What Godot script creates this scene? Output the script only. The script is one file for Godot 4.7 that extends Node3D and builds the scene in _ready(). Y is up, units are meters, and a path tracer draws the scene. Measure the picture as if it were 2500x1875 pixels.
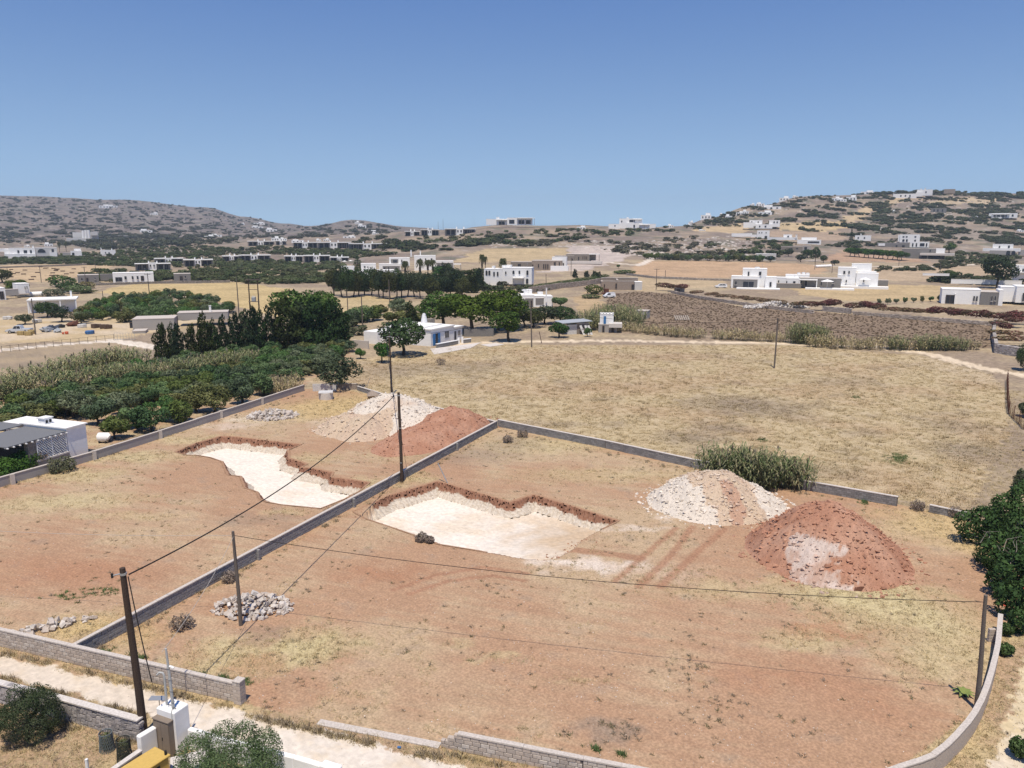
extends Node3D

# Everything is in metres, y up. The drone hovers 23 m above a flat plot and looks along -z.
const FOCAL := 1922.0          # focal length in pixels of the 2500 x 1875 photograph
const PITCH := 0.19373         # 11.1 degrees down
const EYE := 23.0

var rng := RandomNumberGenerator.new()
var M := {}                    # materials
var P := {}                    # shared meshes
var used_names := {}
var n_big := FastNoiseLite.new()
var n_mid := FastNoiseLite.new()
var n_fine := FastNoiseLite.new()
var n_hill := FastNoiseLite.new()

func _ready() -> void:
	rng.seed = 20240611
	setup_camera_and_light()
	setup_noise()
	setup_materials()
	setup_layout()
	build_terrain()
	build_pit_faces()
	build_plot_walls()
	build_heaps()
	build_gate_corner()
	build_poles()
	build_plot_small()
	build_shed_and_house()
	build_yard_and_ruins()
	build_villas()
	build_far_houses()
	build_vehicles()
	build_meshes_of_plants()
	build_trees()
	build_reeds_and_hedges()
	build_grass()
	build_scrub()

func setup_camera_and_light() -> void:
	var cam := Camera3D.new()
	cam.name = "camera"
	cam.position = Vector3(0, EYE, 0)
	cam.rotation = Vector3(-PITCH, 0, 0)
	cam.fov = rad_to_deg(2.0 * atan(937.5 / FOCAL))
	cam.near = 0.5
	cam.far = 12000.0
	add_child(cam)
	cam.current = true
	var env := Environment.new()
	env.background_mode = Environment.BG_SKY
	var sky := Sky.new()
	var sm := ProceduralSkyMaterial.new()
	sm.sky_top_color = lin(0.031, 0.103, 0.34)
	sm.sky_horizon_color = lin(0.345, 0.53, 0.71)
	sm.sky_curve = 0.11
	sm.ground_bottom_color = lin(0.16, 0.13, 0.10)
	sm.ground_horizon_color = lin(0.27, 0.40, 0.55)
	sm.sky_energy_multiplier = 1.0
	sm.sun_angle_max = 1.0
	sky.sky_material = sm
	env.sky = sky
	env.tonemap_mode = Environment.TONE_MAPPER_LINEAR
	env.tonemap_exposure = 1.35
	env.ambient_light_source = Environment.AMBIENT_SOURCE_SKY
	env.fog_enabled = true
	env.fog_density = 0.00014
	env.fog_light_color = Color(0.80, 0.86, 0.92)
	env.sdfgi_enabled = true
	env.ssao_enabled = true
	env.ssil_enabled = true
	var we := WorldEnvironment.new()
	we.name = "world_environment"
	we.environment = env
	add_child(we)
	var sun := DirectionalLight3D.new()
	sun.name = "sun"
	sun.light_color = Color(1.0, 0.955, 0.88)
	sun.light_energy = 1.15
	sun.light_angular_distance = 0.5
	sun.shadow_enabled = true
	# shadows of the poles fall away from the drone, five degrees to the side, about a third of the pole long
	var el := deg_to_rad(69.5)
	var az := deg_to_rad(5.0)
	var towards := Vector3(-sin(az) * cos(el), sin(el), cos(az) * cos(el))
	add_child(sun)
	sun.look_at_from_position(towards * 100.0, Vector3.ZERO, Vector3(0, 0, -1))

func lin(r: float, g: float, b: float) -> Color:
	return Color(r, g, b).linear_to_srgb()

# ---------------------------------------------------------------- from photograph to place
func ray(px: float, py: float) -> Vector3:
	var dx := (px - 1250.0) / FOCAL
	var dy := (937.5 - py) / FOCAL
	return Vector3(dx, dy * cos(PITCH) - sin(PITCH), -dy * sin(PITCH) - cos(PITCH))

func G(px: float, py: float, h := 0.0) -> Vector3:      # point of the level plane y = h
	var d := ray(px, py)
	return Vector3(0, EYE, 0) + d * ((EYE - h) / -d.y)

func T(px: float, py: float) -> Vector3:                # point of the terrain
	var d := ray(px, py)
	if d.y < 0.0:
		var g := G(px, py)
		if g.z > -PROF_D0:
			return g
	var t := 225.0
	var last := t
	while t < 4200.0:
		var p := Vector3(0, EYE, 0) + d * t
		if p.y <= base_height(p.x, p.z):
			var a := last
			var b := t
			for k in 16:
				var m := (a + b) * 0.5
				var q := Vector3(0, EYE, 0) + d * m
				if q.y <= base_height(q.x, q.z):
					b = m
				else:
					a = m
			return Vector3(0, EYE, 0) + d * b
		last = t
		t *= 1.025
	return Vector3(0, EYE, 0) + d * 4200.0

func scale_at(p: Vector3) -> float:                     # metres for one pixel of the photograph at p
	return (-p.z * cos(PITCH) + (EYE - p.y) * sin(PITCH)) / FOCAL

func GP(list: Array) -> PackedVector2Array:             # pixel outline on the level ground -> outline in metres (x, z)
	var out := PackedVector2Array()
	for q in list:
		var p := G(q[0], q[1])
		out.append(Vector2(p.x, p.z))
	return out

func TP(list: Array) -> PackedVector2Array:
	var out := PackedVector2Array()
	for q in list:
		var p := T(q[0], q[1])
		out.append(Vector2(p.x, p.z))
	return out

# ---------------------------------------------------------------- nodes
func numbered(n: String) -> String:
	if not used_names.has(n):
		used_names[n] = 0
		return n
	used_names[n] += 1
	return "%s_%03d" % [n, used_names[n]]

func tag(o: Node, label: String, category: String, group := "") -> void:
	o.set_meta("label", label)
	o.set_meta("category", category)
	if group != "":
		o.set_meta("group", group)

func thing(n: String, label: String, category: String, at: Vector3, turn := 0.0, group := "") -> Node3D:
	var o := Node3D.new()
	o.name = numbered(n)
	add_child(o)
	o.position = at
	o.rotation.y = turn
	tag(o, label, category, group)
	return o

func part(parent: Node, n: String, mesh: Mesh, mat: Material, xf := Transform3D.IDENTITY) -> MeshInstance3D:
	var o := MeshInstance3D.new()
	o.name = n
	o.mesh = mesh
	o.material_override = mat
	o.transform = xf
	parent.add_child(o, true)
	return o

func struct(n: String, mesh: Mesh, mat: Material) -> MeshInstance3D:
	var o := MeshInstance3D.new()
	o.name = numbered(n)
	o.mesh = mesh
	o.material_override = mat
	add_child(o)
	o.set_meta("kind", "structure")
	return o

func stuff_copies(parent: Node, n: String, mesh: Mesh, mat: Material, xfs: Array, cols := []) -> MultiMeshInstance3D:
	var mm := MultiMesh.new()
	mm.transform_format = MultiMesh.TRANSFORM_3D
	mm.use_colors = cols.size() > 0
	mm.mesh = mesh
	mm.instance_count = xfs.size()
	for i in xfs.size():
		mm.set_instance_transform(i, xfs[i])
		if cols.size() > 0:
			mm.set_instance_color(i, cols[i])
	var o := MultiMeshInstance3D.new()
	o.multimesh = mm
	o.material_override = mat
	o.name = numbered(n) if parent == self else n
	parent.add_child(o, true)
	o.set_meta("kind", "stuff")
	return o

# ---------------------------------------------------------------- mesh builder
class MB:
	var v := PackedVector3Array()
	var n := PackedVector3Array()
	var c := PackedColorArray()
	var i := PackedInt32Array()
	var tint := Color(1, 1, 1)

	func tri(p: Vector3, q: Vector3, r: Vector3, nn: Vector3) -> void:
		var k := v.size()
		v.append(p); v.append(q); v.append(r)
		n.append(nn); n.append(nn); n.append(nn)
		c.append(tint); c.append(tint); c.append(tint)
		if (q - p).cross(r - p).dot(nn) > 0.0:
			i.append(k); i.append(k + 2); i.append(k + 1)
		else:
			i.append(k); i.append(k + 1); i.append(k + 2)

	func quad(p: Vector3, q: Vector3, r: Vector3, s: Vector3, nn: Vector3) -> void:
		var k := v.size()
		v.append(p); v.append(q); v.append(r); v.append(s)
		for j in 4:
			n.append(nn)
			c.append(tint)
		if (q - p).cross(r - p).dot(nn) > 0.0:
			i.append_array(PackedInt32Array([k, k + 2, k + 1, k, k + 3, k + 2]))
		else:
			i.append_array(PackedInt32Array([k, k + 1, k + 2, k, k + 2, k + 3]))

	func box(at: Vector3, size: Vector3, b := Basis.IDENTITY) -> void:
		var h := size * 0.5
		var ax := [b.x.normalized(), b.y.normalized(), b.z.normalized()]
		var x: Vector3 = ax[0] * h.x
		var y: Vector3 = ax[1] * h.y
		var z: Vector3 = ax[2] * h.z
		quad(at - x - y + z, at + x - y + z, at + x + y + z, at - x + y + z, ax[2])
		quad(at - x - y - z, at + x - y - z, at + x + y - z, at - x + y - z, -ax[2])
		quad(at + x - y - z, at + x - y + z, at + x + y + z, at + x + y - z, ax[0])
		quad(at - x - y - z, at - x - y + z, at - x + y + z, at - x + y - z, -ax[0])
		quad(at - x + y - z, at + x + y - z, at + x + y + z, at - x + y + z, ax[1])
		quad(at - x - y - z, at + x - y - z, at + x - y + z, at - x - y + z, -ax[1])

	func chamfer(at: Vector3, size: Vector3, e: float) -> void:     # a box with cut edges and corners
		var h := size * 0.5
		var s := [-1.0, 1.0]
		for sx in s:
			quad(at + Vector3(sx * h.x, -h.y + e, -h.z + e), at + Vector3(sx * h.x, h.y - e, -h.z + e), at + Vector3(sx * h.x, h.y - e, h.z - e), at + Vector3(sx * h.x, -h.y + e, h.z - e), Vector3(sx, 0, 0))
			quad(at + Vector3(-h.x + e, sx * h.y, -h.z + e), at + Vector3(h.x - e, sx * h.y, -h.z + e), at + Vector3(h.x - e, sx * h.y, h.z - e), at + Vector3(-h.x + e, sx * h.y, h.z - e), Vector3(0, sx, 0))
			quad(at + Vector3(-h.x + e, -h.y + e, sx * h.z), at + Vector3(h.x - e, -h.y + e, sx * h.z), at + Vector3(h.x - e, h.y - e, sx * h.z), at + Vector3(-h.x + e, h.y - e, sx * h.z), Vector3(0, 0, sx))
			for sy in s:
				quad(at + Vector3(sx * h.x, sy * (h.y - e), -h.z + e), at + Vector3(sx * h.x, sy * (h.y - e), h.z - e), at + Vector3(sx * (h.x - e), sy * h.y, h.z - e), at + Vector3(sx * (h.x - e), sy * h.y, -h.z + e), Vector3(sx, sy, 0).normalized())
				quad(at + Vector3(sx * h.x, -h.y + e, sy * (h.z - e)), at + Vector3(sx * h.x, h.y - e, sy * (h.z - e)), at + Vector3(sx * (h.x - e), h.y - e, sy * h.z), at + Vector3(sx * (h.x - e), -h.y + e, sy * h.z), Vector3(sx, 0, sy).normalized())
				quad(at + Vector3(-h.x + e, sx * h.y, sy * (h.z - e)), at + Vector3(h.x - e, sx * h.y, sy * (h.z - e)), at + Vector3(h.x - e, sx * (h.y - e), sy * h.z), at + Vector3(-h.x + e, sx * (h.y - e), sy * h.z), Vector3(0, sx, sy).normalized())
				for sz in s:
					tri(at + Vector3(sx * h.x, sy * (h.y - e), sz * (h.z - e)), at + Vector3(sx * (h.x - e), sy * h.y, sz * (h.z - e)), at + Vector3(sx * (h.x - e), sy * (h.y - e), sz * h.z), Vector3(sx, sy, sz).normalized())

	func tube(pts: Array, radii: Array, sides := 7) -> void:
		var base := v.size()
		for k in pts.size():
			var a: Vector3 = pts[maxi(k - 1, 0)]
			var b: Vector3 = pts[mini(k + 1, pts.size() - 1)]
			var t := (b - a).normalized()
			var u := t.cross(Vector3(0.31, 0.2, 0.93)).normalized()
			if absf(t.dot(Vector3(0.31, 0.2, 0.93))) > 0.95:
				u = t.cross(Vector3(1, 0, 0)).normalized()
			var w := t.cross(u)
			for s in sides:
				var f := TAU * s / sides
				var o := u * cos(f) + w * sin(f)
				v.append(pts[k] + o * float(radii[k]))
				n.append(o)
				c.append(tint)
		for k in pts.size() - 1:
			for s in sides:
				var p := base + k * sides + s
				var q := base + k * sides + (s + 1) % sides
				i.append_array(PackedInt32Array([p, q + sides, q, p, p + sides, q + sides]))
		for e in [0, pts.size() - 1]:
			var m := v.size()
			var dirn: Vector3 = (pts[0] - pts[1]).normalized() if e == 0 else (pts[e] - pts[e - 1]).normalized()
			v.append(pts[e]); n.append(dirn); c.append(tint)
			for s in sides:
				v.append(v[base + e * sides + s]); n.append(dirn); c.append(tint)
			for s in sides:
				if e == 0:
					i.append_array(PackedInt32Array([m, m + 1 + s, m + 1 + (s + 1) % sides]))
				else:
					i.append_array(PackedInt32Array([m, m + 1 + (s + 1) % sides, m + 1 + s]))

	func prism(poly: PackedVector2Array, z0: float, z1: float) -> void:   # outline in x, y pushed along z
		var ids := Geometry2D.triangulate_polygon(poly)
		for k in range(0, ids.size(), 3):
			for zz in [[z0, -1.0], [z1, 1.0]]:
				var a: Vector2 = poly[ids[k]]
				var b: Vector2 = poly[ids[k + 1]]
				var d: Vector2 = poly[ids[k + 2]]
				tri(Vector3(a.x, a.y, zz[0]), Vector3(b.x, b.y, zz[0]), Vector3(d.x, d.y, zz[0]), Vector3(0, 0, zz[1] * signf(z1 - z0)))
		var area := 0.0
		for k in poly.size():
			area += poly[k].cross(poly[(k + 1) % poly.size()])
		for k in poly.size():
			var a: Vector2 = poly[k]
			var b: Vector2 = poly[(k + 1) % poly.size()]
			var e := (b - a).normalized()
			var nn := Vector3(e.y, -e.x, 0) * signf(area)
			quad(Vector3(a.x, a.y, z0), Vector3(b.x, b.y, z0), Vector3(b.x, b.y, z1), Vector3(a.x, a.y, z1), nn)

	func lump(at: Vector3, size: Vector3, r: RandomNumberGenerator) -> void:   # an angular stone
		var b := Basis.from_euler(Vector3(r.randf() * TAU, r.randf() * TAU, r.randf() * TAU))
		var ps := []
		for d in [Vector3(1, 0, 0), Vector3(-1, 0, 0), Vector3(0, 1, 0), Vector3(0, -1, 0), Vector3(0, 0, 1), Vector3(0, 0, -1)]:
			var q: Vector3 = (b * (d + Vector3(r.randf_range(-0.35, 0.35), r.randf_range(-0.35, 0.35), r.randf_range(-0.35, 0.35)))) * size * 0.62
			ps.append(at + q)
		for f in [[0, 2, 4], [0, 4, 3], [0, 3, 5], [0, 5, 2], [1, 4, 2], [1, 3, 4], [1, 5, 3], [1, 2, 5]]:
			var a: Vector3 = ps[f[0]]
			var q: Vector3 = ps[f[1]]
			var w: Vector3 = ps[f[2]]
			var nn := (q - a).cross(w - a).normalized()
			if nn.dot((a + q + w) / 3.0 - at) < 0.0:
				nn = -nn
			tri(a, q, w, nn)

	func mesh(colored := false) -> ArrayMesh:
		var arr := []
		arr.resize(Mesh.ARRAY_MAX)
		arr[Mesh.ARRAY_VERTEX] = v
		arr[Mesh.ARRAY_NORMAL] = n
		if colored:
			arr[Mesh.ARRAY_COLOR] = c
		arr[Mesh.ARRAY_INDEX] = i
		var m := ArrayMesh.new()
		m.add_surface_from_arrays(Mesh.PRIMITIVE_TRIANGLES, arr)
		return m

func box_mesh(size: Vector3, at := Vector3.ZERO) -> ArrayMesh:
	var m := MB.new()
	m.box(at, size)
	return m.mesh()

func tube_mesh(pts: Array, radii: Array, sides := 7) -> ArrayMesh:
	var m := MB.new()
	m.tube(pts, radii, sides)
	return m.mesh()

# ---------------------------------------------------------------- noise and materials
func setup_noise() -> void:
	var k := 11
	for a in [[n_big, 0.055], [n_mid, 0.33], [n_fine, 1.7], [n_hill, 0.0065]]:
		var f: FastNoiseLite = a[0]
		f.seed = k
		k += 7
		f.noise_type = FastNoiseLite.TYPE_SIMPLEX_SMOOTH
		f.frequency = a[1]
		f.fractal_octaves = 3

func noise_image(freq: float, lo: float, hi: float, sd: int, size := 512, octaves := 5) -> Image:
	var f := FastNoiseLite.new()
	f.seed = sd
	f.frequency = freq
	f.fractal_octaves = octaves
	f.fractal_gain = 0.62
	var im := f.get_seamless_image(size, size)
	im.convert(Image.FORMAT_L8)
	var d := im.get_data()
	for j in d.size():
		d[j] = int(255.0 * (lo + (hi - lo) * clampf((d[j] / 255.0 - 0.5) * 1.35 + 0.5, 0.0, 1.0)))
	return Image.create_from_data(size, size, false, Image.FORMAT_L8, d)

func noise_tex(freq: float, lo: float, hi: float, sd: int, size := 512, octaves := 5) -> ImageTexture:
	return ImageTexture.create_from_image(noise_image(freq, lo, hi, sd, size, octaves))

func mat(color: Color, rough := 0.9, tex: Texture2D = null, tile := 1.0, relief := 0.0, vertex := false) -> StandardMaterial3D:
	var m := StandardMaterial3D.new()
	m.albedo_color = color
	m.roughness = rough
	m.metallic_specular = 0.3
	m.vertex_color_use_as_albedo = vertex
	if tex != null:
		m.albedo_texture = tex
		m.uv1_triplanar = true
		m.uv1_world_triplanar = true
		m.uv1_scale = Vector3.ONE / tile
		if relief > 0.0:
			m.heightmap_enabled = true
			m.heightmap_texture = tex
			m.heightmap_scale = relief
	return m

func setup_materials() -> void:
	var grain := noise_tex(0.03, 0.79, 1.0, 3, 1024)
	var fine := noise_tex(0.02, 0.86, 1.0, 5)
	var mottle := noise_tex(0.012, 0.95, 1.0, 8)
	M.ground = mat(Color(1, 1, 1), 0.95, grain, 6.3, 0.6, true)
	M.lane = mat(Color(1, 1, 1), 0.95, noise_tex(0.02, 0.90, 1.0, 13, 1024), 9.7, 0.0, true)
	M.far_ground = mat(Color(1, 1, 1), 0.95, grain, 41.0, 0.0, true)
	M.heap = mat(Color(1, 1, 1), 0.95, grain, 3.1, 1.5, true)
	M.stone_tint = mat(Color(1, 1, 1), 0.9, fine, 0.8, 0.0, true)
	M.block = mat(lin(0.54, 0.465, 0.40), 0.95, fine, 1.3, 1.2)
	M.block_b = mat(lin(0.47, 0.41, 0.36), 0.95, fine, 1.1, 1.2)
	M.block_c = mat(lin(0.58, 0.51, 0.45), 0.95, fine, 1.5, 1.2)
	M.mortar = mat(lin(0.20, 0.18, 0.165), 0.95, fine, 0.7, 1.0)
	M.coping = mat(lin(0.62, 0.56, 0.50), 0.9, fine, 1.7, 0.5)
	M.coping_white = mat(lin(0.70, 0.65, 0.60), 0.9, fine, 1.7, 0.5)
	M.grey_block = mat(lin(0.33, 0.325, 0.325), 0.95, fine, 1.3, 1.2)
	M.grey_block_b = mat(lin(0.29, 0.285, 0.29), 0.95, fine, 1.0, 1.2)
	M.grey_render = mat(lin(0.38, 0.36, 0.34), 0.95, mottle, 2.3, 0.4)
	M.rough_render = mat(lin(0.50, 0.46, 0.44), 0.95, noise_tex(0.05, 0.6, 1.0, 21), 1.0, 6.0)
	M.white = mat(lin(0.87, 0.87, 0.86), 0.85, mottle, 3.7)
	M.white_old = mat(lin(0.66, 0.65, 0.63), 0.9, fine, 3.0)
	M.roof_white = mat(lin(0.86, 0.85, 0.82), 0.9, mottle, 4.0)
	M.stone = mat(lin(0.40, 0.35, 0.30), 0.95, noise_tex(0.03, 0.55, 1.0, 31), 2.1, 4.0)
	M.stone_grey = mat(lin(0.36, 0.345, 0.33), 0.95, noise_tex(0.03, 0.6, 1.0, 33), 2.1, 4.0)
	M.stone_pink = mat(lin(0.50, 0.41, 0.34), 0.95, noise_tex(0.03, 0.6, 1.0, 35), 2.4, 4.0)
	M.pane = mat(lin(0.035, 0.04, 0.05), 0.15)
	M.shade_pane = mat(lin(0.07, 0.075, 0.08), 0.3)
	M.frame = mat(lin(0.42, 0.41, 0.40), 0.6)
	M.frame_brown = mat(lin(0.22, 0.15, 0.10), 0.7)
	M.blue = mat(lin(0.055, 0.20, 0.45), 0.6, mottle, 1.5)
	M.blue_pale = mat(lin(0.16, 0.30, 0.50), 0.6)
	M.pole = mat(lin(0.105, 0.075, 0.058), 0.9, noise_tex(0.03, 0.65, 1.0, 41), 0.9, 1.0)
	M.pole_grey = mat(lin(0.17, 0.145, 0.125), 0.9, fine, 0.9, 1.0)
	M.wire = mat(lin(0.022, 0.02, 0.02), 0.6)
	M.wire_pale = mat(lin(0.45, 0.42, 0.38), 0.6)
	M.metal = mat(lin(0.42, 0.43, 0.43), 0.45)
	M.metal.metallic = 0.5
	M.pipe = mat(lin(0.52, 0.53, 0.52), 0.5, fine, 0.4)
	M.cabinet = mat(lin(0.24, 0.195, 0.155), 0.55, mottle, 1.0)
	M.yellow = mat(lin(0.62, 0.42, 0.12), 0.45, mottle, 1.3)
	M.dark = mat(lin(0.03, 0.03, 0.03), 0.7)
	M.net = mat(lin(0.075, 0.08, 0.07), 0.9)
	M.net_grey = mat(lin(0.17, 0.20, 0.21), 0.9)
	M.slate = mat(lin(0.20, 0.205, 0.215), 0.85, fine, 1.0, 1.0)
	M.rust = mat(lin(0.16, 0.07, 0.045), 0.9, fine, 1.0)
	M.wood_pale = mat(lin(0.42, 0.38, 0.33), 0.9, fine, 1.2)
	M.wood_dark = mat(lin(0.13, 0.09, 0.065), 0.9, fine, 1.2)
	M.bark = mat(lin(0.115, 0.095, 0.078), 0.95, noise_tex(0.05, 0.55, 1.0, 51, 256), 0.8, 2.0)
	M.bark_pine = mat(lin(0.15, 0.10, 0.075), 0.95, fine, 0.8, 2.0)
	M.twig = mat(lin(0.36, 0.32, 0.28), 0.9)
	M.car_silver = mat(lin(0.52, 0.54, 0.56), 0.3)
	M.car_silver.clearcoat_enabled = true
	M.car_white = mat(lin(0.78, 0.79, 0.80), 0.3)
	M.car_white.clearcoat_enabled = true
	M.tyre = mat(lin(0.025, 0.025, 0.025), 0.85)
	M.straw_bale = mat(lin(0.48, 0.36, 0.16), 0.95, grain, 0.9, 3.0)
	M.tarp_blue = mat(lin(0.06, 0.15, 0.33), 0.6)
	M.tarp_grey = mat(lin(0.40, 0.43, 0.46), 0.6, mottle, 1.0)
	M.tarp_dark = mat(lin(0.045, 0.055, 0.08), 0.6)
	M.red_plastic = mat(lin(0.50, 0.12, 0.06), 0.6)
	M.leaf = mat(Color(1, 1, 1), 0.92, null, 1.0, 0.0, true)
	M.leaf.metallic_specular = 0.12
	M.leaf.cull_mode = BaseMaterial3D.CULL_DISABLED
	M.leaf.backlight_enabled = true
	M.leaf.backlight = Color(0.65, 0.65, 0.5)
	M.dry = mat(Color(1, 1, 1), 0.95, null, 1.0, 0.0, true)
	M.dry.metallic_specular = 0.1
	M.dry.cull_mode = BaseMaterial3D.CULL_DISABLED
	M.dry.backlight_enabled = true
	M.dry.backlight = Color(0.45, 0.45, 0.4)
	for q in [["leaf_a", Color(1.0, 0.95, 0.80)], ["leaf_b", Color(0.80, 0.86, 0.84)], ["leaf_c", Color(0.90, 1.0, 0.86)]]:
		M[q[0]] = M.leaf.duplicate()
		M[q[0]].albedo_color = q[1]
		M[q[0]].backlight_enabled = true
		M[q[0]].backlight = Color(0.65, 0.65, 0.5)
	M.scatter = mat(Color(1, 1, 1), 0.9, null, 1.0, 0.0, true)
	M.flower = mat(lin(0.62, 0.05, 0.03), 0.7)
	M.cactus = mat(lin(0.20, 0.24, 0.07), 0.8)

# ---------------------------------------------------------------- layout of the ground
var ramp_at := Vector3.ZERO
var pit_a := PackedVector2Array()
var pit_b := PackedVector2Array()
var pit_a_box := Rect2()
var pit_b_box := Rect2()
var plot := PackedVector2Array()
var lane := PackedVector2Array()
var lane_side := PackedVector2Array()
var grove := PackedVector2Array()
var meadow := PackedVector2Array()
var tussock := PackedVector2Array()
var yard := PackedVector2Array()
var left_field := PackedVector2Array()
var track_line := PackedVector2Array()
var white_lines := []
var marks := []
var blots := []
var fields := []
var zones := []
var prof_cols := []
var prof := []
const PROF_STEPS := 150
const PROF_D0 := 230.0
const PROF_D1 := 3600.0

func outline_box(p: PackedVector2Array) -> Rect2:
	var r := Rect2(p[0], Vector2.ZERO)
	for q in p:
		r = r.expand(q)
	return r

func setup_layout() -> void:
	# hills: for a number of directions, where the ground lies at each distance (metres away, row of the photograph where it shows)
	var left := [[300, 711], [450, 662], [600, 638], [800, 618], [1000, 604], [1300, 585], [1700, 548], [2200, 503], [2700, 474], [3500, 500]]
	var table := [
		[-900, left], [0, left],
		[300, [[300, 711], [450, 662], [600, 636], [800, 612], [1000, 600], [1300, 583], [1700, 550], [2200, 512], [2700, 484], [3500, 510]]],
		[500, [[300, 711], [450, 662], [600, 634], [800, 608], [1000, 592], [1300, 580], [1700, 556], [2200, 524], [2700, 503], [3500, 530]]],
		[600, [[300, 711], [450, 661], [580, 640], [700, 616], [820, 598], [1000, 588], [1400, 576], [1900, 558], [2650, 527], [3500, 548]]],
		[700, [[300, 711], [450, 660], [550, 644], [650, 622], [750, 602], [850, 590], [1000, 584], [1400, 574], [1900, 562], [2600, 546], [3500, 560]]],
		[780, [[300, 711], [450, 660], [550, 642], [650, 620], [750, 600], [850, 590], [1000, 584], [1300, 574], [1700, 560], [2050, 549], [3000, 560]]],
		[860, [[300, 711], [450, 660], [550, 639], [650, 617], [750, 598], [850, 590], [1000, 583], [1300, 570], [1700, 550], [2000, 535], [3000, 560]]],
		[1000, [[300, 711], [450, 658], [550, 634], [650, 605], [750, 578], [820, 566], [1000, 568], [1600, 562], [2000, 553], [3000, 560]]],
		[1100, [[300, 711], [450, 656], [550, 628], [650, 597], [750, 572], [850, 561], [1200, 566], [3000, 562]]],
		[1200, [[300, 711], [450, 655], [550, 625], [650, 590], [760, 560], [860, 547], [1000, 552], [1300, 565], [3000, 562]]],
		[1400, [[300, 711], [450, 655], [520, 634], [600, 607], [700, 577], [800, 558], [900, 552], [1100, 560], [3000, 562]]],
		[1550, [[300, 711], [450, 655], [520, 636], [600, 608], [700, 580], [800, 563], [880, 556], [1100, 562], [3000, 562]]],
		[1660, [[300, 711], [450, 655], [520, 638], [600, 610], [700, 583], [800, 563], [950, 552], [1050, 551], [1250, 558], [3000, 562]]],
		[1730, [[300, 711], [450, 655], [520, 638], [600, 610], [700, 583], [800, 560], [950, 545], [1050, 530], [1250, 545], [3000, 562]]],
		[1830, [[300, 711], [450, 655], [550, 632], [650, 604], [750, 580], [850, 558], [950, 532], [1080, 499], [1300, 515], [2500, 560]]],
		[1950, [[300, 711], [450, 655], [550, 632], [650, 606], [750, 580], [900, 540], [1050, 500], [1180, 478], [1500, 500], [2500, 540]]],
		[2200, [[300, 711], [450, 657], [550, 635], [650, 612], [750, 585], [900, 545], [1050, 505], [1220, 466], [1600, 482], [2500, 530]]],
		[2500, [[300, 711], [450, 658], [550, 640], [650, 620], [750, 592], [900, 550], [1050, 512], [1230, 471], [1600, 484], [2500, 530]]],
		[3400, [[300, 711], [450, 658], [550, 640], [650, 620], [750, 592], [900, 550], [1050, 516], [1230, 480], [1600, 490], [2500, 530]]]]
	for col in table:
		prof_cols.append(float(col[0]))
		var ds := [PROF_D0]
		var hs := [0.0]
		for e in col[1]:
			var r := ray(1250.0, float(e[1]))
			ds.append(float(e[0]))
			hs.append(0.0 if e[0] <= 300 else EYE + r.y / -r.z * float(e[0]))
		var row := PackedFloat32Array()
		for k in PROF_STEPS:
			var d := PROF_D0 * pow(PROF_D1 / PROF_D0, k / float(PROF_STEPS - 1))
			var j := 0
			while j < ds.size() - 2 and d > ds[j + 1]:
				j += 1
			row.append(lerpf(hs[j], hs[j + 1], clampf((d - ds[j]) / (ds[j + 1] - ds[j]), 0.0, 1.0)))
		for again in 3:
			var soft := row.duplicate()
			for k in range(2, PROF_STEPS - 2):
				soft[k] = (row[k - 2] + 2.0 * row[k - 1] + 3.0 * row[k] + 2.0 * row[k + 1] + row[k + 2]) / 9.0
			row = soft
		prof.append(row)
	ramp_at = G(1400, 1362)
	pit_a = GP([[430, 1103], [480, 1082], [539, 1065], [579, 1067], [650, 1076], [733, 1085], [701, 1098], [703, 1118], [748, 1133], [733, 1140], [775, 1146], [811, 1153], [805, 1165], [850, 1170], [900, 1178], [872, 1200], [840, 1217], [782, 1240], [689, 1231], [652, 1224], [638, 1217], [631, 1200], [602, 1191], [590, 1162], [559, 1159], [545, 1126], [516, 1116], [487, 1111], [458, 1110]])
	pit_b = GP([[866, 1249], [956, 1208], [1069, 1175], [1115, 1188], [1202, 1214], [1245, 1226], [1303, 1208], [1355, 1223], [1480, 1263], [1507, 1271], [1440, 1304], [1419, 1317], [1401, 1338], [1361, 1362], [1332, 1367], [1274, 1362], [1158, 1341], [1071, 1327], [1002, 1301], [898, 1266]])
	pit_a_box = outline_box(pit_a).grow(1.5)
	pit_b_box = outline_box(pit_b).grow(1.5)
	plot = GP([[-700, 1400], [0, 1188], [400, 1050], [735, 952], [770, 948], [830, 948], [1000, 985], [1213, 1040], [1700, 1140], [2360, 1262], [2620, 1320], [2600, 1430], [2448, 1530], [2435, 1600], [2400, 1720], [2180, 1890], [1640, 1905], [1080, 1826], [780, 1764], [590, 1716], [0, 1572], [-500, 1480]])
	lane = GP([[-500, 1512], [0, 1597], [280, 1668], [590, 1738], [780, 1782], [1075, 1858], [1300, 1920], [1300, 2400], [800, 2100], [560, 1850], [450, 1772], [330, 1735], [140, 1686], [0, 1648], [-500, 1560]])
	lane_side = GP([[2400, 2000], [2440, 1810], [2475, 1690], [2520, 1560], [2700, 1560], [2600, 1750], [2560, 1900], [2600, 2100]])
	grove = GP([[-700, 1250], [0, 1170], [400, 1043], [735, 944], [760, 930], [860, 870], [850, 850], [600, 862], [370, 905], [100, 962], [-300, 1000], [-700, 1080]])
	meadow = GP([[735, 930], [760, 900], [860, 880], [980, 860], [1100, 848], [1300, 842], [1900, 843], [2250, 868], [2420, 915], [2460, 960], [2460, 1060], [2400, 1180], [2360, 1250], [1700, 1128], [1213, 1028], [960, 970], [830, 935]])
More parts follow.
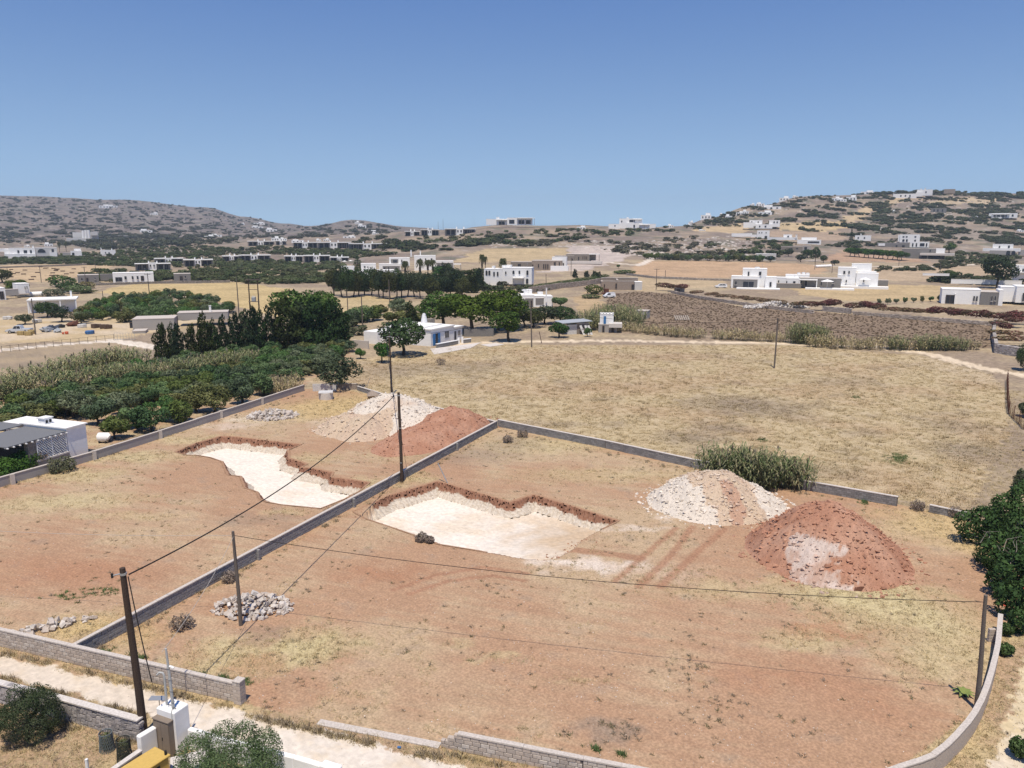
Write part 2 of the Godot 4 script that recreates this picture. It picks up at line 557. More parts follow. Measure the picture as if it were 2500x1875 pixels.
	tussock = GP([[1470, 755], [1490, 720], [1560, 712], [1690, 722], [1800, 748], [2000, 762], [2200, 778], [2425, 795], [2428, 850], [2250, 846], [1900, 828], [1640, 812], [1540, 800]])
	yard = GP([[-200, 840], [0, 838], [290, 830], [430, 800], [560, 770], [560, 745], [300, 760], [180, 778], [0, 775], [-200, 780]])
	left_field = GP([[-300, 1000], [0, 962], [60, 950], [240, 880], [380, 876], [370, 850], [280, 833], [0, 860], [-300, 880]])
	track_line = GP([[1040, 850], [1160, 838], [1300, 834], [1500, 832], [1890, 838], [2120, 848], [2230, 858], [2300, 872], [2360, 890], [2430, 905], [2520, 920]])
	white_lines = [GP([[-100, 862], [0, 855], [130, 842], [280, 832], [330, 838], [390, 850]]), TP([[1990, 648], [2260, 652], [2380, 646]]), TP([[1480, 640], [1560, 648], [1620, 610]])]
	zones = [plot, lane, lane_side, grove, meadow, tussock, yard, left_field]
	for z in zones.size():
		zones[z] = [outline_box(zones[z]).grow(0.5), zones[z]]
	# tracks of the digger: line, half width, colour, strength
	var worn := Color(0.31, 0.165, 0.10)
	for a in [[[[1560, 1432], [1640, 1355], [1690, 1285]], 0.30], [[[1612, 1432], [1700, 1350], [1768, 1292]], 0.30], [[[1500, 1420], [1580, 1350], [1650, 1290]], 0.25], [[[960, 1440], [1060, 1405], [1180, 1385], [1290, 1400]], 0.22], [[[1000, 1450], [1090, 1420], [1200, 1405], [1280, 1418]], 0.22], [[[1380, 1340], [1470, 1350], [1560, 1362]], 0.5]]:
		marks.append([GP(a[0]), a[1], worn, 0.75])
	# patches of dry grass, weeds, dust: centre, half width and half height in the photograph, colour, strength
	var straw := Color(0.47, 0.405, 0.225)
	var gold := Color(0.48, 0.36, 0.175)
	var weed := Color(0.22, 0.175, 0.135)
	var dust := Color(0.62, 0.54, 0.46)
	var red := Color(0.33, 0.155, 0.085)
	for b in [
		[770, 1570, 110, 46, straw, 1.0], [700, 1600, 80, 30, straw, 0.8], [560, 1600, 110, 40, straw, 0.8], [500, 1640, 130, 30, straw, 0.7], [330, 1560, 70, 40, gold, 0.6], [220, 1530, 90, 40, gold, 1.0],
		[2200, 1500, 190, 70, straw, 0.85], [2080, 1450, 200, 36, straw, 0.9], [1960, 1560, 110, 26, straw, 0.55], [2280, 1620, 110, 50, straw, 0.6], [2330, 1560, 80, 70, straw, 0.7], [1750, 1440, 160, 24, straw, 0.5],
		[2290, 1280, 150, 46, gold, 0.8], [2380, 1330, 60, 30, gold, 0.8], [1500, 1160, 260, 20, straw, 0.5], [1330, 1085, 160, 24, straw, 0.7], [1260, 1080, 60, 18, weed, 0.6], [1150, 1110, 120, 26, weed, 0.55], [1010, 1170, 60, 16, straw, 0.7],
		[860, 990, 130, 34, gold, 1.0], [760, 1000, 120, 24, gold, 0.8], [650, 1020, 100, 12, straw, 0.7], [500, 1075, 120, 12, straw, 0.7], [330, 1115, 130, 14, straw, 0.8], [180, 1160, 120, 18, straw, 0.8], [90, 1230, 140, 20, straw, 0.6], [240, 1220, 140, 16, straw, 0.5], [300, 1260, 150, 10, straw, 0.4], [640, 1270, 120, 16, weed, 0.45], [700, 1250, 60, 10, straw, 0.5], [880, 1180, 60, 16, straw, 0.6], [760, 1120, 70, 14, straw, 0.5],
		[980, 1110, 90, 20, straw, 0.35], [1420, 1380, 90, 18, dust, 0.9], [1500, 1380, 120, 14, dust, 0.7], [1600, 1400, 130, 20, Color(0.47, 0.36, 0.26), 0.7], [1360, 1372, 60, 10, dust, 0.9], [1560, 1290, 90, 8, dust, 0.7], [1640, 1265, 50, 8, dust, 0.7], [630, 1020, 90, 10, dust, 0.7], [560, 1040, 80, 8, dust, 0.5], [800, 1030, 60, 10, dust, 0.3],
		[640, 1545, 60, 26, weed, 0.5], [610, 1620, 60, 20, red, 0.5], [760, 1690, 160, 26, red, 0.4], [1010, 1640, 300, 40, Color(0.38, 0.25, 0.16), 0.5], [1500, 1780, 90, 28, weed, 0.75], [1400, 1660, 80, 12, straw, 0.35], [1230, 1610, 70, 12, straw, 0.5], [1100, 1570, 40, 8, straw, 0.4], [2010, 1540, 120, 16, red, 0.6], [1900, 1640, 200, 40, red, 0.45], [2150, 1700, 180, 60, red, 0.35], [60, 1400, 200, 50, red, 0.4], [250, 1400, 160, 40, red, 0.4], [930, 1400, 130, 24, red, 0.55], [560, 1480, 70, 18, red, 0.5],
		[1820, 990, 140, 26, weed, 0.85], [1690, 1070, 90, 18, weed, 0.8], [1760, 1045, 80, 14, weed, 0.7], [2380, 1105, 110, 34, weed, 0.75], [2330, 1040, 90, 22, weed, 0.55], [2050, 930, 90, 14, weed, 0.4], [1120, 900, 130, 16, weed, 0.6], [950, 905, 90, 20, weed, 0.55], [1500, 870, 260, 10, Color(0.35, 0.25, 0.17), 0.6], [1550, 950, 150, 16, Color(0.36, 0.24, 0.15), 0.5], [2000, 1150, 110, 26, weed, 0.35], [1950, 1020, 70, 14, weed, 0.4], [2350, 870, 90, 16, weed, 0.35], [2340, 900, 80, 26, Color(0.50, 0.41, 0.29), 0.7], [2420, 930, 60, 14, Color(0.50, 0.41, 0.29), 0.7]]:
		var c := G(b[0], b[1])
		var sx := absf(G(b[0] + b[2], b[1]).x - c.x)
		var sz := absf(G(b[0], b[1] - b[3]).z - G(b[0], b[1] + b[3]).z) * 0.5
		blots.append([Vector2(c.x, c.z), Vector2(1.0 / sx, 1.0 / sz), b[4], b[5], Rect2(c.x - sx * 1.6, c.z - sz * 1.6, sx * 3.2, sz * 3.2)])
	# fields farther off
	for f in [
		[[[0, 648], [120, 645], [290, 640], [250, 665], [100, 690], [0, 672]], Color(0.47, 0.35, 0.21)],
		[[[230, 710], [330, 694], [560, 690], [620, 695], [700, 705], [700, 780], [560, 745], [430, 720], [300, 725]], Color(0.47, 0.36, 0.18)],
		[[[800, 735], [860, 722], [1000, 735], [960, 760], [850, 775], [800, 770]], Color(0.46, 0.36, 0.20)],
		[[[1560, 640], [1620, 636], [1850, 640], [2020, 648], [2010, 668], [1850, 676], [1680, 680], [1540, 672]], Color(0.45, 0.31, 0.19)],
		[[[1490, 676], [1700, 682], [1780, 680], [1760, 700], [1560, 712], [1480, 700]], Color(0.44, 0.34, 0.21)],
		[[[2120, 655], [2380, 650], [2460, 660], [2300, 690], [2140, 684]], Color(0.42, 0.32, 0.21)],
		[[[1930, 700], [2100, 690], [2200, 694], [2320, 700], [2310, 735], [2080, 735], [1960, 722]], Color(0.45, 0.34, 0.19)],
		[[[1310, 665], [1400, 640], [1530, 630], [1560, 600], [1390, 602], [1480, 640], [1440, 660]], Color(0.47, 0.40, 0.34)],
		[[[1380, 600], [1480, 602], [1560, 612], [1500, 640], [1430, 660], [1400, 630]], Color(0.47, 0.40, 0.35)],
		[[[1090, 640], [1180, 606], [1390, 604], [1380, 632], [1200, 640]], Color(0.44, 0.34, 0.20)],
		[[[1400, 740], [1440, 700], [1490, 700], [1480, 760], [1420, 770]], Color(0.42, 0.31, 0.18)],
		[[[1700, 555], [1810, 545], [1830, 562], [1790, 572], [1690, 566]], Color(0.46, 0.35, 0.21)],
		[[[1900, 545], [2060, 540], [2075, 556], [2000, 566], [1900, 562]], Color(0.47, 0.36, 0.21)],
		[[[1880, 566], [2060, 566], [2070, 584], [1990, 588], [1880, 576]], Color(0.36, 0.27, 0.19)],
		[[[2120, 500], [2190, 480], [2230, 486], [2120, 520], [2080, 545], [2060, 530]], Color(0.44, 0.34, 0.21)],
		[[[2330, 480], [2430, 488], [2420, 500], [2250, 500]], Color(0.44, 0.35, 0.23)],
		[[[2060, 612], [2140, 618], [2280, 640], [2180, 640], [2060, 640], [2000, 636]], Color(0.40, 0.27, 0.18)],
		[[[2150, 580], [2400, 585], [2390, 560], [2250, 545], [2160, 556]], Color(0.27, 0.225, 0.18)]]:
		var o := TP(f[0])
		fields.append([outline_box(o), o, f[1]])

func seg_dist(p: Vector2, line: PackedVector2Array) -> float:
	var best := 1e9
	for k in line.size() - 1:
		var q := Geometry2D.get_closest_point_to_segment(p, line[k], line[k + 1])
		best = minf(best, p.distance_to(q))
	return best

func edge_dist(p: Vector2, o: PackedVector2Array) -> float:      # inside is positive
	var best := 1e9
	for k in o.size():
		var q := Geometry2D.get_closest_point_to_segment(p, o[k], o[(k + 1) % o.size()])
		best = minf(best, p.distance_to(q))
	return best if Geometry2D.is_point_in_polygon(p, o) else -best

func pit_inside(x: float, z: float) -> float:
	var p := Vector2(x, z)
	if pit_a_box.has_point(p):
		return edge_dist(p, pit_a)
	if pit_b_box.has_point(p):
		return edge_dist(p, pit_b)
	return -9.0

func base_height(x: float, z: float) -> float:
	var d := -z
	if d <= PROF_D0:
		return 0.0
	var px := 1250.0 + 1958.0 * x / d
	var j := 0
	while j < prof_cols.size() - 2 and px > prof_cols[j + 1]:
		j += 1
	var t := clampf((px - prof_cols[j]) / (prof_cols[j + 1] - prof_cols[j]), 0.0, 1.0)
	t = t * t * (3.0 - 2.0 * t)
	var k := log(d / PROF_D0) / log(PROF_D1 / PROF_D0) * (PROF_STEPS - 1)
	k = clampf(k, 0.0, PROF_STEPS - 1.001)
	var i := int(k)
	var f := k - i
	var h := lerpf(lerpf(prof[j][i], prof[j][i + 1], f), lerpf(prof[j + 1][i], prof[j + 1][i + 1], f), t)
	return h + n_hill.get_noise_2d(x, z) * clampf((d - 330.0) * 0.006, 0.0, 3.2)

func height(x: float, z: float) -> float:
	var h := base_height(x, z)
	if z > -150.0:
		h += n_mid.get_noise_2d(x, z) * 0.035 + n_fine.get_noise_2d(x, z) * 0.018
		var e := pit_inside(x, z)
		if e > -0.4:
			h += -1.14 * clampf((e + 0.05) / 0.17, 0.0, 1.0) - 0.02 * n_mid.get_noise_2d(x * 2.0, z * 2.0)
			# the way out of the second pit
			var r := ramp_at
			var ramp := 1.0 - clampf(Vector2(x - r.x, z - r.z).length() / 9.0, 0.0, 1.0)
			if ramp > 0.0 and h < 0.0:
				h *= 1.0 - ramp
	return h

const PLOT := 0
const LANE := 1
const SIDE := 2
const GROVE := 3
const MEADOW := 4
const TUSSOCK := 5
const YARD := 6
const LEFTF := 7
const PIT := 8
const TRACK := 9
const FARM := 10
const HILL := 11
const VERGE := 12

func kind_of_ground(x: float, z: float) -> int:
	var d := -z
	if d < 330.0:
		var p := Vector2(x, z)
		var q := p + Vector2(n_mid.get_noise_2d(x * 2.0, z * 2.0) + n_fine.get_noise_2d(x, z) * 0.5, n_mid.get_noise_2d(x * 2.0 + 91.0, z * 2.0)) * (0.45 if d < 70.0 else 1.2)
		for k in 8:
			if zones[k][0].has_point(p) and Geometry2D.is_point_in_polygon(p if k == 0 else q, zones[k][1]):
				if k == PLOT and pit_inside(x, z) > 0.05:
					return PIT
				if k == MEADOW and seg_dist(q, track_line) < 1.6:
					return TRACK
				return k
		if d > 100.0 and d < 190.0 and x > -12.0 and seg_dist(q, track_line) < 1.6:
			return TRACK
		return VERGE if d < 60.0 else FARM
	return FARM if d < 520.0 else HILL

func straw_at(x: float, z: float) -> float:
	return clampf(0.42 + 1.15 * n_big.get_noise_2d(x, z) + 0.55 * n_mid.get_noise_2d(x, z), 0.0, 1.0)

func ground_color(x: float, z: float, y: float, kind: int) -> Color:
	var a := n_big.get_noise_2d(x, z)
	var b := n_mid.get_noise_2d(x, z)
	var f := n_fine.get_noise_2d(x, z)
	var p := Vector2(x, z)
	var c := Color(0.4, 0.3, 0.2)
	match kind:
		PLOT:
			var streak := n_mid.get_noise_2d(x * 0.22 + z * 0.10, z * 2.2 - x * 0.7) + 0.4 * n_fine.get_noise_2d(x * 0.2 + z * 0.1, z * 1.3 - x * 0.4)
			c = Color(0.365, 0.23, 0.143).lerp(Color(0.40, 0.282, 0.18), clampf(0.45 + a * 1.7 + streak * 0.8, 0.0, 1.0))
			c = c.lerp(Color(0.425, 0.325, 0.205), clampf(straw_at(x, z) * 1.3 - 0.72 + streak * 0.2, 0.0, 0.5))
			c = c.lerp(Color(0.25, 0.19, 0.14), clampf(b * 1.4 - 0.45, 0.0, 0.45))
		LANE:
			c = Color(0.49, 0.415, 0.325).lerp(Color(0.55, 0.495, 0.425), clampf((x + 24.0) / 12.0 + a, 0.0, 1.0))
			c = c.lerp(Color(0.43, 0.35, 0.25), clampf(b * 1.3 + f * 0.5 - 0.2, 0.0, 0.6))
		SIDE:
			c = Color(0.52, 0.45, 0.35).lerp(Color(0.47, 0.385, 0.24), clampf(0.2 + b * 1.4 + a, 0.0, 1.0))
		GROVE:
			c = Color(0.37, 0.245, 0.16).lerp(Color(0.40, 0.32, 0.20), clampf(0.4 + b * 1.2, 0.0, 1.0))
		MEADOW:
			c = Color(0.435, 0.35, 0.215).lerp(Color(0.405, 0.305, 0.19), clampf(0.3 + a * 1.7 + b * 0.7, 0.0, 1.0))
			c = c.lerp(Color(0.26, 0.205, 0.15), clampf(n_big.get_noise_2d(x * 1.7 + 300.0, z * 1.7) * 1.6 - 0.35 + b * 0.5, 0.0, 0.5))
			c = c.lerp(Color(0.475, 0.39, 0.255), clampf(b * 1.3 - 0.1, 0.0, 0.5))
		TUSSOCK:
			c = Color(0.19, 0.138, 0.094).lerp(Color(0.235, 0.175, 0.118), clampf(0.35 + b * 1.2 + a, 0.0, 1.0))
		YARD:
			c = Color(0.50, 0.41, 0.29).lerp(Color(0.44, 0.34, 0.20), clampf(0.5 + a * 2.0, 0.0, 1.0))
		LEFTF:
			c = Color(0.34, 0.265, 0.175).lerp(Color(0.25, 0.20, 0.145), clampf(0.4 + a * 1.4 + b * 0.8, 0.0, 1.0))
		PIT:
			c = Color(0.62, 0.565, 0.49).lerp(Color(0.55, 0.47, 0.37), clampf(a * 2.4 + b * 0.8 + n_mid.get_noise_2d(x * 0.25 + z * 0.2, z * 2.0 - x) * 0.6 - 0.1, 0.0, 0.9))
			c = c.lerp(Color(0.45, 0.345, 0.235), clampf(1.25 - Vector2(x - ramp_at.x - 2.0, z - ramp_at.z + 5.0).length() / 7.5 + b * 0.5, 0.0, 1.0))
		TRACK:
			c = Color(0.50, 0.405, 0.285).lerp(Color(0.56, 0.47, 0.35), clampf(0.5 + b, 0.0, 1.0))
		VERGE:
			c = Color(0.44, 0.345, 0.20).lerp(Color(0.36, 0.255, 0.165), clampf(0.4 + a * 1.5 + b, 0.0, 1.0))
		FARM:
			c = Color(0.37, 0.295, 0.19).lerp(Color(0.27, 0.21, 0.15), clampf(0.5 + a * 1.4 + n_hill.get_noise_2d(x * 2.0, z * 2.0), 0.0, 1.0))
		HILL:
			var s := n_hill.get_noise_2d(x * 2.6 + 40.0, z * 2.6)
			c = Color(0.20, 0.16, 0.13).lerp(Color(0.31, 0.245, 0.175), clampf(0.35 + s * 1.9, 0.0, 1.0))
			if z < -1250.0:
				c = Color(0.135, 0.112, 0.098).lerp(Color(0.235, 0.19, 0.155), clampf(0.4 + s * 1.9, 0.0, 1.0))
			c = c.lerp(Color(0.38, 0.34, 0.30), clampf(n_big.get_noise_2d(x * 0.8, z * 0.8) * 2.2 - 0.75, 0.0, 0.8))
			c = c.lerp(Color(0.12, 0.125, 0.085), clampf(n_big.get_noise_2d(x * 0.5 + 500.0, z * 0.5) * 2.4 - 0.35, 0.0, 0.7))
	if kind == PLOT or kind == MEADOW:
		var w := p + Vector2(b, n_mid.get_noise_2d(x - 50.0, z)) * 1.6
		for q in blots:
			if q[4].has_point(p):
				var r: float = ((w - q[0]) * q[1]).length() + f * 0.25
				c = c.lerp(q[2], clampf(1.35 - r, 0.0, 1.0) * q[3] * (0.8 + 0.3 * f))
		if kind == PLOT and z > -72.0:
			for q in marks:
				if x > 0.0 or q[0][0].x < 0.0:
					var dist := seg_dist(p, q[0]) + f * 0.12
					c = c.lerp(q[2], clampf((q[1] - dist) / 0.2 + 0.5, 0.0, 1.0) * q[3])
		if kind == PLOT:
			# red soil over pale rock in the cut faces of the pits
			var e := pit_inside(x, z)
			if e > -0.35 and Vector2(x - ramp_at.x, z - ramp_at.z).length() > 5.0:
				c = c.lerp(Color(0.30, 0.165, 0.105), clampf((e + 0.25 + 0.3 * f) * 4.0, 0.0, 0.85))
	if kind == PIT:
		var e2 := pit_inside(x, z) + 0.14 * f + 0.2 * b
		var out := Vector2(x - ramp_at.x, z - ramp_at.z).length()
		if e2 < 1.3 + b and out > 7.0:
			c = c.lerp(Color(0.50, 0.43, 0.35), clampf(1.3 + b - e2, 0.0, 0.7) * clampf(0.5 + f * 1.5, 0.0, 1.0))
	if kind == FARM or kind == HILL:
		for q in fields:
			if q[0].has_point(p):
				var w2 := p + Vector2(n_hill.get_noise_2d(x * 6.0, z * 6.0), n_hill.get_noise_2d(x * 6.0, z * 6.0 + 77.0)) * 6.0
				if Geometry2D.is_point_in_polygon(w2, q[1]):
					var row := n_mid.get_noise_2d(x * 0.05, z * 0.6)
					c = q[2].lerp(q[2] * 0.8, clampf(0.35 + a + row, 0.0, 1.0))
		if -z < 800.0:
			for l in white_lines:
				if seg_dist(p, l) < (1.6 if -z < 300.0 else 2.4):
					c = Color(0.60, 0.53, 0.44)
	elif kind == YARD or kind == LEFTF:
		if seg_dist(p, white_lines[0]) < 2.0 + b:
			c = Color(0.64, 0.58, 0.49)
	var g := 1.0 + 0.16 * f + 0.08 * b
	return Color(c.r * g, c.g * g, c.b * g)

func build_terrain() -> void:
	var zs := PackedFloat32Array()
	var d := 9.0
	while d < 3550.0:
		zs.append(-d)
		if d < 27.0:
			d *= 1.03
		elif d < 44.0:
			d *= 1.005
		elif d < 90.0:
			d *= 1.0034
		elif d < 130.0:
			d *= 1.006
		elif d < 330.0:
			d *= 1.010
		else:
			d *= 1.012
	var us := PackedFloat32Array()
	var u := -1.15
	while u < 1.1501:
		us.append(u)
		u += 0.0031 if absf(u + 0.001) < 0.70 else 0.018
	var nx := us.size()
	var nz := zs.size()
	var pos := PackedVector3Array()
	pos.resize(nx * nz)
	for r in nz:
		var z := zs[r]
		for k in nx:
			var x := us[k] * (-z + 6.0)
			pos[r * nx + k] = Vector3(x, height(x, z), z)
	var kinds := PackedByteArray()
	kinds.resize(nx * nz)
	var cols := PackedColorArray()
	cols.resize(nx * nz)
	var nor := PackedVector3Array()
	nor.resize(nx * nz)
	for r in nz:
		for k in nx:
			var j := r * nx + k
			var p := pos[j]
			var kd := kind_of_ground(p.x, p.z)
			kinds[j] = kd
			cols[j] = ground_color(p.x, p.z, p.y, kd) * 1.35
			cols[j].a = 1.0
			var dx := pos[r * nx + mini(k + 1, nx - 1)] - pos[r * nx + maxi(k - 1, 0)]
			var dz := pos[mini(r + 1, nz - 1) * nx + k] - pos[maxi(r - 1, 0) * nx + k]
			var nn := dx.cross(dz).normalized()
			nor[j] = nn if nn.y > 0.0 else -nn
	var names := ["plot_ground", "gravel_lane", "side_lane", "grove_ground", "meadow_ground", "fallow_field", "farmyard_ground", "brown_field", "excavation_ground", "farm_track", "farmland_ground", "hill_terrain", "verge_ground"]
	for kd in names.size():
		var remap := PackedInt32Array()
		remap.resize(nx * nz)
		remap.fill(-1)
		var v := PackedVector3Array()
		var n := PackedVector3Array()
		var c := PackedColorArray()
		var ix := PackedInt32Array()
		for r in nz - 1:
			for k in nx - 1:
				var j := r * nx + k
				if kinds[j] != kd:
					continue
				for o in [j, j + nx, j + 1, j + 1, j + nx, j + nx + 1]:
					if remap[o] < 0:
						remap[o] = v.size()
						v.append(pos[o])
						n.append(nor[o])
						c.append(cols[o])
					ix.append(remap[o])
		if v.is_empty():
			continue
		var arr := []
		arr.resize(Mesh.ARRAY_MAX)
		arr[Mesh.ARRAY_VERTEX] = v
		arr[Mesh.ARRAY_NORMAL] = n
		arr[Mesh.ARRAY_COLOR] = c
		arr[Mesh.ARRAY_INDEX] = ix
		var m := ArrayMesh.new()
		m.add_surface_from_arrays(Mesh.PRIMITIVE_TRIANGLES, arr)
		struct(names[kd], m, M.far_ground if kd == HILL or kd == FARM else (M.lane if kd == LANE or kd == PIT or kd == SIDE or kd == TRACK else M.ground))

# The cut faces of the pits: a crumbling lip of red soil, then a rough slope of pale rock down to the floor.
func build_pit_faces() -> void:
	for o in [pit_a, pit_b]:
		var pts := []
		var turn := 0.0
		for k in o.size():
			turn += o[k].cross(o[(k + 1) % o.size()])
			var n := int(o[k].distance_to(o[(k + 1) % o.size()]) / 0.11) + 1
			for j in n:
				pts.append(o[k].lerp(o[(k + 1) % o.size()], j / float(n)))
		var cnt := pts.size()
		var prof_e := [-0.22, -0.05, 0.02, 0.06, 0.10, 0.15, 0.20, 0.27, 0.34, 0.42, 0.51, 0.61, 0.72, 0.85, 1.0]
		var prof_y := [0.03, 0.02, -0.04, -0.15, -0.28, -0.40, -0.52, -0.60, -0.67, -0.75, -0.83, -0.91, -0.99, -1.08, -1.22]
		var rows := prof_e.size()
		var v := []
		var m := MB.new()
		for k in cnt:
			var a: Vector2 = pts[(k + cnt - 5) % cnt]
			var b: Vector2 = pts[(k + 5) % cnt]
			var t := (b - a).normalized()
			var inward := Vector2(-t.y, t.x) * signf(turn)
			var p: Vector2 = pts[k]
			var flute := 0.03 * sin(k * 1.3) + 0.16 * n_fine.get_noise_2d(p.x * 2.2, p.y * 2.2) + 0.22 * n_mid.get_noise_2d(p.x * 1.5, p.y * 1.5)
			var ramp := clampf((p.distance_to(Vector2(ramp_at.x, ramp_at.z)) - 3.0) / 6.0, 0.0, 1.0)
			for r in rows:
				var jag := n_fine.get_noise_3d(p.x * 3.0, prof_y[r] * 5.0, p.y * 3.0)
				var e: float = prof_e[r] + (flute * (0.5 + absf(prof_y[r])) + 0.09 * jag if r > 1 and r < rows - 1 else 0.0)
				var q := p + inward * e
				v.append(Vector3(q.x, (prof_y[r] + (0.06 * jag if r > 2 and r < rows - 1 else 0.0)) * lerpf(ramp, 1.0, 0.5), q.y))
				var edge := -0.60 + 0.22 * n_mid.get_noise_2d(p.x * 1.3, p.y * 1.3) + 0.10 * jag
				var c := Color(0.20, 0.096, 0.06).lerp(Color(0.33, 0.18, 0.118), clampf(0.5 + jag * 1.3, 0.0, 1.0))
				if r < 2:
					c = Color(0.35, 0.215, 0.135)
				elif prof_y[r] < edge:
					c = Color(0.58, 0.52, 0.44).lerp(Color(0.40, 0.33, 0.25), clampf(0.3 + jag * 1.5, 0.0, 1.0))
				m.c.append(Color(c.r * 1.3, c.g * 1.3, c.b * 1.3))
		for k in cnt:
			for r in rows:
				var dx: Vector3 = v[((k + 1) % cnt) * rows + r] - v[((k + cnt - 1) % cnt) * rows + r]
				var dy: Vector3 = v[k * rows + mini(r + 1, rows - 1)] - v[k * rows + maxi(r - 1, 0)]
				var n := dx.cross(dy).normalized()
				m.v.append(v[k * rows + r])
				m.n.append(n if n.y > 0.0 else -n)
		for k in cnt:
			var k2 := (k + 1) % cnt
			if pts[k].distance_to(Vector2(ramp_at.x, ramp_at.z)) < 6.2:
				continue
			for r in rows - 1:
				var ids := [k * rows + r, k2 * rows + r, k2 * rows + r + 1, k * rows + r + 1]
				var flip: bool = (v[ids[1]] - v[ids[0]]).cross(v[ids[3]] - v[ids[0]]).y > 0.0
				if flip:
					m.i.append_array(PackedInt32Array([ids[0], ids[2], ids[1], ids[0], ids[3], ids[2]]))
				else:
					m.i.append_array(PackedInt32Array([ids[0], ids[1], ids[2], ids[0], ids[2], ids[3]]))
		struct("excavation_bank", m.mesh(true), M.heap)

# ---------------------------------------------------------------- walls of the two plots
func stretch(a: Vector3, b: Vector3) -> Basis:       # x runs from a to b, z to the side
	var x := Vector3(b.x - a.x, 0, b.z - a.z).normalized()
	return Basis(x, Vector3.UP, x.cross(Vector3.UP))

func ensure_block_meshes() -> void:
	if P.has("block"):
		return
	for e in [["block", 0.378], ["half_block", 0.178]]:
		var m := MB.new()
		m.chamfer(Vector3.ZERO, Vector3(e[1], 0.178, 0.2), 0.01)
		P[e[0]] = m.mesh()

func block_wall(n: String, label: String, line: Array, courses: int, most: int, mats: Array, coping: Material, step_end := false, joined := false) -> Node3D:
	ensure_block_meshes()
	var t := thing(n, label, "wall", line[0])
	var pieces := []
	var far := MB.new()
	for s in line.size() - 1:
		var a: Vector3 = line[s]
		var b: Vector3 = line[s + 1]
		var ln := Vector2(b.x - a.x, b.z - a.z).length()
		var bs := stretch(a, b)
		var mid: Vector3 = (a + b) * 0.5 - line[0]
		mid.y = 0.0
		var cut := 0.8 if step_end and s == 0 else 0.0
		part(t, "mortar", box_mesh(Vector3(ln - 0.04 - cut, courses * 0.2 + 0.15, 0.15)), M.mortar, Transform3D(bs, mid + bs.x * cut * 0.5 + Vector3(0, courses * 0.1 - 0.09, 0)))
		for k in courses:
			var x := 0.0
			if step_end and s == 0:
				x = maxf(0.0, (k - 1) * 0.32)
			if k % 2 == 1 and x == 0.0:
				pieces.append([a + bs.x * 0.1 + Vector3(0, 0.1 + k * 0.2, 0), bs, "half_block"])
				x = 0.2
			while x < ln - 0.15:
				if ln - x < 0.4:
					pieces.append([a + bs.x * (x + 0.1) + Vector3(0, 0.1 + k * 0.2, 0), bs, "half_block"])
				else:
					pieces.append([a + bs.x * (x + 0.2) + Vector3(0, 0.1 + k * 0.2, 0), bs, "block"])
				x += 0.4
		if coping != null:
			var x0 := cut
			while x0 < ln - 0.05:
				var l := minf(2.4 + rng.randf() * 0.8, ln - x0)
				part(t, "coping", box_mesh(Vector3(l - 0.012, 0.07, 0.25)), coping, Transform3D(bs, a - line[0] + bs.x * (x0 + l * 0.5) + Vector3(0, courses * 0.2 + 0.036 + rng.randf() * 0.012, 0)))
				x0 += l
	if not joined:
		pieces.sort_custom(func(p, q): return Vector2(p[0].x, p[0].z).length_squared() < Vector2(q[0].x, q[0].z).length_squared())
	for k in pieces.size():
		var q: Array = pieces[k]
		var p: Vector3 = q[0] - line[0] + q[1].z * rng.randf_range(-0.007, 0.007)
		var bb: Basis = q[1].rotated(Vector3.UP, rng.randf_range(-0.012, 0.012))
		if k < most and not joined:
			part(t, "block", P[q[2]], mats[rng.randi() % mats.size()], Transform3D(bb, p))
		else:
			far.tint = Color(1, 1, 1) * rng.randf_range(0.68, 1.05)
			far.tint.a = 1.0
			far.box(p, Vector3(0.376 if q[2] == "block" else 0.176, 0.176, 0.2), bb)
	if far.v.size() > 0:
		var fm: StandardMaterial3D = mats[0].duplicate()
		fm.vertex_color_use_as_albedo = true
		var o := part(t, "blocks", far.mesh(true), fm)
		o.set_meta("kind", "stuff")
	return t

func plain_wall(n: String, label: String, line: Array, h: float, thick: float, m: Material, cm: Material, cat := "wall", seg := 3.0) -> Node3D:
	var t := thing(n, label, cat, line[0])
	for s in line.size() - 1:
		var a: Vector3 = line[s]
		var b: Vector3 = line[s + 1]
		var ln := Vector2(b.x - a.x, b.z - a.z).length()
		var bs := stretch(a, b)
		var cnt := maxi(1, roundi(ln / seg))
		for k in cnt:
			var l := ln / cnt
			var at: Vector3 = a - line[0] + bs.x * (k + 0.5) * l
			at.y = (b.y - a.y) * (k + 0.5) / cnt + a.y - line[0].y
			var dh := rng.randf_range(-0.012, 0.012)
			part(t, "panel", box_mesh(Vector3(l + 0.004, h + 0.5, thick)), m, Transform3D(bs, at + Vector3(0, h * 0.5 - 0.25 + dh, 0) + bs.z * rng.randf_range(-0.006, 0.006)))
			if cm != null:
				part(t, "coping", box_mesh(Vector3(l - 0.01 + thick * 0.2, 0.06, thick + 0.06)), cm, Transform3D(bs, at + Vector3(0, h + 0.031 + dh, 0)))
	return t

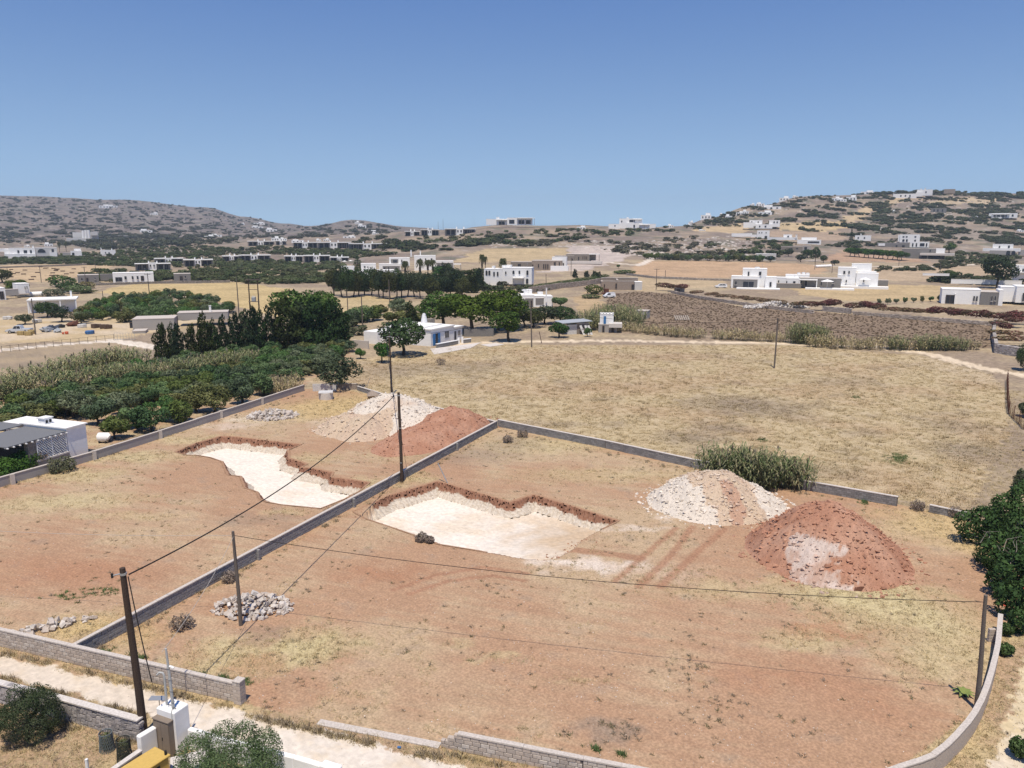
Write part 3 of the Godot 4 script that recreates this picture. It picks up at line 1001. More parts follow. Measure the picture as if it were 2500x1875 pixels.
func stone_wall(n: String, label: String, line: Array, h: float, thick: float, tones: Array, cat := "wall", size := 0.42) -> Node3D:
	var t := thing(n, label, cat, line[0])
	var core := MB.new()
	var st := MB.new()
	for s in line.size() - 1:
		var a: Vector3 = line[s] - line[0]
		var b: Vector3 = line[s + 1] - line[0]
		var ln := Vector2(b.x - a.x, b.z - a.z).length()
		var bs := stretch(a, b)
		core.box((a + b) * 0.5 + Vector3(0, h * 0.5 - 0.3, 0), Vector3(ln, h + 0.4, thick * 0.8), bs)
		var y := 0.0
		while y < h:
			var rh := size * rng.randf_range(0.45, 0.8)
			var x := -rng.randf() * size
			while x < ln:
				var w := size * rng.randf_range(0.6, 1.7)
				var tone: Color = tones[rng.randi() % tones.size()]
				st.tint = tone * rng.randf_range(0.7, 1.1)
				st.tint.a = 1.0
				var q := a.lerp(b, clampf((x + w * 0.5) / ln, 0.0, 1.0)) + Vector3(0, y + rh * 0.5 + rng.randf_range(-0.05, 0.05), 0)
				st.box(q, Vector3(w * 0.93, rh * 0.9, thick * rng.randf_range(0.95, 1.1)), bs.rotated(Vector3.UP, rng.randf_range(-0.05, 0.05)).rotated(bs.z, rng.randf_range(-0.08, 0.08)))
				x += w
			y += rh
	part(t, "core", core.mesh(), M.mortar)
	var o := part(t, "stones", st.mesh(true), M.stone_tint)
	o.set_meta("kind", "stuff")
	return t

func build_plot_walls() -> void:
	var warm := [M.block, M.block_b, M.block_c, M.block, M.coping]
	var cool := [M.grey_block, M.grey_block_b, M.grey_block]
	# along the lane, with the pillar at the entrance
	var a := G(-260, 1514)
	var b := G(577, 1713)
	var t := block_wall("lane_block_wall", "tan concrete block wall along the gravel lane, ending in a block pillar", [a, b], 5, 300, warm, M.coping)
	var bs := stretch(a, b)
	for k in 6:
		for s in [-1, 1]:
			var w := Vector3(0.44, 0.2, 0.22) if k % 2 == 0 else Vector3(0.22, 0.2, 0.44)
			var off: Vector3 = bs.z * 0.11 * s if k % 2 == 0 else bs.x * 0.11 * s
			var m := MB.new()
			m.chamfer(Vector3.ZERO, w - Vector3(0.008, 0.012, 0.008), 0.01)
			part(t, "pillar_block", m.mesh(), warm[rng.randi() % 5], Transform3D(bs, b - a + bs.x * 0.23 + off + Vector3(0, 0.1 + k * 0.2, 0)))
	var m2 := MB.new()
	m2.chamfer(Vector3.ZERO, Vector3(0.47, 0.07, 0.47), 0.012)
	part(t, "pillar_cap", m2.mesh(), M.coping, Transform3D(bs, b - a + bs.x * 0.23 + Vector3(0, 1.236, 0)))
	# between the two plots
	var c0 := G(178, 1612)
	var c1 := G(1213, 1044)
	block_wall("dividing_block_wall", "long grey concrete block wall dividing the two red-earth plots", [c0, c1], 4, 300, cool, M.coping)
	for f in [0.26, 0.47, 0.615, 0.81]:
		var p := c0.lerp(c1, f)
		var q := thing("wall_pier", "short hollow-block pier set against the long dividing wall", "pier", p + stretch(c0, c1).z * 0.215, 0.0, "piers of the dividing wall")
		for k in 4:
			part(q, "block", P["half_block"], cool[k % 3], Transform3D(stretch(c0, c1), Vector3(0, 0.1 + k * 0.2, 0)))
	# behind the plots
	block_wall("rear_block_wall", "grey block wall between the earth plots and the dry meadow", [G(1216, 1041), G(1480, 1094), G(1690, 1141), G(1952, 1193), G(2191, 1236)], 4, 0, cool, M.coping_white, false, true)
	block_wall("rear_block_wall", "short grey block wall end beside the dark flowering shrub", [G(2268, 1250), G(2378, 1274)], 3, 0, cool, M.coping_white, false, true)
	block_wall("rear_block_wall", "grey block wall running behind the white rubble heap to the white panel", [G(1208, 1041), G(1069, 1007), G(947, 976), G(873, 953)], 3, 0, cool, M.coping_white, false, true)
	plain_wall("brown_rendered_wall", "low brown rendered wall beside the white wall panel", [G(871, 951), G(824, 951)], 0.85, 0.2, M.stone_pink, M.coping)
	plain_wall("white_wall_panel", "white painted wall panel behind the concrete well ring", [G(821, 954), G(764, 955)], 1.05, 0.22, M.white_old, null, "wall", 2.0)
	# towards the olive trees
	var w := plain_wall("grove_boundary_wall", "grey rendered wall between the red plot and the olive grove", [G(-240, 1262), G(0, 1189), G(231, 1122), G(392, 1070), G(560, 1014), G(742, 954)], 0.85, 0.22, M.grey_render, M.coping)
	for q in [[-120, 1224], [32, 1182], [231, 1123], [392, 1071], [540, 1021], [640, 988]]:
		var p := G(q[0], q[1])
		part(w, "post", box_mesh(Vector3(0.34, 1.5, 0.34)), M.coping, Transform3D(Basis(Vector3.UP, 0.9), p - w.position + Vector3(0, 0.23, 0)))
	# lane side, farther along
	block_wall("entrance_block_wall", "tan block wall with a stepped broken end beside the white lane", [G(1078, 1822), G(1424, 1893), G(1700, 1948)], 4, 300, warm, M.coping, true)
	var cw := []
	for q in [[1990, 1960], [2110, 1900], [2193, 1872], [2240, 1857], [2280, 1841], [2310, 1818], [2337, 1791], [2361, 1764], [2381, 1736], [2397, 1706], [2410, 1673], [2421, 1638], [2430, 1603], [2436, 1575], [2439, 1551], [2443, 1499]]:
		var p := G(q[0], q[1], 1.0)
		cw.append(Vector3(p.x, 0, p.z))
	var cv := plain_wall("curved_plot_wall", "curved pale concrete wall bending beside the leaning wooden pole", cw, 0.95, 0.2, M.block, M.coping, "wall", 1.6)
	for k in 4:
		var p := G(2424, 1566)
		part(cv, "pier_block", P["block"], M.block, Transform3D(Basis.IDENTITY, p - cv.position + Vector3(-0.12, 0.1 + k * 0.2, 0)))
	plain_wall("foundation_strip", "pale concrete foundation strip flush with the red earth at the entrance", [G(778, 1764), G(900, 1788), G(1074, 1822)], 0.07, 0.42, M.coping, null, "foundation", 2.5)

# ---------------------------------------------------------------- heaps
func heap(n: String, label: String, at: Vector3, lobes: Array, tones: Callable, stones: int, stone_size: Vector2, stone_tones: Array) -> Node3D:
	var t := thing(n, label, "heap", at)
	var r := 0.0
	for l in lobes:
		r = maxf(r, Vector2(absf(l[0]) + l[2], absf(l[1]) + l[3]).length())
	r = minf(r, 11.0)
	var step := 0.13
	var w := int(r * 2.0 / step)
	var hs := PackedFloat32Array()
	hs.resize((w + 1) * (w + 1))
	for j in w + 1:
		for i in w + 1:
			hs[j * (w + 1) + i] = heap_height(-r + i * step, -r + j * step, at, lobes)
	var m := MB.new()
	var remap := {}
	for j in range(1, w - 1):
		for i in range(1, w - 1):
			var k := j * (w + 1) + i
			if maxf(maxf(hs[k], hs[k + 1]), maxf(hs[k + w + 1], hs[k + w + 2])) <= 0.02:
				continue
			for o in [k, k + w + 1, k + 1, k + 1, k + w + 1, k + w + 2]:
				if not remap.has(o):
					remap[o] = m.v.size()
					var x: float = -r + (o % (w + 1)) * step
					var z: float = -r + int(o / (w + 1)) * step
					m.v.append(Vector3(x, hs[o] - 0.02, z))
					m.n.append(Vector3(hs[o - 1] - hs[o + 1], 2.0 * step, hs[o - w - 1] - hs[o + w + 1]).normalized())
					var c: Color = tones.call(x, z, hs[o])
					var g := 1.3 * (1.0 + 0.2 * n_fine.get_noise_2d((x + at.x) * 2.0, (z + at.z) * 2.0))
					m.c.append(Color(c.r * g, c.g * g, c.b * g))
				m.i.append(remap[o])
	var ii := m.i.duplicate()
	for k in range(0, ii.size(), 3):
		m.i[k + 1] = ii[k + 2]
		m.i[k + 2] = ii[k + 1]
	part(t, "mound", m.mesh(true), M.heap)
	var s := MB.new()
	var made := 0
	var tries := 0
	while made < stones and tries < stones * 8:
		tries += 1
		var x := rng.randf_range(-r, r)
		var z := rng.randf_range(-r, r)
		var h := heap_height(x, z, at, lobes)
		var near := heap_height(x * 0.93, z * 0.93, at, lobes)
		if h <= 0.03 and (near <= 0.0 or rng.randf() > 0.3):
			continue
		var c: Color = tones.call(x, z, h)
		var tone: Color = stone_tones[rng.randi() % stone_tones.size()]
		tone = tone.lerp(c, 0.75) * rng.randf_range(0.8, 1.15) * 1.28
		tone.a = 1.0
		s.tint = tone
		var e := lerpf(stone_size.x, stone_size.y, pow(rng.randf(), 5.0))
		s.lump(Vector3(x, maxf(h, 0.0) + e * 0.12, z), Vector3(e * 1.2, e * 0.8, e), rng)
		made += 1
	var o := part(t, "stones", s.mesh(true), M.stone_tint)
	o.set_meta("kind", "stuff")
	return t

func heap_height(x: float, z: float, at: Vector3, lobes: Array) -> float:
	var h := 0.0
	for l in lobes:
		var q := Vector2(x - l[0], z - l[1])
		if l.size() > 5:
			q = q.rotated(l[5])
		var r := Vector2(q.x / l[2], q.y / l[3]).length()
		if r < 1.15:
			var e: float = 1.06 - sqrt(r * r + 0.012)
			e = e if e > 0.12 else maxf(0.0, e)
			h = maxf(h, l[4] * (e + 0.10 * sin(clampf(r, 0.0, 1.0) * PI) ))
	if h <= 0.0:
		return 0.0
	var wx := x + at.x
	var wz := z + at.z
	return maxf(0.0, h + minf(1.0, h * 2.0) * (0.30 * n_mid.get_noise_2d(wx * 1.1, wz * 1.1) + 0.12 * n_fine.get_noise_2d(wx * 1.1, wz * 1.1)))

func build_heaps() -> void:
	var white := Color(0.59, 0.53, 0.455)
	var pink := Color(0.49, 0.375, 0.28)
	var red := Color(0.355, 0.185, 0.12)
	var tan := Color(0.49, 0.39, 0.285)
	var pale := [Color(0.68, 0.62, 0.55), Color(0.60, 0.53, 0.45), Color(0.72, 0.67, 0.61)]
	var clods := [Color(0.37, 0.195, 0.13), Color(0.31, 0.15, 0.095), Color(0.44, 0.26, 0.18)]
	var p := G(938, 1052)
	p.z -= 3.0
	heap("white_rubble_heap", "big heap of white rubble with pinkish earth in front, beside the long red heap", p, [[0.4, -1.0, 7.2, 6.4, 3.7], [-4.0, 2.5, 4.0, 3.6, 2.1], [-2.2, 4.2, 3.2, 3.6, 2.3], [-5.2, 3.0, 2.6, 2.4, 0.9], [3.0, 1.0, 5.0, 4.5, 2.4], [1.0, 3.2, 2.2, 2.6, 1.5], [-1.0, 2.2, 1.6, 2.6, 2.4], [4.6, -1.2, 2.2, 2.4, 1.6]],
		func(x, z, _h):
			var k := n_mid.get_noise_2d(x * 0.8 + 9.0, z * 0.8)
			if (x < 1.2 + k and z > 1.6 - x * 0.35 + k * 2.0) or x < -4.2 + k:
				return pink.lerp(tan, clampf(0.5 + k * 1.5, 0.0, 1.0))
			return white.lerp(pink, clampf(k * 1.4 - 0.1, 0.0, 0.7)), 2200, Vector2(0.05, 0.34), pale)
	var a := G(940, 1112)
	var b := G(1168, 1036)
	var mid := (a + b) * 0.5
	var ang := atan2(b.z - a.z, b.x - a.x)
	var half := Vector2(b.x - a.x, b.z - a.z).length() * 0.5
	heap("red_earth_heap", "long heap of fresh red earth lying against the dividing block wall", mid + Vector3(-0.6, 0, 0.0), [[0.0, 0.0, half * 0.98, 4.1, 1.9, -ang], [2.0, -4.3, 6.0, 4.2, 2.7, -ang], [-3.0, 3.2, 2.0, 1.8, 1.0], [0.6, 0.4, 2.4, 1.8, 2.1]],
		func(x, z, _h): return red.lerp(Color(0.41, 0.235, 0.16), clampf(0.4 + n_mid.get_noise_2d(x, z) * 1.5, 0.0, 1.0)), 1500, Vector2(0.035, 0.24), clods)
	heap("white_rubble_heap", "heap of broken white rock with a brown earth tongue, in front of the green reeds", G(1742, 1226), [[0.0, 0.0, 5.4, 5.2, 2.8], [-2.2, 0.2, 3.2, 3.2, 1.9], [2.2, 0.4, 3.6, 3.4, 2.0], [0.8, 1.6, 2.4, 3.2, 1.7], [-0.8, 2.4, 1.6, 2.4, 1.2], [2.9, 1.6, 1.6, 2.2, 1.0], [-3.2, 1.4, 1.5, 1.8, 0.8]],
		func(x, z, _h):
			var k := n_mid.get_noise_2d(x * 0.9 + 30.0, z * 0.9)
			if x > 0.2 + k and x < 1.5 + k and z > 1.7 + k:
				return red.lerp(pink, 0.45)
			if x < -2.3 + z * 0.25 + k or x > 2.6 + k + z * 0.12:
				return white
			return tan.lerp(pink, clampf(0.5 + k, 0.0, 1.0)), 2800, Vector2(0.04, 0.30), pale)
	heap("red_earth_heap", "tall cone-shaped heap of red earth and clods with grey gravel on one flank", G(2018, 1352), [[0.0, -0.2, 5.3, 5.9, 3.9], [-1.4, 1.9, 3.4, 3.7, 1.7], [1.8, 1.6, 3.2, 3.4, 1.5], [0.5, 3.2, 2.0, 2.4, 1.2], [3.3, 0.3, 1.8, 2.2, 1.2], [-3.0, 0.2, 1.8, 2.4, 1.4], [-0.6, 0.6, 1.8, 2.6, 3.1]],
		func(x, z, h):
			var k := n_mid.get_noise_2d(x * 0.8 + 60.0, z * 0.8)
			if x + n_fine.get_noise_2d(x, z) < -1.0 + k * 1.6 and x > -3.8 + k and z > 0.7 + k * 1.5 and h < 2.2:
				return Color(0.42, 0.29, 0.225).lerp(Color(0.52, 0.43, 0.375), clampf(0.5 + k * 2.0 + n_fine.get_noise_2d(x * 1.5, z * 1.5), 0.0, 1.0))
			return red.lerp(Color(0.41, 0.24, 0.165), clampf(0.4 + k * 1.6, 0.0, 1.0)), 3000, Vector2(0.035, 0.30), clods)
	# rock lying loose
	for q in [[914, 972, 2.0, "brown boulder perched behind the white rubble heap"], [2098, 1441, 0.55, "lone red clod lying in front of the cone-shaped red heap"]]:
		var m := MB.new()
		m.lump(Vector3(0, q[2] * 0.22, 0), Vector3(q[2], q[2] * 0.62, q[2] * 0.7), rng)
		var o := MeshInstance3D.new()
		o.name = numbered("loose_boulder")
		o.mesh = m.mesh()
		o.material_override = M.stone_pink if q[2] > 1.0 else M.rust
		add_child(o)
		o.position = G(q[0], q[1])
		tag(o, q[3], "boulder")
	# broken blocks in heaps
	rubble("heap of broken concrete blocks beside the thin wooden pole", G(618, 1484), Vector3(2.5, 0.95, 1.7), 280, Vector2(0.10, 0.42), 0.0)
	rubble("strip of dumped pale blocks on the dry grass near the lane wall", G(112, 1536), Vector3(2.6, 0.55, 0.5), 75, Vector2(0.15, 0.42), 0.55)
	rubble("heap of grey concrete slabs and debris beside the grove wall", G(664, 1018), Vector3(3.2, 1.1, 2.2), 230, Vector2(0.12, 0.7), 0.2)

func rubble(label: String, at: Vector3, size: Vector3, count: int, e: Vector2, turn: float) -> void:
	var t := thing("rubble_heap", label, "rubble heap", at, turn)
	var mats := [M.coping_white, M.block_c, M.coping, M.block]
	var shapes := []
	for k in 7:
		var m := MB.new()
		if k < 4:
			m.chamfer(Vector3.ZERO, Vector3(1.0, rng.randf_range(0.4, 0.6), rng.randf_range(0.5, 0.8)), 0.04)
			if k == 1:
				m = MB.new()      # hollow block
				m.box(Vector3(0, 0, 0.2), Vector3(1, 0.5, 0.1))
				m.box(Vector3(0, 0, -0.2), Vector3(1, 0.5, 0.1))
				for x in [-0.45, 0.0, 0.45]:
					m.box(Vector3(x, 0.002, 0), Vector3(0.1, 0.496, 0.31))
		else:
			m.lump(Vector3.ZERO, Vector3(1.0, 0.7, 0.8), rng)
		shapes.append(m.mesh())
	for k in count:
		var r := sqrt(rng.randf())
		var f := rng.randf() * TAU
		var x := cos(f) * r * size.x
		var z := sin(f) * r * size.z
		var h := size.y * (1.0 - r) * rng.randf_range(0.3, 1.0)
		var s := lerpf(e.x, e.y, rng.randf())
		var b := Basis.from_euler(Vector3(rng.randf_range(-0.7, 0.7), rng.randf() * TAU, rng.randf_range(-0.7, 0.7))).scaled(Vector3.ONE * s)
		part(t, "broken_block", shapes[rng.randi() % shapes.size()], mats[rng.randi() % 4], Transform3D(b, Vector3(x, h + s * 0.15, z)))

# ---------------------------------------------------------------- the gate corner by the lane
func wall_between(t: Node3D, n: String, a: Vector3, b: Vector3, h: float, thick: float, m: Material) -> void:
	var bs := stretch(a, b)
	var ln := Vector2(b.x - a.x, b.z - a.z).length()
	var mm := MB.new()
	mm.chamfer(Vector3.ZERO, Vector3(ln, h + 0.4, thick), 0.05)
	part(t, n, mm.mesh(), m, Transform3D(bs, (a + b) * 0.5 - t.position + Vector3(0, h * 0.5 - 0.2, 0)))

func build_gate_corner() -> void:
	var hp := 2.05
	var c0 := G(424, 1742, hp)
	var c1 := G(380, 1727, hp)
	var c2 := G(452, 1722, hp)
	c0.y = 0.0
	c1.y = 0.0
	c2.y = 0.0
	var ax := (c0 - c1).normalized()
	var az := -ax.cross(Vector3.UP)
	var wx := c0.distance_to(c1)
	var wz := 0.85
	if az.z < 0.0:
		az = -az
	var bs := Basis(ax, Vector3.UP, ax.cross(Vector3.UP))
	var back := -bs.z if bs.z.z > 0.0 else bs.z
	var mid := (c0 + c1) * 0.5 + back * wz * 0.5
	var t := thing("gate_pillar", "white plastered gate pillar carrying a brown meter cabinet and two pipe masts", "pillar", mid)
	var pm := MB.new()
	pm.chamfer(Vector3(0, hp * 0.5 - 0.1, 0), Vector3(wx, hp + 0.2, wz), 0.045)
	part(t, "shaft", pm.mesh(), M.white, Transform3D(bs, Vector3.ZERO))
	var f := -back
	var cab := part(t, "meter_cabinet", box_mesh(Vector3(wx * 0.86, 1.62, 0.26)), M.cabinet, Transform3D(bs, f * (wz * 0.5 + 0.132) + Vector3(0, 0.88, 0)))
	var sg := 1.0 if bs.z.dot(f) > 0.0 else -1.0
	for s in [-1, 1]:
		part(cab, "door", box_mesh(Vector3(wx * 0.41, 1.5, 0.02)), M.cabinet, Transform3D(Basis.IDENTITY, Vector3(s * wx * 0.212, -0.02, sg * 0.142)))
	part(cab, "handle", box_mesh(Vector3(0.03, 0.14, 0.03)), M.dark, Transform3D(Basis.IDENTITY, Vector3(0.05, -0.05, sg * 0.165)))
	part(cab, "rain_lip", box_mesh(Vector3(wx * 0.9, 0.04, 0.31)), M.cabinet, Transform3D(Basis.IDENTITY, Vector3(0, 0.831, sg * 0.02)))
	# two masts on top: a short bent one with the supply cable, a tall one with a camera
	var ma := -ax * wx * 0.22 + f * 0.08
	part(t, "pipe_mast", tube_mesh([ma + Vector3(0, hp - 0.1, 0), ma + Vector3(0, hp + 1.45, 0), ma + Vector3(-0.06, hp + 1.58, 0), ma + Vector3(-0.2, hp + 1.6, 0), ma + Vector3(-0.32, hp + 1.48, 0)], [0.055, 0.05, 0.05, 0.045, 0.045], 9), M.pipe)
	var mb := ax * wx * 0.2 + f * 0.14
	var mast := part(t, "pipe_mast", tube_mesh([mb + Vector3(0, hp - 0.1, 0), mb + Vector3(-0.04, hp + 1.5, 0), mb + Vector3(-0.09, hp + 2.9, 0)], [0.07, 0.062, 0.045], 9), M.pipe)
	part(mast, "security_camera", tube_mesh([mb + Vector3(0.0, hp + 2.05, 0), mb + Vector3(0.13, hp + 2.03, 0.04), mb + Vector3(0.2, hp + 1.99, 0.06)], [0.05, 0.06, 0.05], 8), M.white)
	for k in 4:
		part(mast, "clamp", tube_mesh([mb + Vector3(-0.02 * k, hp + 0.3 + k * 0.55, 0), mb + Vector3(-0.02 * k, hp + 0.34 + k * 0.55, 0)], [0.08, 0.08], 9), M.metal)
	for q in [[ma, 0.12], [mb, -0.1]]:
		var loop := []
		for k in 10:
			var g := k / 9.0 * TAU * 0.9
			loop.append(q[0] + Vector3(0.12 + 0.07 * cos(g) + q[1] * 0.3, hp + 0.07 + 0.06 * sin(g), 0.10 + 0.07 * sin(g)))
		var rr := []
		rr.resize(10)
		rr.fill(0.012)
		part(t, "spare_cable", tube_mesh(loop, rr, 5), M.wire)
	part(t, "conduit", tube_mesh([mb + f * 0.06 + Vector3(0, hp + 0.02, 0), ax * wx * 0.4 + f * (wz * 0.5 + 0.03) + Vector3(0, hp + 0.02, 0), ax * wx * 0.4 + f * (wz * 0.5 + 0.03) + Vector3(0, hp - 0.5, 0)], [0.02, 0.02, 0.02], 6), M.pipe)
	# little metal shelf on a bracket
	var sh := -ax * (wx * 0.5 + 0.34)
	var plate := part(t, "metal_shelf", box_mesh(Vector3(0.75, 0.015, 0.36)), M.metal, Transform3D(Basis.IDENTITY, sh + Vector3(-0.05, hp + 0.04, -0.12)))
	part(plate, "bracket", tube_mesh([Vector3(0.1, -0.01, 0.1), Vector3(0.1, -0.28, 0.12), Vector3(0.4, -0.3, 0.12)], [0.02, 0.02, 0.02], 5), M.wood_dark)
	# white garden walls
	var w1a := G(336, 1797, 1.35)
	var w1b := G(378, 1772, 1.35)
	var t1 := thing("white_garden_wall", "short white plastered wall stub joining the gate pillar and the dark pole", "wall", Vector3(w1a.x, 0, w1a.z))
	wall_between(t1, "wall_body", Vector3(w1a.x, 0, w1a.z), Vector3(w1b.x, 0, w1b.z), 1.35, 0.28, M.white)
	var w2 := []
	for q in [[462, 1776], [540, 1800], [640, 1826], [720, 1846], [786, 1866]]:
		var p := G(q[0], q[1], 1.0)
		w2.append(Vector3(p.x, 0, p.z))
	var t2 := thing("white_garden_wall", "white plastered garden wall along the lane behind the young olive tree", "wall", w2[0])
	for k in 4:
		wall_between(t2, "wall_body", w2[k] - (w2[k + 1] - w2[k]).normalized() * 0.02, w2[k + 1], 1.0 + 0.004 * k, 0.26 + 0.004 * k, M.white)
	wall_between(t2, "end_block", w2[4], w2[4] + (w2[4] - w2[3]).normalized() * 0.9, 1.12, 0.42, M.white)
	var a3 := G(343, 1826, 0.95)
	var b3 := G(214, 1915, 0.95)
	block_wall("garden_block_wall", "low grey block wall with pale coping beside the yellow machine", [Vector3(a3.x, 0, a3.z), Vector3(b3.x, 0, b3.z)], 4, 120, [M.grey_block, M.block_b], M.coping_white)
	var ta := G(424, 1852, 1.0)
	var tb := G(470, 1832, 1.0)
	var t4 := thing("white_masonry_bench", "white topped masonry block under the young olive tree", "masonry block", Vector3(ta.x, 0, ta.z))
	wall_between(t4, "masonry", Vector3(ta.x, 0, ta.z) + Vector3(0.1, 0, 0.5), Vector3(tb.x, 0, tb.z) + Vector3(1.0, 0, 0.35), 0.93, 1.2, M.white_old)
	wall_between(t4, "slab", Vector3(ta.x, 0.95, ta.z) + Vector3(0.05, 0, 0.5), Vector3(tb.x, 0.95, tb.z) + Vector3(1.05, 0, 0.35), 0.06, 1.3, M.coping_white)
	# yellow machine housing, seen from above
	var ya := G(378, 1828, 1.75)
	var yb := G(413, 1846, 1.75)
	var yx := Vector3(yb.x - ya.x, 0, yb.z - ya.z).normalized()
	var yz := yx.cross(Vector3.UP)
	if yz.z < 0.0:
		yz = -yz
	var yo := Vector3((ya.x + yb.x) * 0.5, 0, (ya.z + yb.z) * 0.5) + yz * 1.5
	var y := thing("yellow_machine", "yellow machine housing with dark windows parked beside the low block wall", "machine", yo)
	var yw := Vector2(yb.x - ya.x, yb.z - ya.z).length()
	var yb2 := Basis(yx, Vector3.UP, yz)
	var ym := MB.new()
	ym.chamfer(Vector3(0, 0.98, 0), Vector3(yw, 1.5, 3.0), 0.06)
	part(y, "housing", ym.mesh(), M.yellow, Transform3D(yb2, Vector3.ZERO))
	var yr := MB.new()
	yr.chamfer(Vector3(0, 1.78, 0), Vector3(yw + 0.1, 0.1, 3.1), 0.03)
	var roof := part(y, "roof", yr.mesh(), M.yellow, Transform3D(yb2, Vector3.ZERO))
	part(roof, "hatch", tube_mesh([Vector3(0.05, 1.82, 0.9), Vector3(0.05, 1.85, 0.9)], [0.16, 0.15], 14), M.tarp_grey)
	for k in 2:
		part(y, "window", box_mesh(Vector3(0.03, 0.6, 0.9)), M.pane, Transform3D(yb2, yx * (yw * 0.5 + 0.006) + Vector3(0, 1.3, 0) + yz * (-0.6 + k * 1.3)))
	part(y, "exhaust", tube_mesh([yx * (yw * 0.5 - 0.1) - yz * 1.42 + Vector3(0, 1.8, 0), yx * (yw * 0.5 - 0.1) - yz * 1.42 + Vector3(0, 2.02, 0)], [0.05, 0.05], 8), M.dark)
	for sx in [-1, 1]:
		for sz in [-1, 1]:
			part(y, "wheel", tube_mesh([yx * (yw * 0.5 * sx - 0.09) + yz * sz * 1.0 + Vector3(0, 0.3, 0), yx * (yw * 0.5 * sx + 0.09) + yz * sz * 1.0 + Vector3(0, 0.3, 0)], [0.3, 0.3], 14), M.tyre)
	# rough grey wall across the lane
	var r0 := G(-200, 1660)
	var r1 := G(148, 1752)
	var r2 := G(345, 1808)
	var rw := stone_wall("rough_grey_wall", "rough grey stone-faced wall with pale coping on the far side of the rounded bush", [r0, r1, r2], 0.98, 0.26, [Color(0.46, 0.43, 0.42), Color(0.38, 0.36, 0.36), Color(0.54, 0.50, 0.48)], "wall", 0.2)
	for q in [[r0, r1], [r1, r2]]:
		part(rw, "coping", box_mesh(Vector3(q[0].distance_to(q[1]) + 0.1, 0.07, 0.36)), M.coping_white, Transform3D(stretch(q[0], q[1]), (q[0] + q[1]) * 0.5 - r0 + Vector3(0, 1.08 if q[0] == r0 else 1.086, 0)))
	# plants in protective mesh sleeves, a white post
	for q in [[262, 1832, M.net_grey, 0.9, "grey mesh sleeve round a sapling near the rough grey wall"], [305, 1856, M.net, 1.05, "dark green mesh sleeve round a sapling beside the low block wall"]]:
		var s := thing("sapling_sleeve", q[4], "plant sleeve", G(q[0], q[1]))
		var sm := MB.new()
		for k in 26:
			var f0 := TAU * k / 26.0
			sm.tube([Vector3(cos(f0) * 0.33, 0, sin(f0) * 0.33), Vector3(cos(f0 + 0.7) * 0.28, q[3], sin(f0 + 0.7) * 0.28)], [0.012, 0.012], 3)
			sm.tube([Vector3(cos(f0) * 0.33, 0, sin(f0) * 0.33), Vector3(cos(f0 - 0.7) * 0.28, q[3], sin(f0 - 0.7) * 0.28)], [0.012, 0.012], 3)
		part(s, "mesh_sleeve", sm.mesh(), q[2])
		var rim := []
		var rr := []
		for k in 17:
			rim.append(Vector3(cos(TAU * k / 16.0) * 0.28, q[3], sin(TAU * k / 16.0) * 0.28))
			rr.append(0.015)
		part(s, "rim", tube_mesh(rim, rr, 5), q[2])
		part(s, "sapling", leaf_mesh([[Vector3(0, q[3] * 0.5, 0), Vector3(0.22, q[3] * 0.45, 0.22)]], 500, 0.07, [Color(0.06, 0.085, 0.04), Color(0.09, 0.10, 0.05)], 1.6), M.leaf)
	var wp := thing("white_post", "white painted pipe post standing on the dry grass by the sapling sleeves", "post", G(216, 1898))
	part(wp, "shaft", tube_mesh([Vector3(0, -0.1, 0), Vector3(0, 0.85, 0)], [0.07, 0.07], 10), M.white)
	part(wp, "cap", tube_mesh([Vector3(0, 0.85, 0), Vector3(0, 0.88, 0)], [0.078, 0.06], 10), M.white)

# ---------------------------------------------------------------- poles and cables
func sag(a: Vector3, b: Vector3, drop: float, r: float, n := 24) -> ArrayMesh:
	var pts := []
	var rr := []
	for k in n + 1:
		var t := k / float(n)
		pts.append(a.lerp(b, t) - Vector3(0, 4.0 * drop * t * (1.0 - t), 0))
		rr.append(r)
	return tube_mesh(pts, rr, 5)

func cable(label: String, a: Vector3, b: Vector3, drop: float, r: float, m: Material) -> void:
	var o := MeshInstance3D.new()
	o.name = numbered("overhead_cable")
	o.mesh = sag(a, b, drop, r)
	o.material_override = m
	add_child(o)
	tag(o, label, "cable")

func wood_pole(label: String, at: Vector3, top: Vector3, r0: float, r1: float, m: Material, group := "") -> Node3D:
	var t := thing("wooden_pole", label, "utility pole", at, 0.0, group)
	var pts := []
	var rr := []
	for k in 7:
		var f := k / 6.0
		pts.append((top - at) * f + Vector3(sin(f * 5.0) * 0.02, -0.25 if k == 0 else 0.0, 0))
		rr.append(lerpf(r0, r1, f))
	part(t, "shaft", tube_mesh(pts, rr, 10), m)
	return t

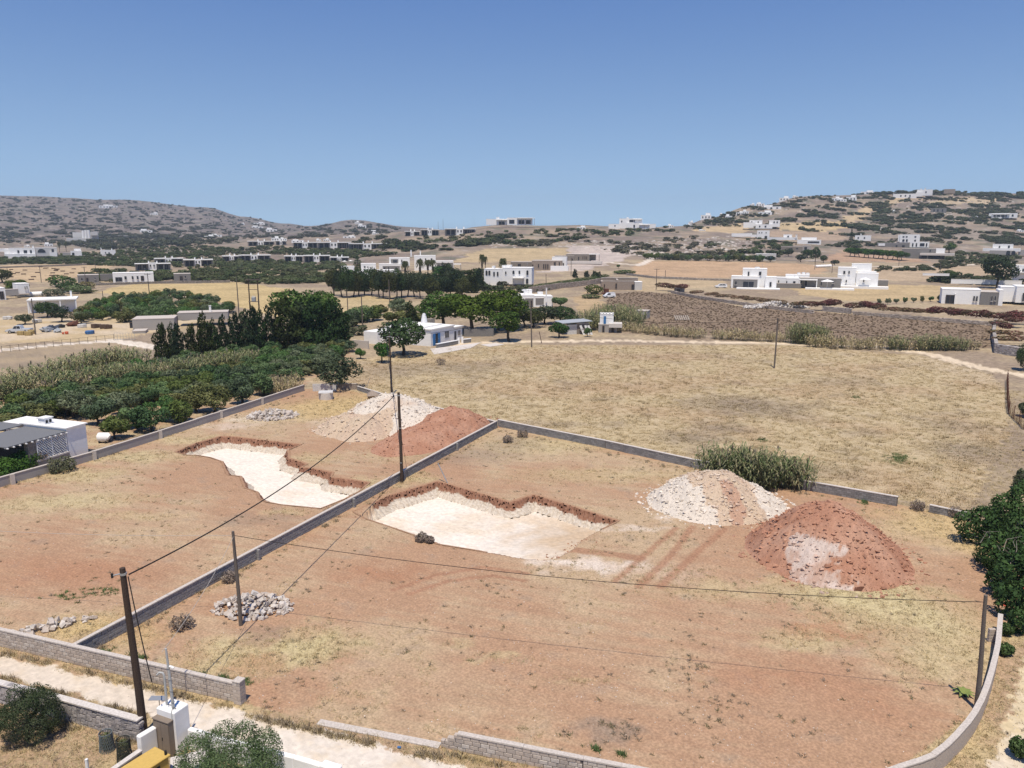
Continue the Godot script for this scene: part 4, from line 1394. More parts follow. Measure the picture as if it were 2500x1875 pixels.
func build_poles() -> void:
	var d0 := G(352, 1797)
	var d1 := d0 + Vector3(-0.15, 8.35, 0.1)
	var a0 := G(981, 1177)
	var a1 := a0 + Vector3(-0.05, 8.5, 0)
	var b0 := G(588, 1527)
	var b1 := b0 + Vector3(-0.05, 5.9, 0)
	var c0 := G(2384, 1732)
	var c1 := c0 + Vector3(-0.35, 6.1, 0.2)
	var e0 := G(956, 964)
	var e1 := e0 + Vector3(-0.05, 8.6, 0)
	var pd := wood_pole("tall dark wooden utility pole rising behind the white gate pillar", d0, d1, 0.19, 0.125, M.pole)
	var pa := wood_pole("tall brown utility pole standing against the dividing block wall", a0, a1, 0.16, 0.12, M.pole)
	wood_pole("thin weathered pole beside the heap of broken concrete blocks", b0, b1, 0.12, 0.08, M.pole_grey)
	wood_pole("leaning weathered pole inside the curved pale wall", c0, c1, 0.13, 0.085, M.pole_grey)
	var pe := wood_pole("utility pole behind the white rubble heap, near the blue-doored house", e0, e1, 0.15, 0.11, M.pole)
	for q in [[pd, d1 - d0], [pa, a1 - a0], [pe, e1 - e0]]:
		var h: Vector3 = q[1]
		part(q[0], "bracket", tube_mesh([h + Vector3(-0.1, -0.25, 0.05), h + Vector3(-0.45, -0.32, 0.1)], [0.035, 0.03], 6), M.metal)
		part(q[0], "clamp", tube_mesh([h + Vector3(-0.45, -0.42, 0.1), h + Vector3(-0.45, -0.22, 0.1)], [0.05, 0.06], 8), M.dark)
		part(q[0], "band", tube_mesh([h + Vector3(0, -0.32, 0), h + Vector3(0, -0.22, 0)], [0.15, 0.15], 10), M.metal)
	for q in [[1.9], [5.2]]:
		part(pa, "number_plate", box_mesh(Vector3(0.12, 0.09, 0.02)), M.metal, Transform3D(Basis.IDENTITY, Vector3(0.0, q[0], 0.17)))
	var hook := Vector3(-0.45, -0.32, 0.1)
	cable("thick twisted cable from the gate pole to the pole at the dividing wall", d1 + Vector3(0.25, -0.3, 0), a1 + hook, 1.1, 0.036, M.wire)
	cable("thick cable from the dividing-wall pole to the pole behind the rubble heap", a1 + hook, e1 + hook, 0.7, 0.034, M.wire)
	cable("guy wire dropping steeply from the top of the dividing-wall pole", a1 + Vector3(-0.4, -0.4, 0), a0 + Vector3(0.45, 0.05, -1.2), 0.02, 0.014, M.wire)
	cable("service cable dropping from the gate pole to the bent pipe mast", d1 + Vector3(0.2, -0.4, 0), G(371, 1665, 3.6), 0.25, 0.026, M.wire)
	cable("thin telephone wire from the weathered pole across the red plot to the leaning pole", b1 + Vector3(0, -0.25, 0), c1 + Vector3(0, -0.35, 0), 0.75, 0.017, M.wire)
	var far := G(-380, 1268, 5.6)
	cable("pale thin wire from the weathered pole over the grove-side plot", far, b1 + Vector3(0, -0.25, 0), 0.35, 0.012, M.wire_pale)
	cable("pale drop wire from the camera mast to the weathered pole", G(395, 1592, 4.95), b1 + Vector3(0, -0.3, 0), 0.35, 0.012, M.wire_pale)
	var m1 := G(1890, 899)
	var m2 := G(1298, 848)
	var p1 := wood_pole("lone slim pole standing out in the dry meadow", m1, m1 + Vector3(0.1, 8.5, 0), 0.14, 0.11, M.pole_grey)
	var p2 := wood_pole("slim pole at the edge of the farm track near the small citrus trees", m2, m2 + Vector3(-0.2, 8.3, 0), 0.14, 0.11, M.pole_grey)
	for q in [[p1, 8.4], [p2, 8.2]]:
		part(q[0], "clamp", tube_mesh([Vector3(0, q[1] - 0.1, 0.1), Vector3(0, q[1] - 0.1, 0.3)], [0.05, 0.05], 6), M.dark)
	var s := G(1320, 838)
	var lp := thing("leaning_post", "short dark post leaning beside the farm track", "post", s)
	part(lp, "shaft", tube_mesh([Vector3(0.25, -0.2, 0), Vector3(-0.3, 2.4, 0)], [0.08, 0.07], 7), M.wood_dark)
	cable("cable between the citrus-side pole and the slim meadow pole", m2 + Vector3(-0.2, 8.1, 0.3), m1 + Vector3(0.1, 8.3, 0.3), 1.6, 0.028, M.wire)
	cable("cable from the slim meadow pole over the fallow field", m1 + Vector3(0.1, 8.3, 0.3), G(2640, 835, 7.0), 1.6, 0.028, M.wire)
	cable("cable from the pole behind the rubble heap to the citrus-side pole", e1 + hook, m2 + Vector3(-0.2, 8.1, 0.3), 1.2, 0.024, M.wire)
	# smaller poles farther off: base, row of the top, cross-arm
	var k := 0
	for q in [[584, 779, 680, 0], [366, 736, 668, 1], [211, 708, 651, 2], [101, 690, 650, 0], [19, 672, 653, 0], [233, 656, 630, 0], [87, 817, 729, 0], [252, 732, 712, 0], [849, 759, 711, 0], [885, 796, 723, 0], [951, 741, 683, 0], [868, 796, 758, 0], [1602, 707, 656, 1], [1394, 674, 630, 0], [1624, 681, 660, 0], [1333, 707, 669, 0], [1465, 693, 664, 0], [1989, 658, 620, 0], [2031, 667, 634, 0], [2194, 649, 628, 0], [2295, 664, 630, 0], [1070, 566, 541, 0], [1082, 564, 534, 0], [1942, 545, 517, 0], [1862, 483, 473, 0]]:
		k += 1
		var at := T(q[0], q[1])
		var hgt: float = clampf((q[1] - q[2]) * scale_at(at), 3.0, 13.0)
		var t := wood_pole("slim distant utility pole standing on the farmland", at, at + Vector3(0, hgt, 0), 0.15, 0.11, M.pole_grey, "distant utility poles")
		if q[3] > 0:
			part(t, "crossarm", box_mesh(Vector3(2.0, 0.14, 0.12)), M.pole_grey, Transform3D(Basis.IDENTITY, Vector3(0, hgt - 0.3, 0.16)))
			for x in [-0.85, 0.0, 0.85]:
				part(t, "insulator", tube_mesh([Vector3(x, hgt - 0.23, 0.16), Vector3(x, hgt + 0.05, 0.16)], [0.06, 0.05], 6), M.white_old)
	# twin pole with the transformer, and its small cousin on the ridge
	for q in [[612, 777, 680, 634, "twin-pole transformer mast with a grey transformer on its platform", true], [1153, 551, 516, 1159, "slender twin-pole mast on the ridge beside the long white villa", false]]:
		var at := T(q[0], q[1])
		var sc := scale_at(at)
		var hgt: float = (q[1] - q[2]) * sc
		var gap: float = (q[3] - q[0]) * sc
		var t := thing("twin_pole_mast", q[4], "transformer mast", at)
		for x in [0.0, gap]:
			part(t, "shaft", tube_mesh([Vector3(x, -0.3, 0), Vector3(x, hgt, 0)], [0.18, 0.13], 8), M.pole)
		part(t, "crossarm", box_mesh(Vector3(gap + 1.6, 0.18, 0.16)), M.pole_grey, Transform3D(Basis.IDENTITY, Vector3(gap * 0.5, hgt - 0.4, 0.2)))
		part(t, "crossarm", box_mesh(Vector3(gap + 0.4, 0.14, 0.14)), M.pole_grey, Transform3D(Basis.IDENTITY, Vector3(gap * 0.5, hgt * 0.72, 0.18)))
		for x in [-0.6, gap * 0.5, gap + 0.6]:
			part(t, "insulator", tube_mesh([Vector3(x, hgt - 0.3, 0.2), Vector3(x, hgt + 0.15, 0.2)], [0.08, 0.06], 6), M.dark)
		if q[5]:
			part(t, "platform", box_mesh(Vector3(gap + 0.3, 0.12, 0.9)), M.pole_grey, Transform3D(Basis.IDENTITY, Vector3(gap * 0.5, hgt * 0.42, 0.2)))
			var tr := MB.new()
			tr.chamfer(Vector3.ZERO, Vector3(1.0, 1.2, 0.8), 0.08)
			var tf := part(t, "transformer", tr.mesh(), M.metal, Transform3D(Basis.IDENTITY, Vector3(gap * 0.5, hgt * 0.42 + 0.67, 0.2)))
			for x in [-0.3, 0.0, 0.3]:
				part(tf, "bushing", tube_mesh([Vector3(x, 0.6, 0), Vector3(x, 0.95, 0)], [0.06, 0.04], 6), M.white_old)

# ---------------------------------------------------------------- small things on the plots
func build_plot_small() -> void:
	# well ring
	var w := thing("concrete_well_ring", "pale concrete well ring with a slab lid near the white wall panel", "well", G(796, 974))
	part(w, "ring", tube_mesh([Vector3(0, -0.2, 0), Vector3(0, 0.05, 0), Vector3(0, 0.95, 0)], [0.95, 0.95, 1.02], 20), M.coping_white)
	part(w, "lid", box_mesh(Vector3(1.9, 0.09, 1.7)), M.white_old, Transform3D(Basis(Vector3.UP, 0.2), Vector3(0, 1.0, 0)))
	# leaning metal stake by the second pit, another at the rear wall
	var s := thing("metal_stake", "grey steel pipe leaning out of the ground behind the white pit", "stake", G(1094, 1180))
	part(s, "pipe", tube_mesh([Vector3(0.05, -0.2, 0), Vector3(-0.95, 1.75, -0.5)], [0.05, 0.05], 8), M.metal)
	part(s, "collar", tube_mesh([Vector3(-0.92, 1.69, -0.48), Vector3(-0.95, 1.76, -0.5)], [0.065, 0.065], 8), M.metal)
	var s2 := thing("wooden_stake", "thin wooden stake leaning over the rear wall by the well ring", "stake", G(891, 958))
	part(s2, "stick", tube_mesh([Vector3(0, -0.1, 0), Vector3(0.7, 2.0, -0.3)], [0.05, 0.04], 6), M.wood_pale)
	# agave by the leaning pole
	var ag := thing("agave_plant", "small yellow-green agave sprawling at the foot of the leaning pole", "agave", G(2352, 1695))
	for k in 9:
		var f := TAU * k / 9.0 + 0.3
		var m := MB.new()
		var dirn := Vector3(cos(f), 0, sin(f))
		var side := Vector3(-sin(f), 0, cos(f)) * 0.1
		var p0 := Vector3.ZERO
		var p1 := dirn * 0.3 + Vector3(0, 0.2, 0)
		var p2 := dirn * 0.6 + Vector3(0, 0.12, 0)
		m.quad(p0 - side, p0 + side, p1 + side, p1 - side, Vector3(-dirn.x * 0.5, 1, -dirn.z * 0.5).normalized())
		m.tri(p1 - side, p1 + side, p2, Vector3(dirn.x * 0.3, 1, dirn.z * 0.3).normalized())
		part(ag, "leaf", m.mesh(), M.cactus)
	# small blue can on the lane
	var can := thing("blue_can", "tiny crushed blue can lying at the edge of the white lane", "can", G(975, 1827))
	part(can, "shell", tube_mesh([Vector3(-0.08, 0.06, 0), Vector3(0.08, 0.06, 0.02)], [0.06, 0.05], 8), M.tarp_blue)
	# wire fence at the meadow's edge
	var fl := [G(2458, 930), G(2459, 985), G(2462, 1010), G(2500, 1050)]
	var fe := thing("wire_fence", "rusty wire fence overgrown with dead stalks at the edge of the dry meadow", "fence", fl[0])
	var net := MB.new()
	for k in 3:
		var a: Vector3 = fl[k] - fl[0]
		var b: Vector3 = fl[k + 1] - fl[0]
		var cnt := maxi(2, int(a.distance_to(b) / 2.4))
		for j in cnt:
			var p := a.lerp(b, j / float(cnt))
			part(fe, "post", tube_mesh([p + Vector3(0, -0.2, 0), p + Vector3(0.03, 1.7, 0)], [0.05, 0.04], 6), M.rust)
		for h in [0.15, 0.4, 0.65, 0.9, 1.15, 1.4, 1.6]:
			net.tube([a + Vector3(0, h, 0), b + Vector3(0, h, 0)], [0.012, 0.012], 3)
		for j in int(a.distance_to(b) / 0.12):
			var p := a.lerp(b, rng.randf())
			net.tube([p, p + Vector3(rng.randf_range(-0.15, 0.15), rng.randf_range(0.6, 1.6), rng.randf_range(-0.15, 0.15))], [0.013, 0.006], 3)
	part(fe, "wires", net.mesh(), M.rust)

# ---------------------------------------------------------------- buildings
# A building stands where its foot touches the terrain; its parts are measured in the photograph and turned to metres at that distance.
# w white wall, o old white wall, s brown stone, g grey stone, p pale stone, k concrete: [kind, x0, x1, top, foot, forward, depth]
# v window, d door, b blue door, a arched opening: [kind, x0, x1, top, foot, forward]; c chimney: [x0, x1, top, foot, back]
# t canopy on posts: [x0, x1, top, foot, forward, depth]; l terrace slab; u parasol [x, half, top, foot, forward]; r round tank
func bld(n: String, label: String, cx: float, cy: float, yaw: float, parts: Array, group := "", cat := "house") -> Node3D:
	var at := T(cx, cy)
	var low := cy
	while at.z < -3000.0 and low < cy + 30.0:      # a house on the skyline: its foot lies just below the crest
		low += 1.0
		at = T(cx, low)
	var s := scale_at(at)
	var t := thing(n, label, cat, at, atan2(-at.x, -at.z) + deg_to_rad(yaw), group)
	var far := -at.z > 480.0
	var k := 0
	for q in parts:
		k += 1
		var kind: String = q[0]
		var x0: float = (q[1] - cx) * s
		var x1: float = (q[2] - cx) * s
		if kind == "u":
			var px: float = (q[1] - cx) * s
			var rr: float = q[2] * s
			var tp: float = (cy - q[3]) * s
			var ft: float = (cy - q[4]) * s
			var um := MB.new()
			for j in 4:
				var a := TAU * j / 4.0 + 0.785
				var b := a + TAU / 4.0
				um.tri(Vector3(px, tp, q[5]), Vector3(px + cos(a) * rr * 1.3, tp - rr * 0.35, q[5] + sin(a) * rr * 1.3), Vector3(px + cos(b) * rr * 1.3, tp - rr * 0.35, q[5] + sin(b) * rr * 1.3), Vector3(cos(a + 0.785) * 0.4, 1, sin(a + 0.785) * 0.4).normalized())
			var uo := part(t, "parasol", um.mesh(), M.roof_white)
			part(uo, "pole", tube_mesh([Vector3(px, ft - 0.2, q[5]), Vector3(px, tp - 0.05, q[5])], [0.06, 0.05], 6), M.white)
			continue
		var y1: float = (cy - q[3]) * s
		var y0: float = (cy - q[4]) * s
		var mx := (x0 + x1) * 0.5
		var w := x1 - x0
		match kind:
			"w", "o", "s", "g", "p", "k":
				var m: Material = {"w": M.white, "o": M.white_old, "s": M.stone, "g": M.stone_grey, "p": M.stone_pink, "k": M.grey_render}[kind]
				var z1: float = q[5] + 0.011 * k
				var dep: float = q[6] + 0.013 * k
				var sink := 1.6 if y0 < 0.6 else 0.02
				part(t, "wall", box_mesh(Vector3(w, y1 - y0 + sink, dep)), m, Transform3D(Basis.IDENTITY, Vector3(mx, (y1 + y0 - sink) * 0.5, z1 - dep * 0.5)))
				var lip := 0.10 if far else 0.16
				part(t, "roof", box_mesh(Vector3(w + 0.1, lip, dep + 0.1)), M.roof_white if kind == "w" or kind == "o" else M.coping, Transform3D(Basis.IDENTITY, Vector3(mx, y1 + lip * 0.5, z1 - dep * 0.5)))
				if kind == "w" and not far and w > 5.0 and k < 4:
					var aerial := part(t, "aerial", tube_mesh([Vector3(mx + w * 0.3, y1, z1 - dep * 0.6), Vector3(mx + w * 0.3, y1 + 1.9, z1 - dep * 0.6)], [0.035, 0.03], 5), M.metal)
					part(aerial, "crossbar", box_mesh(Vector3(0.9, 0.05, 0.05)), M.metal, Transform3D(Basis.IDENTITY, Vector3(mx + w * 0.3, y1 + 1.75, z1 - dep * 0.6)))
			"v", "d", "b":
				var z: float = q[5] + 0.13 + 0.009 * k
				var hh := y1 - y0
				var f: Material = M.blue if kind == "b" else (M.frame_brown if kind == "d" else M.frame)
				var o := part(t, "window" if kind == "v" else "door", box_mesh(Vector3(w, hh, 0.06)), M.pane if kind != "b" else M.blue, Transform3D(Basis.IDENTITY, Vector3(mx, (y0 + y1) * 0.5, z)))
				if not far:
					var fr := MB.new()
					var e := 0.07
					fr.box(Vector3(-w * 0.5 + e * 0.5, 0, 0.05), Vector3(e, hh, 0.06))
					fr.box(Vector3(w * 0.5 - e * 0.5, 0, 0.05), Vector3(e, hh, 0.06))
					fr.box(Vector3(0, hh * 0.5 - e * 0.5, 0.052), Vector3(w - 2.0 * e, e, 0.06))
					if kind == "v":
						fr.box(Vector3(0, -hh * 0.5 + e * 0.5, 0.052), Vector3(w - 2.0 * e, e, 0.06))
					if w > 1.0:
						fr.box(Vector3(0, 0, 0.048), Vector3(e * 0.7, hh - 2.0 * e, 0.05))
					part(o, "frame", fr.mesh(), f)
					if kind == "v":
						part(o, "sill", box_mesh(Vector3(w + 0.2, 0.08, 0.22)), M.coping_white, Transform3D(Basis.IDENTITY, Vector3(0, -hh * 0.5 - 0.05, 0.06)))
			"a":
				var pts := PackedVector2Array([Vector2(x0, y0), Vector2(x1, y0)])
				var ry := minf(y1 - y0, w * 0.5)
				for j in 9:
					var a := PI * j / 8.0
					pts.append(Vector2(mx + cos(a) * w * 0.5, y1 - ry + sin(a) * ry))
				var am := MB.new()
				am.prism(pts, q[5] + 0.1, q[5] + 0.16 + 0.009 * k)
				part(t, "arched_window", am.mesh(), M.pane)
			"c":
				var cm := MB.new()
				cm.box(Vector3(mx, (y0 + y1) * 0.5, q[5]), Vector3(w, y1 - y0, w))
				cm.box(Vector3(mx, y1 + 0.05, q[5]), Vector3(w * 1.25, 0.12, w * 1.25))
				part(t, "chimney", cm.mesh(), M.white)
			"t":
				var z1: float = q[5] + 0.007 * k
				var pg := part(t, "canopy", box_mesh(Vector3(w, 0.56 if far else 0.32, q[6])), M.roof_white, Transform3D(Basis.IDENTITY, Vector3(mx, y1 - (0.0 if far else 0.14), z1 - q[6] * 0.5)))
				var cnt := maxi(2, int(w / 4.0) + 1)
				for j in cnt:
					var px := -w * 0.5 + 0.25 + (w - 0.5) * j / (cnt - 1)
					part(pg, "post", box_mesh(Vector3(0.3, y1 - y0 + 0.5, 0.3)), M.stone_grey if q.size() < 8 else M.white, Transform3D(Basis.IDENTITY, Vector3(px, -(y1 - y0 + 0.5) * 0.5 - 0.12, q[6] * 0.5 - 0.25)))
			"l":
				part(t, "terrace", box_mesh(Vector3(w, y1 - y0 + 0.6, q[6])), M.coping_white if q.size() < 8 else M.white, Transform3D(Basis.IDENTITY, Vector3(mx, (y1 + y0 - 0.6) * 0.5, q[5] + 0.01 * k - q[6] * 0.5)))
			"r":
				part(t, "water_tank", tube_mesh([Vector3(mx, y0, q[5]), Vector3(mx, y1 - 0.1, q[5]), Vector3(mx, y1, q[5])], [w * 0.5, w * 0.5, w * 0.3], 12), M.white)
	return t

func build_shed_and_house() -> void:
	# low shed with grey canopies behind the grove wall
	var a := G(98, 1150)        # stone corner below the lattice
	var b := G(232, 1108)
	var bs := stretch(a, b)
	var bk := bs.z if bs.z.z < 0.0 else -bs.z
	var t := thing("lattice_shed", "low white shed with grey canopy roofs and a white lattice screen", "shed", a + bk * 0.75)
	var L := Vector2(b.x - a.x, b.z - a.z).length()
	var o := Vector3.ZERO
	var put := func(n: String, x0: float, x1: float, d0: float, d1: float, y0: float, y1: float, m: Material, tilt := 0.0) -> MeshInstance3D:
		return part(t, n, box_mesh(Vector3(x1 - x0, y1 - y0, d1 - d0)), m, Transform3D(Basis(bs.x, Vector3.UP, bs.z).rotated(bs.x, tilt), o + bs.x * (x0 + x1) * 0.5 + bk * (d0 + d1) * 0.5 + Vector3(0, (y0 + y1) * 0.5, 0)))
	put.call("wall", L * 0.62, L * 0.98, 0.0, 6.2, -0.3, 3.2, M.white)
	put.call("roof", L * 0.60, L * 1.0, -0.15, 6.4, 3.205, 3.32, M.roof_white)
	put.call("wall", L * 0.66, L * 1.06, 6.3, 9.0, -0.3, 3.0, M.white)
	put.call("roof", L * 0.64, L * 1.08, 6.35, 9.2, 3.015, 3.12, M.roof_white)
	var can: MeshInstance3D = put.call("canopy", -L * 0.42, L * 0.615, -0.1, 5.6, 2.92, 3.0, M.slate)
	for k in 11:
		part(can, "rafter_end", box_mesh(Vector3(0.1, 0.1, 0.5)), M.white, Transform3D(Basis.IDENTITY, Vector3(-L * 0.5 + k * L * 0.1, -0.09, -2.8 * signf(bk.dot(bs.z)))))
	put.call("canopy", L * 0.2, L * 0.62, 6.0, 9.5, 3.05, 3.13, M.slate)
	put.call("wall", L * 0.24, L * 0.5, 9.0, 9.25, -0.3, 3.0, M.white)
	put.call("roof", -L * 0.75, -L * 0.3, 4.6, 8.0, 3.05, 3.17, M.roof_white)
	put.call("wall", -L * 0.72, -L * 0.33, 4.7, 7.8, -0.3, 3.04, M.white)
	put.call("wall", -L * 0.2, L * 0.6, 5.3, 5.5, -0.3, 2.9, M.stone_grey)
	put.call("stone_pier", -0.4, 0.5, 0.0, 0.5, -0.3, 2.85, M.stone)
	put.call("sill", 0.3, L * 0.62, -0.2, 0.3, 0.75, 0.9, M.coping_white)
	put.call("parapet", 0.4, L * 0.62, -0.1, 0.2, -0.3, 0.74, M.grey_render)
	var lat := MB.new()
	var x0 := 0.55
	var x1 := L * 0.60
	for k in 44:
		var f := -1.9 + k * 0.27
		for s in [-1.0, 1.0]:
			var p := Vector3(x0 + f, 0.92, 0.0)
			var q := Vector3(x0 + f + 1.9, 2.82, 0.0)
			if s < 0.0:
				p = Vector3(x0 + f + 1.9, 0.92, 0.02)
				q = Vector3(x0 + f, 2.82, 0.02)
			var c0 := clampf((x0 - minf(p.x, q.x)) / 1.9, 0.0, 1.0)
			var c1 := clampf((x1 - minf(p.x, q.x)) / 1.9, 0.0, 1.0)
			if c1 - c0 < 0.02:
				continue
			var lo := p if p.x < q.x else q
			var hi := q if p.x < q.x else p
			var u := lo.lerp(hi, c0)
			var v := lo.lerp(hi, c1)
			lat.tube([bs.x * u.x + Vector3(0, u.y, 0) - bk * u.z, bs.x * v.x + Vector3(0, v.y, 0) - bk * v.z], [0.034, 0.034], 4)
	var lo2 := part(t, "lattice", lat.mesh(), M.white)
	for x in [x0, (x0 + x1) * 0.5, x1]:
		part(lo2, "upright", tube_mesh([bs.x * x + Vector3(0, 0.88, 0), bs.x * x + Vector3(0, 2.86, 0)], [0.05, 0.05], 5), M.white)
	part(lo2, "rail", tube_mesh([bs.x * x0 + Vector3(0, 2.85, 0), bs.x * x1 + Vector3(0, 2.85, 0)], [0.055, 0.055], 5), M.white)
	var cap := MB.new()
	cap.box(bs.x * L * 0.72 + bk * 3.6 + Vector3(0, 3.6, 0), Vector3(0.9, 0.6, 0.9), bs)
	cap.box(bs.x * L * 0.72 + bk * 3.6 + Vector3(0, 3.95, 0), Vector3(1.1, 0.1, 1.1), bs)
	var vent := part(t, "roof_vent", cap.mesh(), M.white)
	for k in 2:
		part(vent, "opening", box_mesh(Vector3(0.22, 0.3, 0.06)), M.dark, Transform3D(bs, bs.x * (L * 0.72 - 0.2 + k * 0.4) + bk * 3.13 + Vector3(0, 3.6, 0)))
	var tank := thing("white_tank", "white rounded water tank at the end of the lattice shed", "water tank", G(268, 1082) + bk * 0.8)
	part(tank, "drum", tube_mesh([Vector3(-0.6, 0.55, 0), Vector3(-0.5, 0.6, 0), Vector3(0.5, 0.6, 0), Vector3(0.6, 0.55, 0)], [0.3, 0.52, 0.52, 0.3], 14), M.white)
	for s in [-0.35, 0.35]:
		part(tank, "foot", box_mesh(Vector3(0.12, 0.3, 0.9)), M.dark, Transform3D(Basis.IDENTITY, Vector3(s, 0.1, 0)))

	# white house with the blue door; its nearest corner
	var c := G(1052, 846)
	var far := G(1131, 828)
	var ax := Vector3(far.x - c.x, 0, far.z - c.z).normalized()
	var len_a := Vector2(far.x - c.x, far.z - c.z).length()
	var ay := ax.cross(Vector3.UP)
	if ay.x > 0.0:
		ay = -ay
	var h := thing("blue_door_house", "low white island house with a blue double door and a tapered chimney", "house", c)
	var hb := Basis(ax, Vector3.UP, ay)
	var bx := func(n: String, u0: float, u1: float, v0: float, v1: float, y0: float, y1: float, m: Material) -> MeshInstance3D:
		return part(h, n, box_mesh(Vector3(u1 - u0, y1 - y0, v1 - v0)), m, Transform3D(hb, ax * (u0 + u1) * 0.5 + ay * (v0 + v1) * 0.5 + Vector3(0, (y0 + y1) * 0.5, 0)))
	bx.call("wall", 0.0, len_a * 0.70, 0.0, 11.0, -0.5, 3.3, M.white)
	bx.call("roof", -0.2, len_a * 0.70 + 0.15, -0.25, 11.2, 3.305, 3.5, M.roof_white)
	bx.call("wall", len_a * 0.705, len_a, 0.25, 7.0, -0.5, 2.75, M.white)
	bx.call("roof", len_a * 0.69, len_a + 0.2, 0.0, 7.1, 2.76, 2.95, M.roof_white)
	bx.call("wall", -2.6, len_a * 0.4, 11.3, 14.8, -0.5, 2.5, M.white)
	bx.call("parapet", 1.0, len_a * 0.6, 2.0, 10.5, 3.505, 3.75, M.roof_white)
	for k in 2:
		var door: MeshInstance3D = bx.call("door", 0.75 + k * 1.75, 1.55 + k * 1.75, -0.12, 0.02, 0.1, 2.45, M.blue)
		part(door, "handle", box_mesh(Vector3(0.06, 0.18, 0.06)), M.metal, Transform3D(Basis.IDENTITY, Vector3(0.3 - k * 0.6, 0, -0.1)))
	bx.call("door_opening", 1.56, 2.49, -0.05, 0.015, 0.1, 2.4, M.pane)
	bx.call("lintel", 0.6, 3.5, -0.10, 0.018, 2.46, 2.62, M.white)
	for q in [[5.1, 6.6, 1.1, 2.4], [len_a * 0.86, len_a * 0.93, 1.0, 2.0]]:
		var win: MeshInstance3D = bx.call("window", q[0], q[1], -0.06 + (0.25 if q[0] > 7.0 else 0.0), 0.012 + (0.25 if q[0] > 7.0 else 0.0), q[2], q[3], M.pane)
		for s in [-1, 1]:
			part(win, "shutter", box_mesh(Vector3(0.12, q[3] - q[2], 0.14)), M.white_old, Transform3D(Basis.IDENTITY, Vector3(s * (q[1] - q[0]) * 0.5, 0, 0)))
		part(win, "mullion", box_mesh(Vector3(0.14, q[3] - q[2], 0.12)), M.white_old)
	bx.call("side_door", len_a * 0.75, len_a * 0.80, 0.18, 0.27, 0.0, 2.0, M.shade_pane)
	var ch := MB.new()
	var cp := ax * 6.5 + ay * 6.0
	ch.tube([cp + Vector3(0, 3.3, 0), cp + Vector3(0, 4.6, 0), cp + Vector3(0, 5.6, 0), cp + Vector3(0, 5.8, 0)], [0.75, 0.6, 0.38, 0.2], 8)
	var chim := part(h, "chimney", ch.mesh(), M.white)
	part(chim, "vent_slot", box_mesh(Vector3(0.3, 0.45, 0.3)), M.dark, Transform3D(hb, cp + Vector3(0, 5.2, 0) - ay * 0.25))
	bx.call("roof_box", 7.8, 9.6, 5.4, 7.0, 3.5, 4.4, M.stone)
	# yard in front of it
	var y := thing("yard_wall", "low stone yard wall with white coping before the blue door", "wall", G(1066, 850))
	var p0 := G(1066, 850)
	for seg in [[[1066, 850], [1118, 840]], [[1130, 838], [1149, 836]]]:
		var s0 := G(seg[0][0], seg[0][1])
		var s1 := G(seg[1][0], seg[1][1])
		var sb := stretch(s0, s1)
		var sl := s0.distance_to(s1)
		part(y, "stonework", box_mesh(Vector3(sl, 0.9, 0.4)), M.stone_grey, Transform3D(sb, (s0 + s1) * 0.5 - p0 + Vector3(0, 0.3, 0)))
		part(y, "coping", box_mesh(Vector3(sl + 0.1, 0.12, 0.5)), M.white, Transform3D(sb, (s0 + s1) * 0.5 - p0 + Vector3(0, 0.815, 0)))
	part(y, "gate_post", box_mesh(Vector3(0.4, 1.4, 0.4)), M.white, Transform3D(Basis.IDENTITY, G(1120, 840) - p0 + Vector3(0, 0.6, 0)))
	part(y, "gate_post", box_mesh(Vector3(0.4, 1.4, 0.4)), M.white, Transform3D(Basis.IDENTITY, G(1129, 838) - p0 + Vector3(0, 0.6, 0)))
	plain_wall("yard_wall", "dark shaded wall under the umbrella pines beside the house", [G(1133, 822), G(1205, 821)], 1.7, 0.3, M.stone_grey, null, "wall", 6.0)
	plain_wall("yard_wall", "grey rendered wall beside the whitewashed annex", [G(862, 849), G(900, 852)], 1.6, 0.3, M.coping, null, "wall", 4.0)
	struct("house_path", flat_patch([[1050, 852], [1150, 840], [1175, 836], [1150, 850], [1060, 866]], 0.05), M.coping_white)
	struct("house_path", flat_patch([[1172, 842], [1210, 838], [1232, 842], [1195, 847]], 0.05), M.coping_white)

func flat_patch(list: Array, h: float) -> ArrayMesh:
	var poly := GP(list)
	var m := MB.new()
	var ids := Geometry2D.triangulate_polygon(poly)
	for k in range(0, ids.size(), 3):
		var a: Vector2 = poly[ids[k]]
		var b: Vector2 = poly[ids[k + 1]]
		var c: Vector2 = poly[ids[k + 2]]
		m.tri(Vector3(a.x, h, a.y), Vector3(b.x, h, b.y), Vector3(c.x, h, c.y), Vector3.UP)
	return m.mesh()

